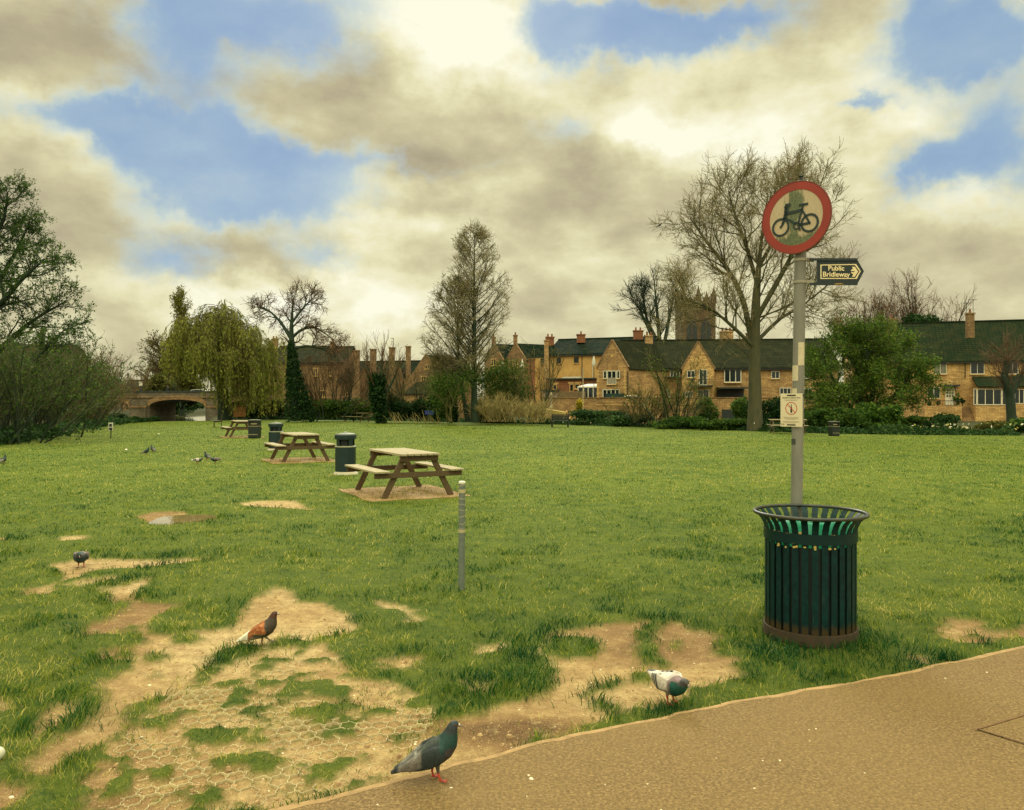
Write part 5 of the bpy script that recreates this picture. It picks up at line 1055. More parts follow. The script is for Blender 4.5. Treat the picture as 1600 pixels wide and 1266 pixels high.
# ivy clad tree with bare fork, left of centre
D = 64; b = P(462, 657, D)
make_tree('ivy_tree', 'bare forked tree whose trunk is wrapped in a dark column of ivy', 'tree', b, [(sub((462, 658, 0), (461, 600, 0), (456, 540, 0), (455, 515, 0), (457, 480, 0), (459, 465, 0)), [.42, .36, .24, .17, .08, .03]), (sub((455, 530, 0), (440, 505, .5), (424, 488, .8), (411, 480, 1)), [.15, .12, .08, .03]), (sub((456, 528, 0), (470, 515, 0), (492, 510, 0), (520, 530, 0)), [.13, .11, .08, .03]), (sub((457, 545, 0), (480, 540, -.5), (505, 545, -.5), (527, 560, -.5)), [.11, .1, .07, .03]), (sub((456, 505, 0), (468, 488, 0), (480, 475, .4), (487, 468, .5)), [.10, .09, .06, .03])],
    [dict(per=10, t0=.35, t1=1, ang=.8, sd=.25, len=lambda t: 2.2-1.0*t, rf=.55, rmin=.03, rmax=.08, n=5, wob=.2, trop=(0, 0, .03), k=4, wood=True), dict(per=8, t0=.2, t1=1, ang=.8, sd=.25, len=lambda t: 1.1-.4*t, rf=.6, rmin=.02, n=4, wob=.22, trop=(0, 0, .02), k=3), dict(per=5, t0=.2, t1=1, ang=.8, sd=.25, len=lambda t: .55+0*t, rf=.6, rmin=.014, n=3, wob=.25, trop=(0, 0, .0), k=3)], bark_dark, twig_red, None, 9)
def ivy_on(root_name, spans, n, size, seed, D):
    rng = np.random.default_rng(seed); cs = []
    for (x0, y0, w0), (x1, y1, w1), share in spans:
        m_ = int(n*share); t = rng.random(m_); a = rng.uniform(0, 2*np.pi, m_); wv = (w0+(w1-w0)*t)*(.55+.5*rng.random(m_))*(.75+.5*fbm(t*6, a*.5, 1.2, seed)); px = x0+(x1-x0)*t; py = y0+(y1-y0)*t
        cs.append(np.stack([(px-CX)/F*D+np.cos(a)*wv/F*D, D+np.sin(a)*wv/F*D, EYE+(HZ-py)/F*D+rng.normal(0, .1, m_)], 1))
    c = np.concatenate(cs); V, Fq = leaf_quads(c, size, rng); v = np.clip(rng.normal(.4, .22, len(c)), 0, 1)
    mesh_np('ivy', V, [Fq], lf_dark, bpy.data.objects[root_name], attrs={'v': np.repeat(v, 4)})
ivy_on('ivy_tree', [((468, 658, 22), (463, 600, 13), .4), ((462, 605, 14), (455, 535, 5), .35), ((482, 656, 14), (474, 615, 8), .15), ((452, 650, 8), (452, 570, 5), .1)], 5200, .14, 31, 64)
D = 60; b = P(592, 660, D)
make_tree('ivy_stump_tree', 'short pollarded tree with ivy on its forking trunk behind the far picnic table', 'tree', b, [(sub((597, 661, 0), (592, 630, 0), (590, 600, 0)), [.34, .28, .2]), (sub((590, 610, 0), (580, 590, 0), (574, 570, 0)), [.15, .12, .07]), (sub((591, 605, 0), (596, 585, 0), (597, 560, 0)), [.15, .11, .06]), (sub((596, 625, 0), (612, 600, .4), (622, 575, .5)), [.11, .09, .04])],
    [dict(per=9, t0=.55, t1=1, ang=.5, sd=.2, len=lambda t: 2.0+0*t, rf=.4, rmin=.02, rmax=.04, n=5, wob=.1, trop=(0, 0, .08), k=3), dict(per=5, t0=.2, t1=1, ang=.5, sd=.2, len=lambda t: .8+0*t, rf=.6, rmin=.012, n=3, wob=.15, trop=(0, 0, .08), k=3)], bark_dark, twig_red, None, 12)
ivy_on('ivy_stump_tree', [((596, 660, 9), (590, 620, 13), .5), ((590, 625, 13), (582, 585, 7), .3), ((592, 620, 10), (596, 585, 6), .2)], 3000, .16, 32, 60)
D = 56.5
ivy_on([o.name for o in C.objects if o.name.startswith('conical_tree')][2], [((707, 658, 9), (706, 615, 7), 1.0)], 1100, .15, 33, 57)

# weeping willow
def make_willow():
    D = 72; b = P(352, 656, D); rng = np.random.default_rng(41); root = empty('willow_tree', b, 'weeping willow with yellow green hanging curtains beside the bridge', 'tree')
    tr = [(sub_(D, (352, 657, 0), (350, 625, 0), (345, 590, 0), (336, 555, 0), (325, 525, 0)), [.72, .55, .42, .30, .16]), (sub_(D, (345, 590, 0), (362, 555, 0), (375, 530, 0), (388, 512, 0)), [.3, .24, .16, .08]), (sub_(D, (340, 570, 0), (318, 540, -1), (300, 515, -1)), [.25, .18, .08]), (sub_(D, (350, 575, 0), (385, 560, -1), (408, 545, -1.5)), [.22, .16, .08]), (sub_(D, (336, 556, 0), (345, 525, 1), (350, 498, 1)), [.2, .14, .07])]
    wood = []
    for pts, rad in tr:
        pts = np.array(pts); t = np.linspace(0, len(pts)-1, 4*(len(pts)-1)+1); xi = np.arange(len(pts)); wood.append((np.stack([np.interp(t, xi, pts[:, j]) for j in range(3)], 1)[None], np.interp(t, xi, rad)[None], 8))
    V, Fq = tubes_np(wood); mesh_np('trunk', V, [Fq], bark_dark, root, True)
    # arching limbs fountain out of the head, strands hang from them
    heads = [(x, y, dz, w) for x, y, dz, w in ((298, 506, -1, 1), (290, 532, 0, 1), (345, 484, 0, 1), (312, 510, -1, 1.0), (322, 495, 0, 1.1), (338, 488, 1, 1.2), (352, 496, -2, 1.1), (372, 508, 0, 1.1), (392, 520, -1, 1.2), (408, 540, 0, 1.1), (300, 545, 0, .8), (330, 540, -3, 1.1), (375, 560, -3, 1.1), (415, 575, -1, 1.0))]
    pos = []; 
    for x, y, dz, w in heads: pos += [A3(P(x, y, D+dz))]*16
    pos = np.array(pos)+rng.normal(0, .35, (len(pos), 3)); n = len(pos); a = rng.uniform(0, 2*np.pi, n); d = np.c_[np.cos(a), np.sin(a), rng.uniform(.3, 1.3, n)]
    P1, R1 = grow(pos, d, rng.uniform(1.2, 3.0, n), np.full(n, .035), np.full(n, .018), 6, .08, (0, 0, -.32), rng)
    p2, d2, t, r = spawn(P1, R1, 9, .25, 1, .5, .2, rng); d2[:, 2] -= .5; ln = np.clip((p2[:, 2]-.2)*rng.uniform(.3, 1.0, len(p2)), .6, 7.5)
    P2, R2 = grow(p2, d2, ln, np.full(len(p2), .013), np.full(len(p2), .008), 9, .045, (0, 0, -.55), rng)
    P2[:, :, 2] = np.maximum(P2[:, :, 2], .15)
    pxs = CX+F*p2[:, 0]/p2[:, 1]; lowz = np.clip((340-pxs)/18, 0, 1)*(3.5+1.2*rng.random(len(p2)))
    k2 = np.clip((p2[:, 2]-lowz)/np.maximum(p2[:, 2]-P2[:, -1, 2], .1), .05, 1); P2 = p2[:, None, :]+(P2-p2[:, None, :])*k2[:, None, None]
    V, Fq = tubes_np([(P1, R1, 3), (P2, R2, 3)]); mesh_np('crown', V, [Fq], twig_olive, root)
    c = sample_on(P2, 14, rng, .05); V, Fq = leaf_quads(c, .125, rng, 2.2, 2.6); v = np.clip(rng.normal(.5, .18, len(c))+.6*(fbm(c[:, 0], c[:, 2]*.25, .8, 5)-.5), 0, 1); mesh_np('foliage', V, [Fq], lf_willow, root, attrs={'v': np.repeat(v, 4)})
def sub_(D, *q): return [A3(P(a, b, D+c)) for a, b, c in q]
make_willow()
# columnar poplar and brown round tree behind the willow
D = 124; b = P(285, 650, D)
make_tree('poplar_tree', 'narrow upright poplar with its tip just above the left shoulder of the willow', 'tree', b, [(sub((285, 650, 0), (284, 560, 0), (281, 468, 0)), [.4, .25, .03])], [dict(per=90, t0=.15, t1=.97, ang=.38, sd=.1, len=lambda t: 4.9-2.9*t, rf=.4, rmin=.03, rmax=.06, n=5, wob=.08, trop=(0, 0, .12), k=3, even=True), dict(per=8, t0=.2, t1=1, ang=.5, sd=.2, len=lambda t: 1.4+0*t, rf=.6, rmin=.02, n=3, wob=.12, trop=(0, 0, .1), k=3, leaf=9, spread=.2)], bark_dark, twig_olive, (lf_poplar, .2, 0), 14)
D = 132; b = P(258, 640, D)
make_tree('round_tree', 'brown budding round tree beyond the bridge, left of the poplar', 'tree', b, [(sub((258, 640, 0), (258, 600, 0), (260, 545, 0)), [.5, .4, .1])], [dict(per=42, t0=.15, t1=1, ang=.9, sd=.25, len=lambda t: 6.0-3.2*t, rf=.5, rmin=.05, n=5, wob=.12, trop=(0, 0, .06), k=4), dict(per=10, t0=.2, t1=1, ang=.7, sd=.25, len=lambda t: 2.0-.6*t, rf=.6, rmin=.03, n=4, wob=.15, trop=(0, 0, .05), k=3), dict(per=5, t0=.2, t1=1, ang=.7, sd=.25, len=lambda t: .9+0*t, rf=.6, rmin=.02, n=2, wob=.15, k=3, leaf=2, spread=.2)], bark_dark, twig_red, (lf_olive, .22, 0), 15)
make_bush('round_bush', 'dense dull green bush behind the bridge parapet, right of the lamps', A3(P(252, 640, 118)), 5.5, 5.6, lf_olive, 5000, .24, 16)
make_bush('pale_bush', 'pale olive bush above the parapet between the round bush and the willow', A3(P(285, 640, 116)), 6.5, 6.4, lf_olive, 5200, .25, 17)
for i, (px, row, D, w, h) in enumerate(((170, 640, 140, 9, 6.0), (190, 640, 160, 12, 7.0), (215, 645, 150, 9, 5.6), (240, 640, 190, 12, 6.5))):
    make_twiggy('far_tree', ['reddish bare scrub tree far beyond the left end of the bridge', 'rounded brown bare tree far beyond the bridge lamps', 'low brown bare tree far off between the two bridge lamps', 'distant dark bare tree right of the bridge lamps'][i], A3(P(px, row, D)), w, h, twig_red, 50+i, 20, 8, None, 'tree', .07, .6, 'bare trees beyond the bridge', .03)
make_bush('arch_bush', 'green bush seen through the main bridge arch', A3(P(276, 652, 150)), 14, 3.2, lf_silver, 3500, .3, 19, depth=3)

# big leafing tree at the left edge
D = 36
make_tree('leafing_tree', 'tall tree breaking into small dark leaves, cut by the left edge', 'tree', P(-60, 690, D), [(sub((-60, 692, 0), (-62, 600, 0), (-50, 480, 0), (-40, 380, 0), (-35, 300, 0)), [.45, .36, .26, .14, .04]), (sub((-60, 560, 0), (-20, 500, -.5), (30, 440, -1), (70, 405, -1)), [.18, .15, .09, .03]), (sub((-58, 600, 0), (-10, 555, .5), (50, 500, .8), (105, 470, 1)), [.18, .14, .08, .03]), (sub((-50, 480, 0), (-22, 400, .3), (8, 340, .4), (12, 300, .4)), [.14, .11, .07, .03]), (sub((-58, 610, 0), (0, 590, -1), (60, 560, -1.2), (95, 520, -1.2)), [.14, .11, .07, .03]), (sub((-55, 520, 0), (-10, 455, 1), (30, 385, 1.2), (45, 350, 1.2)), [.14, .11, .07, .03])],
    [dict(per=15, t0=.28, t1=1, ang=.75, sd=.25, len=lambda t: 1.9-.8*t, rf=.5, rmin=.02, rmax=.06, n=5, wob=.2, trop=(0, 0, .03), k=4, wood=True), dict(per=9, t0=.15, t1=1, ang=.8, sd=.3, len=lambda t: .85-.25*t, rf=.6, rmin=.011, n=4, wob=.22, trop=(0, 0, .02), k=3), dict(per=5, t0=.2, t1=1, ang=.8, sd=.3, len=lambda t: .36+0*t, rf=.6, rmin=.007, n=2, wob=.2, k=3, leaf=5, spread=.05)], bark_dark, bark_dark, (lf_mid, .066, .2), 21)
# thicket along the left bank: separate shrubs
LB = [(-25, 694, 31, 6.5, 4.3, lf_mid), (30, 688, 37, 6.5, 4.6, lf_mid), (62, 680, 45, 6.0, 4.9, lf_olive), (92, 674, 52, 5.6, 5.0, lf_olive), (118, 668, 60, 4.8, 5.0, lf_olive), (20, 684, 48, 8, 6.2, lf_olive), (75, 676, 64, 8, 6.8, lf_olive), (141, 664, 70, 3.8, 4.2, lf_olive)]
LBL = ['dense green twiggy shrub at the left edge of the thicket', 'dark green twiggy shrub second in the left thicket', 'olive twiggy shrub in the middle of the left thicket', 'twiggy shrub just behind the hollow log', 'brown twiggy shrub right of the hollow log', 'taller brown shrub behind the left end of the thicket', 'tall reddish shrub behind the middle of the thicket', 'outermost brown shrub of the thicket, arching over the bridge end']
for i, (px, row, D, w, h, lf) in enumerate(LB):
    make_twiggy('thicket_shrub', LBL[i], A3(P(px, row, D)), w, h, twig_thicket if i < 4 else twig_red, 60+i, 30, 9, (lf, .065 if i < 4 else .075), 'shrub', .045, .7, 'shrubs of the left bank thicket', .011, 6 if i < 4 else 3)
make_twiggy('bare_sapling', 'thin reddish bare sapling rising from the right end of the left thicket', A3(P(148, 655, 75)), 3.5, 6.4, twig_red, 72, 9, 9, None, 'tree', .06, .35, None, .014)

# leafy round tree at right
D = 48; b = P(1350, 682, D)
make_tree('leafy_tree', 'rounded fresh green leafy tree with dark winding limbs, right of the sign post', 'tree', b, [(sub((1352, 683, 0), (1356, 640, 0), (1368, 600, 0), (1380, 560, 0), (1392, 535, 0)), [.26, .2, .15, .09, .03]), (sub((1354, 660, 0), (1345, 610, .4), (1335, 560, .5), (1330, 525, .5)), [.16, .13, .08, .03]), (sub((1350, 670, 0), (1318, 620, -.6), (1295, 580, -1), (1285, 550, -1)), [.15, .12, .07, .03]), (sub((1358, 640, 0), (1395, 620, -1), (1418, 600, -1.3), (1430, 585, -1.5)), [.13, .1, .06, .03]), (sub((1352, 660, 0), (1310, 655, -1.2), (1280, 635, -1.6)), [.12, .09, .03]), (sub((1366, 605, 0), (1352, 560, -1), (1356, 520, -1)), [.12, .08, .03])],
    [dict(per=15, t0=.15, t1=1, ang=.9, sd=.3, len=lambda t: 2.3-.8*t, rf=.5, rmin=.025, rmax=.06, n=5, wob=.2, trop=(0, 0, .02), k=4, wood=True), dict(per=9, t0=.15, t1=1, ang=.8, sd=.3, len=lambda t: 1.0-.3*t, rf=.6, rmin=.012, n=4, wob=.2, trop=(0, 0, .0), k=3, leaf=14, spread=.16), dict(per=5, t0=.2, t1=1, ang=.8, sd=.3, len=lambda t: .45+0*t, rf=.6, rmin=.008, n=2, wob=.2, k=3, leaf=8, spread=.12)], bark_dark, twig_olive, (lf_fresh, .085, .2), 23)
# pollard in front of the right house
D = 62; b = P(1580, 676, D)
make_tree('pollard_tree', 'stout knobbly pollarded tree with thin sprouts in front of the right house', 'tree', b, [(sub((1584, 678, 0), (1580, 650, 0), (1578, 620, 0), (1576, 606, 0)), [.62, .36, .34, .42]), (sub((1577, 612, 0), (1568, 590, 0), (1573, 575, 0), (1573, 564, 0)), [.34, .30, .22, .26]), (sub((1578, 616, 0), (1588, 600, 0), (1594, 586, 0)), [.30, .24, .26]), (sub((1576, 608, 0), (1570, 598, 0), (1566, 588, 0)), [.28, .26, .28])],
    [dict(per=14, t0=.75, t1=1, ang=.6, sd=.3, len=lambda t: 2.4+0*t, rf=.08, rmin=.025, rmax=.03, n=6, wob=.13, trop=(0, 0, .06), k=3, even=False), dict(per=7, t0=.2, t1=1, ang=.5, sd=.2, len=lambda t: 1.1+0*t, rf=.6, rmin=.013, n=3, wob=.18, trop=(0, 0, .04), k=3)], bark_dark, twig_red, None, 25)
# bare trees behind the roofs
D = 115; b = P(1030, 600, D)
make_tree('roof_tree', 'bare many stemmed tree rising behind the roofs left of the church tower', 'tree', b, [(sub((1034, 600, 0), (1030, 520, 0), (1026, 480, 0), (1022, 440, 0)), [.4, .3, .18, .05]), (sub((1034, 560, 0), (1045, 500, 0), (1052, 465, 0), (1058, 445, 0)), [.3, .24, .14, .05]), (sub((1032, 560, 0), (1012, 510, 0), (998, 480, 0), (985, 465, 0)), [.3, .22, .13, .05]), (sub((1034, 545, 0), (1010, 500, 1), (1006, 470, 1), (1003, 450, 1)), [.25, .2, .12, .05])],
    [dict(per=14, t0=.25, t1=1, ang=.6, sd=.2, len=lambda t: 4.2-2.0*t, rf=.5, rmin=.05, rmax=.12, n=5, wob=.12, trop=(0, 0, .06), k=3, wood=True), dict(per=8, t0=.2, t1=1, ang=.6, sd=.25, len=lambda t: 1.9-.7*t, rf=.6, rmin=.03, n=4, wob=.16, trop=(0, 0, .05), k=3), dict(per=4, t0=.2, t1=1, ang=.6, sd=.25, len=lambda t: .9+0*t, rf=.6, rmin=.02, n=2, wob=.2, k=3)], bark_dark, bark_dark, None, 27)
for i, (px, top, D, w, lab) in enumerate(((1436, 438, 120, 8.5, 'rounded bare tree behind the right house roof with upright reddish twigs'), (1345, 470, 110, 6.5, 'sparse bare tree behind the leafy tree and left chimney'), (1400, 470, 118, 6, 'small bare tree between the chimney and the rounded bare tree'))):
    b = P(px, 560, D); H = P(px, top, D).z-b.z; make_twiggy('bare_backdrop_tree', lab, A3(b), w, H, twig_red, 80+i, 22, 9, None, 'tree', .12, .45, 'bare trees behind the right house', .026)
make_bush('evergreen_dome', 'dark evergreen dome showing above the right house roof', A3(P(1452, 560, 112)), 9.5, 7.2, lf_dark, 6500, .30, 84, 'tree', lumps=12)
# small things along the far bank
make_bush('clipped_shrub', 'dark clipped egg shaped shrub by the garden wall, left of the bare tree', A3(P(1105, 668, 60)), 1.9, 2.35, lf_mid, 3200, .12, 90, 'shrub', lumps=14, group='clipped shrubs', hollow=.6)
make_bush('clipped_shrub', 'larger clipped dark shrub directly left of the bare tree trunk', A3(P(1156, 668, 58)), 2.1, 2.6, lf_mid, 3200, .12, 91, 'shrub', lumps=14, group='clipped shrubs', hollow=.6)
make_bush('golden_conifer', 'small golden yellow conifer in front of the garden wall', A3(P(906, 653, 62)), .95, 1.5, lf_yellow, 1600, .10, 92, 'shrub', lumps=10, hollow=.6)
make_twiggy('straw_shrub', 'wide spray of straw coloured stems at the lawn edge right of the conical trees', A3(P(775, 659, 57)), 4.6, 2.0, twig_pale, 93, 70, 6, None, 'shrub', .02, .9, 'straw coloured shrubs', .011)
make_twiggy('straw_shrub', 'lower spray of pale stems below the timber beam', A3(P(832, 660, 56)), 4.2, 1.5, twig_pale, 94, 50, 6, None, 'shrub', .02, .9, 'straw coloured shrubs', .010)
make_twiggy('straw_shrub', 'loose pale brown stems in front of the stone wall middle', A3(P(1010, 668, 52)), 4.4, 2.6, twig_olive, 95, 40, 6, None, 'shrub', .02, .8, 'straw coloured shrubs', .010)
make_bush('green_haze_tree', 'soft green weeping shrub right of the conical trees', A3(P(785, 655, 60)), 6.6, 4.8, lf_moss, 9500, .10, 96, 'tree', lumps=16, hollow=.15, twig=twig_olive)
make_bush('green_haze_tree', 'soft green shrub around the foot of the conical trees', A3(P(708, 659, 55.2)), 4.6, 4.3, lf_moss, 4200, .085, 97, 'tree', lumps=12, hollow=.15, twig=twig_olive)
for i, (px, row, D, w, h, lab) in enumerate(((840, 657, 58, 2.6, 5.4, 'thin bare sapling in front of the gabled pair of houses'), (1052, 672, 50, 2.8, 4.6, 'thin green stemmed sapling in front of the white terrace windows'), (520, 655, 66, 4.5, 5.6, 'spreading bare grey shrub tree right of the ivy tree'), (640, 655, 62, 4.0, 4.8, 'bare arching shrub right of the ivy stump'), (556, 655, 90, 6, 8.6, 'upright bare tree rising behind the tall chimneys'), (690, 655, 88, 5, 6.5, 'bare tree left of the conical pair'))):
    make_twiggy('bare_sapling', lab, A3(P(px, row, D)), w, h, [twig_olive, twig_olive, twig_red, twig_olive, twig_red, twig_red][i], 100+i, [8, 14, 26, 16, 12, 12][i], 9, (lf_fresh, .07) if i in (1,) else None, 'tree', .05, .4, 'bare saplings on the far bank', .012, 2)
# leaf masses of the far bank
BK = [(60, 690, 36, 3.0, .8, lf_silver), (130, 668, 58, 4.5, .8, lf_silver), (165, 662, 66, 4.5, .9, lf_silver), (395, 655, 74, 4.5, 1.6, lf_silver), (425, 655, 74, 3.5, 1.9, lf_dark), (505, 656, 66, 5, 1.9, lf_mid), (550, 657, 66, 5, 2.0, lf_mid), (625, 658, 62, 4.5, 2.2, lf_dark), (660, 659, 62, 4.2, 1.9, lf_dark), (690, 659, 61, 3, 2.4, lf_dark), (770, 660, 62, 4.5, 1.9, lf_dark), (945, 664, 56, 5, 1.1, lf_silver), (985, 667, 53, 4, .9, lf_silver), (1065, 671, 48, 4, .8, lf_mid),
    (1125, 675, 46, 4, .8, lf_mid), (1215, 676, 46, 4.0, 2.2, lf_dark), (1250, 678, 47, 3.2, 1.6, lf_mid), (1285, 680, 44, 3.2, 1.6, lf_mid), (1325, 682, 43, 3.4, 1.7, lf_mid), (1375, 682, 43, 3.4, 1.9, lf_fresh), (1415, 681, 44, 3.0, 1.2, lf_mid), (1470, 681, 44, 3.0, 1.25, lf_silver), (1510, 681, 46, 1.6, .5, lf_olive), (1570, 682, 44, 3.6, .9, lf_olive), (1620, 682, 42, 3.2, 1.1, lf_mid)]
BL = ['low ground bush under the left thicket', 'low bank bush right of the hollow log', 'low green bank bush at the bridge water edge', 'green bush at the foot of the willow curtain', 'dark bush between the willow and the ivy tree', 'hedge-like bush right of the ivy tree', 'hedge-like bush behind the far picnic table', 'dark bush right of the ivy stump', 'dark tangled bush below the long chimneys house', 'dark bush left of the conical trees', 'dark bush under the soft green weeping shrub', 'low leafy clump below the golden conifer', 'low leafy clump before the stone wall', 'low green clump left of the clipped shrubs', 'low clump between the clipped shrubs and the bare tree', 'dark tall bush right of the bare tree trunk', 'bush just left of the leafy tree behind the post', 'low bush at the left foot of the leafy tree', 'bush at the foot of the leafy tree', 'bright bush at the right foot of the leafy tree', 'bush right of the leafy tree', 'grey green bush left of the garden steps', 'low clump below the garden steps', 'low dry clump at the pollard foot', 'green clump at the right edge by the pollard']
for i, (px, row, D, w, h, lf) in enumerate(BK):
    make_bush('bank_bush', BL[i], A3(P(px, row, D)), w, h, lf, int(1500+500*w*h**.5), .13, 130+i, 'bush', depth=w*.6, lumps=int(6+w*2), stems=5, group='bushes along the lawn edge')
def make_undergrowth():
    rng = np.random.default_rng(200); L = np.array(LAWN[2:20]); seg = np.linalg.norm(np.diff(L, axis=0), axis=1); cs = np.concatenate([[0], np.cumsum(seg)]); n = 42000
    t = rng.uniform(0, cs[-1], n); x = np.interp(t, cs, L[:, 0]); y = np.interp(t, cs, L[:, 1]); off = rng.gamma(1.6, .7, n)*(.5+fbm(x, y, .35, 7)); y2 = y+off; h = (.12+.5*fbm(x, y2, .5, 8, 3)**1.3)*rng.random(n)*np.clip(off*1.4, .25, 1.2)
    keep = sdpoly(x, y2, RIVER) < -1; c = np.stack([x, y2, height(x, y2)+h], 1)[keep]; V, Fq = leaf_quads(c, .13, rng); v = np.clip(rng.normal(.4, .25, len(c)), 0, 1)
    tag(mesh_np('undergrowth', V, [Fq], lf_silver, attrs={'v': np.repeat(v, 4)}), 'low weeds and ground cover along the lawn edge', 'undergrowth', kind='stuff')
    c = []
    for px, row, D, m_, sp in ((1240, 676, 44.5, 26, .8), (1458, 681, 43.5, 22, .6), (1497, 681, 43, 30, .5), (1590, 682, 42, 18, .6), (935, 663, 55.5, 16, 1.6), (1425, 682, 43, 6, .4)):
        q = np.array(A3(P(px, row, D))); c.append(np.c_[q[0]+rng.normal(0, sp, m_), q[1]+rng.normal(0, .4, m_), rng.uniform(.18, .5, m_)])
    c = np.concatenate(c); V, Fq = leaf_quads(c, .10, rng); v = rng.random(len(c)); tag(mesh_np('daffodils', V, [Fq], M_leaf('daffodil_petal', [(0, (214, 196, 96)), (.5, (226, 220, 170)), (1, (236, 232, 206))]), attrs={'v': np.repeat(v, 4)}), 'white and pale yellow daffodils dotted in the far bank undergrowth', 'daffodils', kind='stuff')
    # dead reed stalks
    mb = []
    p = np.array([A3(P(px+rng.normal(0, 6), 661, 59.5)) for px in (615, 625, 640, 662, 668, 676, 683) for _ in range(6)]); d = np.c_[rng.normal(-.5, .3, len(p)), rng.normal(0, .3, len(p)), np.ones(len(p))]
    Pn, R = grow(p, d, rng.uniform(.5, 1.1, len(p)), np.full(len(p), .02), np.full(len(p), .012), 3, .08, (0, 0, 0), rng); V, Fq = tubes_np([(Pn, R, 3)]); tag(mesh_np('reeds', V, [Fq], twig_pale), 'dead pale reed stalks leaning at the lawn edge left of the conical trees', 'reeds', kind='stuff')
make_undergrowth()

# ================================================================== BUILDINGS
class Wall:
    """vertical plane through two ground points; pixel columns/rows on it become real positions"""
    def __init__(s, A, B):
        s.A = Vector((A[0], A[1], 0)); s.B = Vector((B[0], B[1], 0)); d = (s.B-s.A).normalized(); s.d = d; s.n = Vector((d.y, -d.x, 0))
    @classmethod
    def px(c, pa, da, pb, db): return c(((pa-CX)/F*da, da), ((pb-CX)/F*db, db))
    def at(s, px, py, off=0.0):
        r = Vector(((px-CX)/F, 1, 0)); t = s.n.dot(s.A)/s.n.dot(r); p = r*t; p.z = EYE+(HZ-py)/F*t; return p+s.n*off
    def slab(s, mb, x0, x1, y0, y1, o0, o1):
        q = [s.at(x0, y1), s.at(x1, y1), s.at(x1, y0), s.at(x0, y0)]; q[1].z = q[0].z; q[2].z = q[3].z
        mb.hexa([q[0]+s.n*o1, q[1]+s.n*o1, q[1]+s.n*o0, q[0]+s.n*o0], [q[3]+s.n*o1, q[2]+s.n*o1, q[2]+s.n*o0, q[3]+s.n*o0]); return mb
def window(root, W, x0, x1, y0, y1, panes=2, bars=0, glass=None, frame=None, fw=1.0, sill=True, name='window', proud=0.0):
    """frame standing in a shallow reveal: dark pane, frame members, sill"""
    fr = frame or mat_white; mb = MB(); f = fw
    W.slab(mb, x0, x0+f, y0, y1, .0, .06+proud); W.slab(mb, x1-f, x1, y0, y1, .0, .06+proud); W.slab(mb, x0+f, x1-f, y0, y0+f, .0, .058+proud); W.slab(mb, x0+f, x1-f, y1-f, y1, .0, .058+proud)
    for i in range(1, panes): xm = x0+(x1-x0)*i/panes; W.slab(mb, xm-f*.45, xm+f*.45, y0+f, y1-f, .0, .054+proud)
    for i in range(1, bars+1): ym = y0+(y1-y0)*i/(bars+1); W.slab(mb, x0+f, x1-f, ym-.25, ym+.25, .0, .048+proud)
    fo = mb.build(name, fr, root); W.slab(MB(), x0+f, x1-f, y0+f, y1-f, .0, .02+proud).build('pane', glass or mat_glass, fo)
    if sill: W.slab(MB(), x0-.8, x1+.8, y1+.05, y1+.9, .0, .14+proud).build('sill', mat_quoin, fo)
    return fo
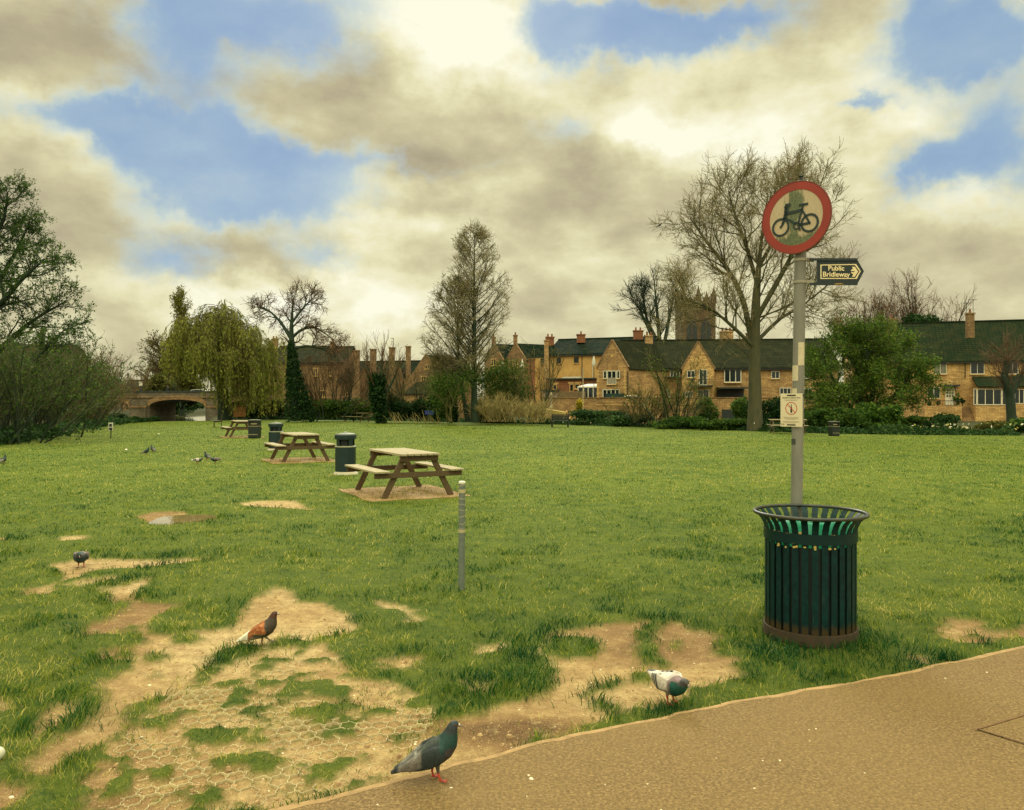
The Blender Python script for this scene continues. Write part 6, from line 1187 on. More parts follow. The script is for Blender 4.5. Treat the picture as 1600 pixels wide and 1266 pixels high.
def block(root, W, xl, xr, row_e, row_r, depth, z0, wall, roof, front=False, over=.25, name='wall', ridge_back=.5, verge=True):
    """house volume on wall plane W between pixel columns; ridge parallel to the wall, or (front) a gable facing the viewer"""
    a = W.at(xl, row_e); b = W.at(xr, row_e); b.z = a.z; ze = a.z; n = W.n; dv = -n*depth; lo = lambda v, z: Vector((v.x, v.y, z))
    if not front:
        m1 = a+dv*ridge_back; zr = None; r = (a+b)/2; rr = Vector((r.x, r.y, 0))-n*depth*ridge_back; zr = EYE+(HZ-row_r)/F*rr.y
        poly = [lo(a, z0), lo(a+dv, z0), lo(a+dv, ze), lo(m1, zr), lo(a, ze)]; MB().prism(poly, b-a).build(name, wall, root)
        e = W.d*over; dn = Vector((0, 0, -.15)); t = Vector((0, 0, .12)); k = over/(depth*ridge_back)*(zr-ze); f0 = a+n*over-e+Vector((0, 0, -k)); f1 = b+n*over+e+Vector((0, 0, -k)); t0 = lo(m1, zr)-e; t1 = lo(b+dv*ridge_back, zr)+e; k0 = a+dv-n*over-e+Vector((0, 0, -k)); k1 = b+dv-n*over+e+Vector((0, 0, -k)); z = Vector((0, 0, .02))
        rf = MB(); rf.hexa([f0+z, f1+z, t1+z, t0+z], [f0+t, f1+t, t1+t, t0+t]); rf.hexa([t0+z, t1+z, k1+z, k0+z], [t0+t, t1+t, k1+t, k0+t]); ro = rf.build('roof', roof, root)
        MB().bar(t0+t*1.1, t1+t*1.1, .3, .14).build('ridge', roof, ro); MB().bar(f0+Vector((0, 0, -.05)), f1+Vector((0, 0, -.05)), .12, .12).build('gutter', mat_pipe, ro)
        return dict(a=a, b=b, ze=ze, zr=zr, ridge=(t0, t1), roof=ro)
    mid = (a+b)/2; zr = EYE+(HZ-row_r)/F*mid.y
    poly = [lo(a, z0), lo(b, z0), lo(b, ze), lo(mid, zr), lo(a, ze)]; MB().prism(poly, dv).build(name, wall, root)
    dirl = (lo(a, ze)-lo(mid, zr)); k = over/max(.1, abs(dirl.x)+abs(dirl.y))*.7; z = Vector((0, 0, .02)); t = Vector((0, 0, .13)); fo = n*-.18; rf = MB(); tp0 = lo(mid, zr)+fo; tp1 = lo(mid, zr)+dv
    for e in (a, b):
        q0 = lo(e, ze)+(lo(e, ze)-lo(mid, zr))*k+fo; q1 = q0-fo+dv; rf.hexa([tp0+z, tp1+z, q1+z, q0+z], [tp0+t, tp1+t, q1+t, q0+t])
    ro = rf.build('roof', roof, root)
    cp = MB()
    for e in (a, b):
        q0 = lo(e, ze)+(lo(e, ze)-lo(mid, zr))*k*.5; cp.bar(lo(mid, zr)+t-n*.06, q0+t-n*.06, .2, .16, tuple(n))
    cp.build('coping', mat_stone_c, ro); return dict(a=a, b=b, ze=ze, zr=zr, mid=mid, roof=ro)
def chimney(parent, px0, px1, py0, py1, d, mat, pots=1, depth=None, cap=True):
    w = (px1-px0)/F*d; c = P((px0+px1)/2, py1, d); z1 = EYE+(HZ-py0)/F*d; dp = depth or w*.8; m = MB().box(c.x-w/2, c.x+w/2, d-dp/2, d+dp/2, c.z, z1)
    o = m.build('chimney', mat, parent)
    if cap:
        MB().box(c.x-w/2-.07, c.x+w/2+.07, d-dp/2-.07, d+dp/2+.07, z1-.02, z1+.12).build('cap', mat, o)
        for i in range(pots): x = c.x-w/2+w*(i+.5)/pots; MB().lathe([(.11, 0), (.10, .35), (.12, .37)], (x, d, z1+.121), 10).build('pot', mat_brick, o, True)
    return o
def pipe(root, W, px, y0, y1, mat=None): W.slab(MB(), px-.35, px+.35, y0, y1, .01, .10).build('drainpipe', mat or mat_pipe, root)

# ---- right hand stone house
def right_house():
    W = Wall.px(1385, 82.5, 1680, 77.5); b = W.at(1540, 656); root = empty('stone_house', b, 'long honey stone house with dark tiled roof at the right edge', 'house')
    s = block(root, W, 1332, 1690, 565, 505, 9, -.6, mat_stone_a, mat_roof_a)
    window(root, W, 1459, 1479, 567, 585, 2, glass=mat_glass_pale); window(root, W, 1516, 1538, 566, 585, 2); window(root, W, 1573, 1591, 566, 585, 2); window(root, W, 1402, 1420, 566, 584, 2); window(root, W, 1449, 1469, 605, 623, 2)
    d = MB(); W.slab(d, 1476.5, 1491.5, 606, 633, 0, .07); do = d.build('door', mat_white, root)
    for i in range(3):
        for j in range(3): W.slab(MB(), 1478.6+i*4.1, 1481.6+i*4.1, 608+j*4.6, 611.6+j*4.6, .071, .078).build('pane', mat_glass_pale, do)
    W.slab(MB(), 1471, 1497, 601.5, 604, .0, .9).build('door_canopy', mat_lead, root)
    for x in (1474.2, 1494): W.slab(MB(), x-.5, x+.5, 604.05, 610, 0, .12).build('canopy_bracket', mat_white, root)
    pipe(root, W, 1440, 567, 634); pipe(root, W, 1598.5, 567, 634); pipe(root, W, 1508, 567, 592)
    # lean-to garden room
    lm = MB(); W.slab(lm, 1522, 1680, 606, 634, .0, 1.6); lo = lm.build('garden_room', mat_stone_a, root); q = lambda px, py, o: W.at(px, py, o)
    r = MB(); a, b2 = q(1519, 606, 0), q(1684, 606, 0); zt = EYE+(HZ-591)/F*80.5; zb = EYE+(HZ-606)/F*80.5-.02; n = W.n
    v = lambda p, z, o: Vector((p.x, p.y, z))+n*o
    r.hexa([v(a, zb, 1.95), v(b2, zb, 1.95), v(b2, zt, .02), v(a, zt, .02)], [v(a, zb+.16, 1.95), v(b2, zb+.16, 1.95), v(b2, zt+.16, .02), v(a, zt+.16, .02)]); r.build('garden_room_roof', mat_roof_a, root)
    W2 = Wall(W.A+W.n*1.6, W.B+W.n*1.6); window(lo, W2, 1521, 1526, 607.5, 633, 1, name='side_light', sill=False); window(lo, W2, 1526.5, 1565, 607.5, 633, 3, fw=1.3, name='patio_door', sill=False); window(lo, W2, 1565.5, 1572, 607.5, 633, 1, name='side_light', sill=False); window(lo, W2, 1585, 1600, 608, 631, 2, sill=False)
    chimney(s['roof'], 1510.5, 1520.5, 491, 528, 80.2, mat_stone_c, 1); chimney(s['roof'], 1386, 1399, 500, 540, 85, mat_stone_c, 1)
    for x, y in ((1510, 473), (1520.5, 468)):
        p0 = P(x, 492, 80.4); p1 = P(x, y, 80.4); mb = MB().tube([p0, p1], .022, 5); mb.tube([p1+Vector((-.5, 0, -.05)), p1+Vector((.35, 0, -.02))], .018, 4)
        for e in (-.4, -.15, .1, .3): mb.tube([p1+Vector((e, -.25, -.04)), p1+Vector((e, .25, -.04))], .014, 4)
        mb.build('aerial', mat_pipe, s['roof'])
    # raised terrace in front, and its steps
    T = Wall(W.A+W.n*4.2, W.B+W.n*4.2); tw = empty('terrace_wall', T.at(1500, 656), 'low honey stone terrace wall with garden steps in front of the right house', 'wall'); m = MB(); T.slab(m, 1441, 1503, 634.5, 662, -3.9, .0); m.build('left_bay', mat_stone_a, tw); m = MB(); T.slab(m, 1523, 1640, 634.5, 662, -2.3, .35); m.build('right_bay', mat_stone_a, tw)
    for i in range(7):
        m = MB(); T.slab(m, 1503.3, 1522.7, 636.5+i*3.4, 664, -2.3, -1.6+i*.33); m.build('step', mat_stone_c, tw)
    for i in range(14):
        x = 1442+i*4.4; T.slab(MB(), x, x+.5, 627, 634.4, -.15, -.1).build('railing_post', mat_pipe, tw)
    T.slab(MB(), 1441, 1503, 626, 627, -.16, -.09).build('handrail', mat_pipe, tw)
    for i, (x, w, h) in enumerate(((1446, .8, .9), (1456, .6, .6), (1469, .7, .6), (1498, .9, 1.5), (1508, .6, .8))):
        p = T.at(x, 634.4, -1.0); make_bush('potted_plant', ['bushy pot plant at the left end of the house terrace', 'small pot plant under the ground floor window', 'pale pot plant left of the white house door', 'tall green shrub right of the white house door', 'little shrub at the head of the garden steps'][i], A3(p), w, h, [lf_mid, lf_dark, lf_olive, lf_mid, lf_dark][i], 500, .10, 300+i, 'plant', lumps=5, stems=3, group='plants on the house terrace')
right_house()

# ---- terrace with gables in the middle right
def gable_terrace():
    W = Wall.px(975, 78, 1310, 76); root = empty('gabled_terrace', W.at(1120, 630), 'stone terrace with two gables, white windows and dark tiled roofs behind the garden wall', 'house')
    s = block(root, W, 975, 1310, 575, 533, 10, -.5, mat_stone_b, mat_roof_c)
    A = Wall(((933-CX)/F*75.5, 75.5), ((980.5-CX)/F*73, 73)); g1 = block(root, A, 932.5, 980.5, 577, 534, 7, -.5, mat_stone_b, mat_roof_c, True, name='gable_wing')
    q = A.at(997, 577); W3 = Wall((A.at(980.5, 577)+A.n*0).xy, (A.at(980.5, 577)-A.n*7).xy)
    window(root, A, 943, 948.5, 579.5, 592, 1); window(root, A, 949, 963.5, 579.5, 601, 2, fw=1.2, sill=True); window(root, A, 964, 969, 579.5, 592, 1); A.slab(MB(), 950.2, 962.3, 590.5, 599.6, .061, .075).build('balcony_panel', M('frosted_panel', (150, 144, 122), .4, .08, 5), root)
    window(root, A, 942, 968.5, 608.5, 622, 4, fw=1.2, sill=False); A.slab(MB(), 955, 957.6, 554, 558.5, 0, .03).build('vent_slit', mat_quoin, root)
    for x in (934.5, 976.5):
        for i in range(9): A.slab(MB(), x-1.2-(i % 2)*.8, x+1.2+(i % 2)*.8, 578+i*5, 582.4+i*5, .0, .025).build('quoin', mat_quoin, root)
    B = Wall.px(1066, 75.5, 1116, 75); g2 = block(root, B, 1066, 1116, 577, 536, 6, -.5, mat_stone_a, mat_roof_c, True, name='gable_wing')
    # dormer strip roof
    W.slab(MB(), 996, 1027, 576.5, 579, .05, .8).build('dormer_roof', mat_lead, root); W.slab(MB(), 1006, 1064, 589, 590.5, .0, .5).build('canopy_edge', mat_lead, root)
    window(root, W, 1007.5, 1022, 579.5, 592, 2, glass=mat_glass_pale); window(root, W, 1047, 1062, 579.5, 591, 3); window(root, B, 1073.5, 1086, 579, 590.5, 2)
    window(root, B, 1092, 1105, 577.5, 602, 2, fw=1.1, name='balcony_door', sill=False); B.slab(MB(), 1080, 1113, 602.5, 604.5, .0, 1.1).build('balcony_floor', mat_lead, root)
    bal = MB()
    for i in range(11): x = 1080.5+i*3.2; B.slab(bal, x, x+.5, 594, 602.4, 1.02, 1.07)
    B.slab(bal, 1080, 1113, 593.2, 594, 1.0, 1.09); bal.build('balcony_rail', mat_pipe, root)
    window(root, W, 1131, 1158, 574.5, 598, 3, fw=1.4, bars=0, proud=.1)
    window(root, W, 1001, 1009, 609, 622, 1, name='white_door', sill=False, glass=mat_glass_pale); window(root, W, 1016, 1029, 609, 621, 2, bars=2, glass=mat_glass_pale); window(root, W, 1039.5, 1047.5, 609, 620.5, 2); window(root, B, 1070, 1082.5, 612, 621, 3); window(root, B, 1089.5, 1108, 609, 622, 2, fw=1.1, name='patio_door', sill=False)
    W.slab(MB(), 1119, 1163, 606, 608, .0, 2.0).build('pergola_roof', mat_lead, root); W.slab(MB(), 1120, 1162, 608.2, 622, .01, .05).build('pergola_shade', mat_pipe, root)  # flat black sheet on the wall stands in for shade under the pergola
    window(root, W, 1205, 1218, 580, 592, 2); window(root, W, 1218, 1236, 606, 620, 3); window(root, W, 1252, 1268, 606, 620, 3); window(root, W, 1250, 1264, 580, 592, 2)
    pipe(root, W, 998.5, 578, 625); pipe(root, A, 981.6, 580, 625)
    chimney(s['roof'], 1008, 1020, 526, 545, 82, mat_stone_b, 2); chimney(s['roof'], 1126, 1143.5, 519.5, 540, 83, mat_stone_b, 3); chimney(s['roof'], 1167, 1182, 522, 540, 83, mat_stone_c, 2); chimney(s['roof'], 1304, 1316, 503, 540, 86, mat_stone_c, 2)
    p0 = P(1007, 545, 81); MB().tube([p0, P(1007, 523, 81)], .05, 8).build('flue', mat_pipe, s['roof']); MB().tube([P(1021, 545, 81), P(1021, 524, 81)], .05, 8).build('flue', mat_pipe, s['roof'])
gable_terrace()

# ---- long rendered building with dark slate roof
def long_house():
    W = Wall.px(857, 98, 1012, 93.5); root = empty('long_house', W.at(900, 622), 'long ochre rendered building with a black slate roof and red brick lower storey', 'house')
    s = block(root, W, 856, 1012, 554.5, 530, 10, -.5, mat_render, mat_roof_b)
    for x0, x1, y0, y1 in ((870, 876.5, 559, 568.5), (897, 904, 558, 567.5), (845, 850, 560, 568)): window(root, W, x0, x1, y0, y1, 2, frame=mat_lead)
    E = Wall(W.A+W.n*3, W.B+W.n*3); m = MB(); E.slab(m, 856, 936, 593.5, 625, -2.9, 0); lo = m.build('lower_storey', mat_brick, root); E.slab(MB(), 855, 938, 591.5, 593.4, -2.9, .3).build('flat_roof', mat_lead, lo)
    for x0, x1, y0, y1 in ((864, 870.5, 601, 609), (890, 896.5, 600, 612), (898, 906, 600, 608)):
        E.slab(MB(), x0-2.2, x1+2.2, y0-3, y0-.3, 0, .04).build('lintel', mat_quoin, lo); window(lo, E, x0, x1, y0, y1, 1, frame=mat_quoin)
    E.slab(MB(), 874, 902, 588.5, 591.4, -2.0, -1.2).build('roof_lantern', mat_white, lo)
    pipe(root, W, 909.5, 556, 592); pipe(root, W, 926.5, 556, 592, mat_white); pipe(root, W, 858.5, 556, 622)
    chimney(s['roof'], 901.5, 914, 524, 536, 100, mat_brick, 1); chimney(s['roof'], 990, 1004, 518, 531, 97.5, mat_brick, 2)
    chimney(root, 850.5, 857, 533, 640, 97, mat_stone_b, 1); chimney(s['roof'], 853, 865.5, 528, 540, 101, mat_brick, 2); chimney(root, 825.5, 836, 562, 640, 94, mat_brick, 0)
    m = MB(); W.slab(m, 828, 856, 560, 640, -4, -.1); m.build('link_wall', mat_render, root)
long_house()
# ---- pair of gabled houses
def gabled_pair():
    for i, (l, r, dl, dr, ap, ev, lab) in enumerate(((757, 786, 112, 108, 538.5, 566, 'left of the two brown gabled houses behind the green weeping shrub'), (789, 822, 109, 104.5, 538, 567, 'right one of the two brown gabled houses, beside the long slate roof'))):
        W = Wall.px(l, dl, r, dr); root = empty('gabled_house', W.at((l+r)/2, 640), lab, 'house', 'gabled houses'); s = block(root, W, l, r, ev, ap, 9, -.5, mat_stone_c, mat_roof_b, True)
        window(root, W, (l+r)/2-4, (l+r)/2+4, 561+4*i, 572+4*i, 2, frame=mat_quoin); window(root, W, (l+r)/2-4, (l+r)/2+4, 590, 601, 2, frame=mat_quoin)
        x = (l+r)/2; chimney(s['roof'], x-3.4, x+3, 526+(-1 if i else 2), 543, (dl+dr)/2+.5, mat_stone_c, 1)
gabled_pair()
# ---- hall with four tall chimneys
def chimney_hall():
    W = Wall.px(530, 100, 668, 97); root = empty('chimney_hall', W.at(600, 640), 'old brown stone range with four tall chimney shafts along its front', 'house'); s = block(root, W, 530, 668, 595, 566, 9, -.6, mat_stone_c, mat_roof_b)
    for x0, x1, y0, y1 in ((553.5, 561.5, 549, 640), (579, 587.5, 547, 640), (608.5, 616.5, 544.5, 640), (634.5, 641.5, 542.5, 640)):
        d = 96.5; o = chimney(root, x0, x1, y0, y1, d, mat_stone_c, 0, .7); MB().box(P(x0-2, 0, d).x, P(x1+2, 0, d).x, d-.5, d+.5, EYE+(HZ-640)/F*d, EYE+(HZ-592)/F*d).build('stack_base', mat_stone_c, o)
    for x in (567, 594, 624): g = Wall.px(x-7, 97.2, x+7, 97); block(root, g, x-5, x+5, 594, 577, 3, 2, mat_stone_c, mat_roof_b, True, name='dormer_gable')
    G2 = Wall.px(641, 94, 688, 92); g = block(root, G2, 641, 690, 592, 556, 8, -.6, mat_stone_c, mat_roof_b, True, name='gable_wing')
    window(root, G2, 658, 678, 588, 599, 5, frame=mat_quoin, bars=1); window(root, G2, 664, 672, 570, 577, 2, frame=mat_quoin)
    L = Wall.px(630, 90, 700, 88); m = MB(); L.slab(m, 632, 705, 617, 640, -3, 0); lo = m.build('low_range', mat_stone_b, root); a, b2 = L.at(631, 617), L.at(706, 617); n = L.n; r = MB(); zt = Vector((0, 0, 1.4)); t = Vector((0, 0, .12)); r.hexa([a+n*.2, b2+n*.2, b2-n*3+zt, a-n*3+zt], [a+n*.2+t, b2+n*.2+t, b2-n*3+zt+t, a-n*3+zt+t]); r.build('low_roof', mat_roof_c, lo); window(lo, L, 654, 660, 619, 626, 1, frame=mat_lead, sill=False)
    for x in (540, 566, 595, 624): window(root, W, x-4, x+4, 608, 620, 2, frame=mat_quoin)
    p0 = P(614.5, 545, 99); mb = MB().tube([p0, P(614.5, 528, 99)], .04, 5); mb.tube([P(610.5, 529, 99), P(615, 529, 99)], .035, 4); mb.build('aerial', mat_pipe, root)
chimney_hall()
def plain_house(name, label, xl, xr, dl, dr, ev, rd, wall, roof, chims, wins, depth=9, group=None):
    W = Wall.px(xl, dl, xr, dr); root = empty(name, W.at((xl+xr)/2, 645), label, 'house', group); s = block(root, W, xl, xr, ev, rd, depth, -.6, wall, roof)
    for c in chims: chimney(s['roof'], *c[:4], (dl+dr)/2+depth*.45, wall, c[4])
    for w in wins: window(root, W, *w, 2, frame=mat_quoin)
    return root
plain_house('dim_house', 'dark stone house behind the ivy tree with chimneys at both roof ends', 424, 540, 104, 104, 566, 543, mat_stone_c, mat_roof_c, [(425.5, 434, 531, 552, 2), (516.5, 523.5, 536, 552, 1), (530, 537.5, 550, 562, 1)], [(445, 452, 575, 588), (490, 497, 575, 588), (500, 508, 610, 622), (512, 519, 575, 588)])
plain_house('riverside_house', 'tan stone house glimpsed through the willow curtain', 362, 430, 110, 108, 560, 546, mat_stone_b, mat_roof_c, [(424, 431, 534, 552, 1)], [(401, 409, 562, 570), (372, 377, 577, 590), (409, 419, 603, 612), (390, 396, 588, 599)], group=None)
plain_house('bank_house', 'dark building behind the left thicket with two chimneys', -60, 98, 82, 84, 560, 541, mat_stone_dark, mat_roof_c, [(62, 69, 522, 550, 2), (81, 87, 535, 556, 1)], [(20, 27, 575, 588), (60, 67, 575, 588)])
plain_house('skyline_house', 'low brown roof of a distant building beyond the bridge lamps', 190, 262, 175, 175, 606, 595, mat_stone_c, mat_roof_c, [(225, 230, 589, 598, 1)], [])
# ---- church tower
def church():
    d = 150.0; c = P(1092, 620, d); root = empty('church_tower', c, 'square church tower with corner pinnacles rising behind the gabled terrace', 'tower'); k = d/F; w = 26.2*k; z = lambda r: EYE+(HZ-r)*k
    bx = lambda mb, x0, x1, r0, r1, pd=0: mb.box(x0, x1, d-pd, d+2*w+pd, z(r1), z(r0)); X = lambda p: (p-CX)*k
    m = MB(); bx(m, X(1065.8), X(1118.2), 474, 640); m.build('shaft', mat_tower, root); m = MB(); bx(m, X(1064.8), X(1119.2), 470, 474.5, .25); m.build('cornice', mat_tower, root); m = MB(); bx(m, X(1065), X(1119), 535, 537.5, .2); m.build('string_course', mat_tower, root)
    pr = MB()
    for i in range(7):
        x = 1069+i*7.4; pr.box(X(x), X(x+4), d-.2, d+.25, z(470), z(464.5)); pr.box(X(x), X(x+4), d+2*w-.3, d+2*w+.2, z(470), z(464.5))
    pr.build('battlement', mat_tower, root)
    for x, tip in ((1068.5, 440), (1092, 445), (1116, 447), (1068.5, 442), (1116, 448)):
        back = tip in (442, 448); yy = d+2*w-.5 if back else d+.4
        MB().lathe([(.55, 0), (.55, 1.1), (.72, 1.12), (.42, 1.35), (.18, z(tip+6)-z(470)), (.03, z(tip)-z(470))], (X(x), yy, z(470)), 8).build('pinnacle', mat_tower, root)
    for x in (1081, 1103):
        fr = MB().prism([Vector((X(x)+a*.95, d-.06, z(520)+b)) for a, b in ((-1, -2.4), (1, -2.4), (1, 1.2), (.6, 2.0), (0, 2.5), (-.6, 2.0), (-1, 1.2))], (0, .055, 0)).build('belfry_window', mat_lead, root)
        MB().box(X(x)-.08, X(x)+.08, d-.12, d-.061, z(520)-2.4, z(520)+2.2).build('mullion', mat_tower, fr)
church()

# ---- garden walls and fence
def garden_wall():
    W = Wall.px(805, 68, 1440, 63); root = empty('garden_wall', W.at(1000, 660), 'long tan stone garden wall in front of the terrace', 'wall'); m = MB(); W.slab(m, 845, 1445, 622.5, 664, -.5, 0); m.build('masonry', mat_stone_b, root)
    W.slab(MB(), 843, 1447, 621, 622.4, -.56, .06).build('coping', mat_stone_c, root)
    for x in (906, 972, 1075, 1200): W.slab(MB(), x, x+11, 637, 662, .0, .25).build('buttress', mat_stone_c, root)
    W.slab(MB(), 932, 1003, 632.3, 633.6, .0, .05).build('string_course', mat_quoin, root)
    for x0, x1, lab in ((1074, 1087, 'dark panel'), (1128, 1150, 'dark panel')): W.slab(MB(), x0, x1, 640, 662, .0, .08).build('boarded_panel', mat_lead, root)
    Fn = Wall.px(805, 70.5, 1440, 66); fr = empty('board_fence', Fn.at(880, 622), 'weathered brown board fence on top of the garden wall', 'fence')
    for i in range(17): x = 871+i*2.6; Fn.slab(MB(), x, x+2.3, 611.5+.3*math.sin(i*2), 624, -.03, .0).build('board', M('fence_board', (112, 96, 62), .85, .3, 4) if i == 0 else bpy.data.materials['fence_board'], fr)
    fr2 = empty('garden_shed', Fn.at(860, 622), 'pinkish grey low shed beside the board fence', 'shed'); Fn.slab(MB(), 848, 871, 611, 624, -2, .02).build('wall', M('grey_boards', (150, 130, 112), .85, .12, 3, stretch=(9, 9, .3)), fr2); Fn.slab(MB(), 846, 872.5, 608.8, 610.9, -2.2, .2).build('roof', mat_lead, fr2)
    sc_ = empty('screen_panel', Fn.at(966, 622), 'dark teal garden screen in front of the left gable windows', 'screen'); Fn.slab(MB(), 946, 975, 615, 624, -.05, .0).build('cloth', M('teal_cloth', (18, 54, 50), .8, .2, 5), sc_)
    for x in (945.2, 960, 975.2): Fn.slab(MB(), x-.4, x+.4, 613.5, 624, -.06, .04).build('post', mat_pipe, sc_)
    cs = empty('conservatory', Fn.at(917, 622), 'white framed conservatory with a pale glazed roof beside the left gable', 'conservatory'); Cw = Wall.px(805, 77, 1440, 72)
    Cw.slab(MB(), 903, 935, 606, 626, -2.5, 0).build('glazed_body', mat_glass, cs)
    for x in (903.5, 912, 919, 927, 934): Cw.slab(MB(), x-.7, x+.7, 606, 626, .0, .06).build('post', mat_white, cs)
    Cw.slab(MB(), 902, 936, 604, 606, -2.6, .1).build('eaves_beam', mat_white, cs); p = [Cw.at(903, 604, .1), Cw.at(936, 604, .1)]; ap = [Cw.at(918, 599.5, -1.2), Cw.at(933, 599.5, -1.2)]; bk = [Cw.at(903, 604, -2.6), Cw.at(936, 604, -2.6)]
    MB().add([*p, *ap, *bk], [(0, 1, 3, 2), (2, 3, 5, 4), (0, 2, 4), (1, 5, 3)]).build('roof', M('pale_glazing', (214, 212, 196), .25, .05, 5), cs)
garden_wall()
# ---- small garden things
def beam(name, label, cat, a, b, w, h, mat, sub=None):
    root = empty(name, a, label, cat); MB().bar(a, b, w, h).build('body', mat, root, bevel=.02); return root
mat_beam = M('lichened_cream', (206, 184, 100), .8, .2, 6, c2=(178, 158, 80))
r = beam('timber_beam', 'pale yellow upturned hull like beam lying on trestles below the garden wall', 'beam', P(848, 641, 60), P(883, 647, 59), .35, .30, mat_beam)
for x in (868, 876): MB().tube([P(x-3, 657, 59.4), P(x+2, 647.5, 59.4)], .045, 6).build('trestle_leg', mat_quoin, r)
for i, (x0, y0, x1, y1) in enumerate(((878, 657, 886, 642), (889, 656.5, 896, 642))):
    tag(MB().bar(P(x0, y0, 58.6), P(x1, y1, 59.2), .08, .05).build('leaning_plank', mat_quoin, None, org=P(x0, y0, 58.6)), ['pale plank leaning at the end of the yellow beam', 'pale plank leaning left of the golden conifer'][i], 'plank', 'leaning planks')
c = P(861, 638, 62); tag(MB().lathe([(.16, 0), (.14, .15), (.09, .35), (.10, .8), (.13, 1.0), (.10, 1.12), (.05, 1.2), (0, 1.25)], c, 12).build('garden_statue', M('pale_statue', (188, 172, 130), .8, .15, 9), None, True, org=c.copy()), 'slim pale statue like figure standing behind the yellow beam', 'statue')
c = P(911, 645, 66); tag(MB().tube([c, P(911, 574, 66)], [.05, .03], 8).build('flag_pole', M('pale_pole', (176, 166, 130), .6, .1, 5), None, True, org=c.copy()), 'slender pale pole rising in front of the long house', 'pole')
for i, (x, y0, y1, d, lab) in enumerate(((816, 561, 574, 92, 'white folded parasol at the foot of the right gabled house'), (928, 556, 572, 76, 'white folded parasol against the long house wall'), (785, 565, 571, 92, 'small white folded parasol left of the gabled house'))):
    b = P(x, y1, d); h = (y1-y0)/F*d; root = empty('folded_parasol', b, lab, 'parasol', 'folded parasols'); MB().lathe([(.02, h), (.10, h*.7), (.22, h*.2), (.16, .0), (.03, -.05)], b, 10).build('canopy', mat_white, root, True); MB().tube([b-Vector((0, 0, 2.2)), b], .03, 6).build('pole', mat_pipe, root)
def car(name, label, base, L, col, rz, wh):
    """side profile hatchback: body, glass band, wheels"""
    root = empty(name, (0, 0, 0), label, 'car'); m = M(name+'_paint', col, .3, .05, 3); pr = [(-.5, .16), (-.5, .40), (-.46, .50), (-.27, .57), (-.16, .80), (.02, .86), (.24, .84), (.40, .62), (.49, .56), (.5, .40), (.5, .16)]
    W = .86; k = L
    V = [(a*k, sgn*W*(1 if z < .6 else .82), z*1.7) for sgn in (-1, 1) for a, z in pr]; n = len(pr)
    MB().add(V, [tuple(range(n)), tuple(reversed(range(n, 2*n)))]+[(i, n+i, n+(i+1) % n, (i+1) % n) for i in range(n)]).build('body', m, root, bevel=.03)
    gl = [(-.235, .60), (-.15, .77), (.01, .825), (.22, .80), (.35, .62)]
    for sgn in (-1, 1): MB().prism([Vector((a*k, sgn*W*.905, z*1.7)) for a, z in gl], (0, sgn*.06, 0)).build('side_window', mat_glass, root)
    for sx in (-.31, .31):
        for sgn in (-1, 1): wv = MB().tube([(sx*k, sgn*(W-.12), .31), (sx*k, sgn*(W+.03), .31)], .31, 18).build('wheel', mat_pipe, root, True); MB().tube([(sx*k, sgn*(W+.031), .31), (sx*k, sgn*(W+.04), .31)], .18, 12).build('rim', mat_band, wv)
    for sgn in (-1, 1): MB().box(-.5*k-.012, -.5*k+.05, sgn*.6-.14, sgn*.6+.14, .62, .76).build('headlight', mat_white, root)
    root.location = base; root.rotation_euler = (0, 0, rz); return root
car('parked_car', 'white car whose roof shows above the garden wall below the left gable', Vector((P(983, 0, 68).x, 70.5, EYE+(HZ-618)/F*70.5-1.47)), 4.0, (214, 208, 186), .15, 1)
b = P(671, 648, 59.6); root = empty('blue_crate', b, 'small bright blue crate in the bushes left of the conical trees', 'crate'); mb = MB(); w = .32
mb.box(b.x-w, b.x+w, b.y-.2, b.y-.17, b.z, b.z+.3).box(b.x-w, b.x+w, b.y+.17, b.y+.2, b.z, b.z+.3).box(b.x-w, b.x-w+.03, b.y-.169, b.y+.169, b.z, b.z+.3).box(b.x+w-.03, b.x+w, b.y-.169, b.y+.169, b.z, b.z+.3).box(b.x-w+.03, b.x+w-.03, b.y-.169, b.y+.169, b.z, b.z+.03); mb.build('shell', M('blue_plastic', (36, 56, 130), .5, .15, 5), root); MB().box(b.x-w-.03, b.x+w+.03, b.y-.23, b.y-.201, b.z+.25, b.z+.3).build('lip', bpy.data.materials['blue_plastic'], root)
# lettered sign glimpsed at the left edge
b = P(5, 622, 62); root = empty('shop_sign', b, 'dark sign with an orange letter behind the bushes at the left edge', 'sign'); MB().box(b.x-1.2, b.x+.5, b.y, b.y+.1, b.z-.3, b.z+.6).build('board', mat_lead, root)
text_mesh('B', .62, Matrix.Translation(P(2.2, 617.5, 61.99)) @ Matrix.Rotation(math.pi/2, 4, 'X'), 'letter', M('orange_letter', (206, 140, 60), .6, .1, 5), root, .01, .03)
for x in (-6, 8): MB().tube([P(x, 622, 62.2), P(x, 655, 62.2)], .05, 6).build('post', mat_pipe, root)

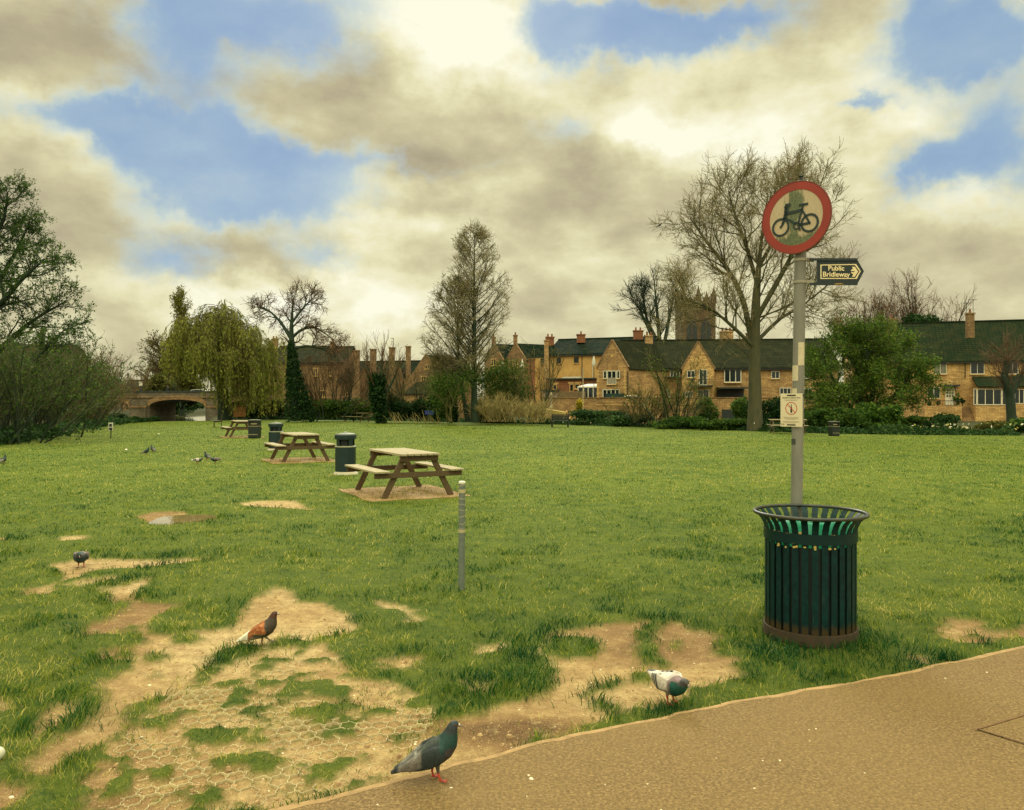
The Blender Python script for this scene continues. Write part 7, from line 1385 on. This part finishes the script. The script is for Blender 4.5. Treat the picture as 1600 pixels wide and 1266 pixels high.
# ---- stone bridge
def bridge():
    d = 108.0; k = d/F; X = lambda p: (p-CX)*k; z = lambda r: EYE+(HZ-r)*k; root = empty('stone_bridge', (X(270), d, z(656)), 'brown stone road bridge with shallow arches over the river, far left', 'bridge')
    arches = [(X(233), X(321), z(636), z(624.5)), (X(114), X(202), z(636), z(624.5)), (X(352), X(430), z(636), z(626))]
    xs = np.unique(np.concatenate([np.linspace(X(60), X(440), 230)]+[[a-.001, a+.001, b-.001, b+.001] for a, b, _, _ in arches])); zb = np.full(len(xs), -2.2)
    for a, b, zs, za in arches:
        t = (xs-a)/(b-a); m = (t > 0) & (t < 1); zb[m] = zs+(za-zs)*np.sqrt(np.clip(1-(2*t[m]-1)**2, 0, 1))**.9
    top = z(613.5); n = len(xs); y0, y1 = d, d+8.5; V = []; 
    for y in (y0, y1): V += [(x, y, q) for x, q in zip(xs, zb)]+[(x, y, top) for x in xs]
    f = []
    for i in range(n-1): f += [(i, i+1, n+i+1, n+i), (2*n+i+1, 2*n+i, 3*n+i, 3*n+i+1), (i+1, i, 2*n+i, 2*n+i+1)]
    MB().add(V, f).build('masonry', mat_stone_dark, root)
    for y in (y0, y1-.35): MB().box(X(60), X(440), y-.06, y+.41, top+.003, top+.22).build('parapet_coping', mat_lead, root)
    MB().box(X(60), X(440), d-.18, d-.001, z(621.5), z(620)).build('string_course', mat_stone_c, root)
    MB().box(X(60), X(440), d+.45, y1-.5, top-1.25, top-1.0).build('deck', mat_lead, root)
    for a, b, zs, za in arches:
        mb = MB(); N_ = 30
        for i in range(N_):
            q = []
            for t in (i/N_, (i+1)/N_):
                for o in (0, .55): x = a+(b-a)*t; zz = zs+(za-zs)*max(0, 1-(2*t-1)**2)**.45; q.append((x+(2*t-1)*o*.35, zz+o))
            mb.prism([Vector((q[0][0], d-.14, q[0][1])), Vector((q[2][0], d-.14, q[2][1])), Vector((q[3][0], d-.14, q[3][1])), Vector((q[1][0], d-.14, q[1][1]))], (0, .139, 0))
        mb.build('arch_ring', mat_stone_c, root)
    for p0, p1 in ((205, 230), (324, 349)):
        cx_ = (X(p0)+X(p1))/2; w = (X(p1)-X(p0))/2; po = [Vector((cx_-w, d-.001, 0)), Vector((cx_-w, d-.5, 0)), Vector((cx_-w*.4, d-1.1, 0)), Vector((cx_+w*.4, d-1.1, 0)), Vector((cx_+w, d-.5, 0)), Vector((cx_+w, d-.001, 0))]
        for q in po: q.z = -2.2
        MB().prism(po, (0, 0, z(637)+2.2)).build('cutwater', mat_stone_dark, root)
        for q in po: q.z = z(637)+.003
        MB().prism([Vector((cx_+(q.x-cx_)*1.06, d-.001-(d-.001-q.y)*1.1, q.z)) for q in po], (0, 0, .22)).build('cutwater_cap', mat_stone_c, root)
    deck = top-1.0
    for i, (px, hgt, lab) in enumerate(((199, 30, 'iron lamp post on the bridge, left one'), (219.5, 30, 'iron lamp post on the bridge carrying a white plate, right one'))):
        b = Vector((X(px), d+.2, top+.22)); lp = empty('lamp_post', b, lab, 'lamp post', 'lamp posts on the bridge'); H = hgt*k-.15
        MB().lathe([(.16, 0), (.16, .25), (.08, .4), (.055, H-.7), (.09, H-.66)], b, 10).build('column', mat_pipe, lp, True); MB().lathe([(.08, H-.65), (.2, H-.2), (.21, H-.18)], b, 6).build('lantern', mat_glass_pale, lp); MB().lathe([(.23, H-.178), (.06, H), (.02, H+.12), (0, H+.13)], b, 6).build('lantern_cap', mat_pipe, lp)
        if i: MB().box(b.x-.24, b.x+.24, b.y-.14, b.y-.07, z(603), z(596.5)).build('plate', mat_white, lp)
    car('silver_car', 'silver hatchback driving over the bridge, half hidden by the willow', Vector((X(297), d+2.6, deck)), 4.1, (170, 172, 158), 0, 1)
    # person crossing the bridge (head and shoulders above the parapet)
    me = bpy.data.meshes.new('person'); J = [((0, 0, .95), .15), ((0, 0, 1.2), .15), ((0, 0, 1.42), .13), ((0, 0, 1.52), .06), ((0, -.02, 1.60), .085), ((0, -.02, 1.74), .08), ((-.19, 0, 1.40), .07), ((-.25, .02, 1.12), .05), ((-.22, -.12, .88), .04), ((.19, 0, 1.40), .07), ((.25, .02, 1.12), .05), ((.22, -.12, .88), .04), ((-.09, 0, .88), .10), ((-.10, .05, .48), .07), ((-.10, .10, .06), .05), ((-.10, -.06, .03), .045), ((.09, 0, .88), .10), ((.10, -.12, .48), .07), ((.10, -.16, .06), .05), ((.10, -.32, .03), .045)]
    E = [(0, 1), (1, 2), (2, 3), (3, 4), (4, 5), (2, 6), (6, 7), (7, 8), (2, 9), (9, 10), (10, 11), (0, 12), (12, 13), (13, 14), (14, 15), (0, 16), (16, 17), (17, 18), (18, 19)]
    me.from_pydata([j for j, _ in J], E, []); o = bpy.data.objects.new('tmp', me); C.objects.link(o); o.modifiers.new('s', 'SKIN'); sl = me.skin_vertices[0]
    for i, (_, r_) in enumerate(J): sl.data[i].radius = (r_, r_*.8)
    sl.data[0].use_root = True; sd_ = o.modifiers.new('u', 'SUBSURF'); sd_.levels = 1
    m2 = bpy.data.meshes.new_from_object(o.evaluated_get(bpy.context.evaluated_depsgraph_get())); bpy.data.objects.remove(o); m2.materials.clear(); m2.materials.append(M('dark_coat', (34, 42, 40), .9, .2, 5)); pe = bpy.data.objects.new('person', m2); link(pe); pe.location = (X(257), d+.95, deck+.12); pe.rotation_euler = (0, 0, 1.4)
    ORG['person'] = Vector((0, 0, 0)); MB().lathe([(.086*math.sin(t), 1.68-.105*math.cos(t)) for t in np.linspace(.2, 3.0, 9)], (0, -.03, 0), 12).build('face', M('skin', (178, 126, 92), .6, .1, 5), pe, True)
    MB().lathe([(.098*math.sin(t), 1.705-.105*math.cos(t)) for t in np.linspace(1.1, 3.05, 8)], (0, .0, 0), 12).build('hair', M('hair', (40, 32, 24), .8, .2, 9), pe, True)
    tag(pe, 'person in a dark coat walking across the bridge left of the silver car', 'person')
bridge()
# ---- little bird in the bare tree's outer twigs
b = P(1031, 353, 45); mb = loft([(-.16, 0, -.06, .012, .006), (-.08, 0, 0, .03, .03), (0, 0, .05, .055, .055), (.06, 0, .10, .04, .04), (.09, 0, .14, .03, .03), (.12, 0, .15, .012, .012)], 10); o = mb.build('small_bird', M('dark_plumage', (26, 28, 22), .8, .2, 9), None, True); o.location = b; tag(o, 'small dark bird perched on the outermost left twig of the bare tree', 'bird')
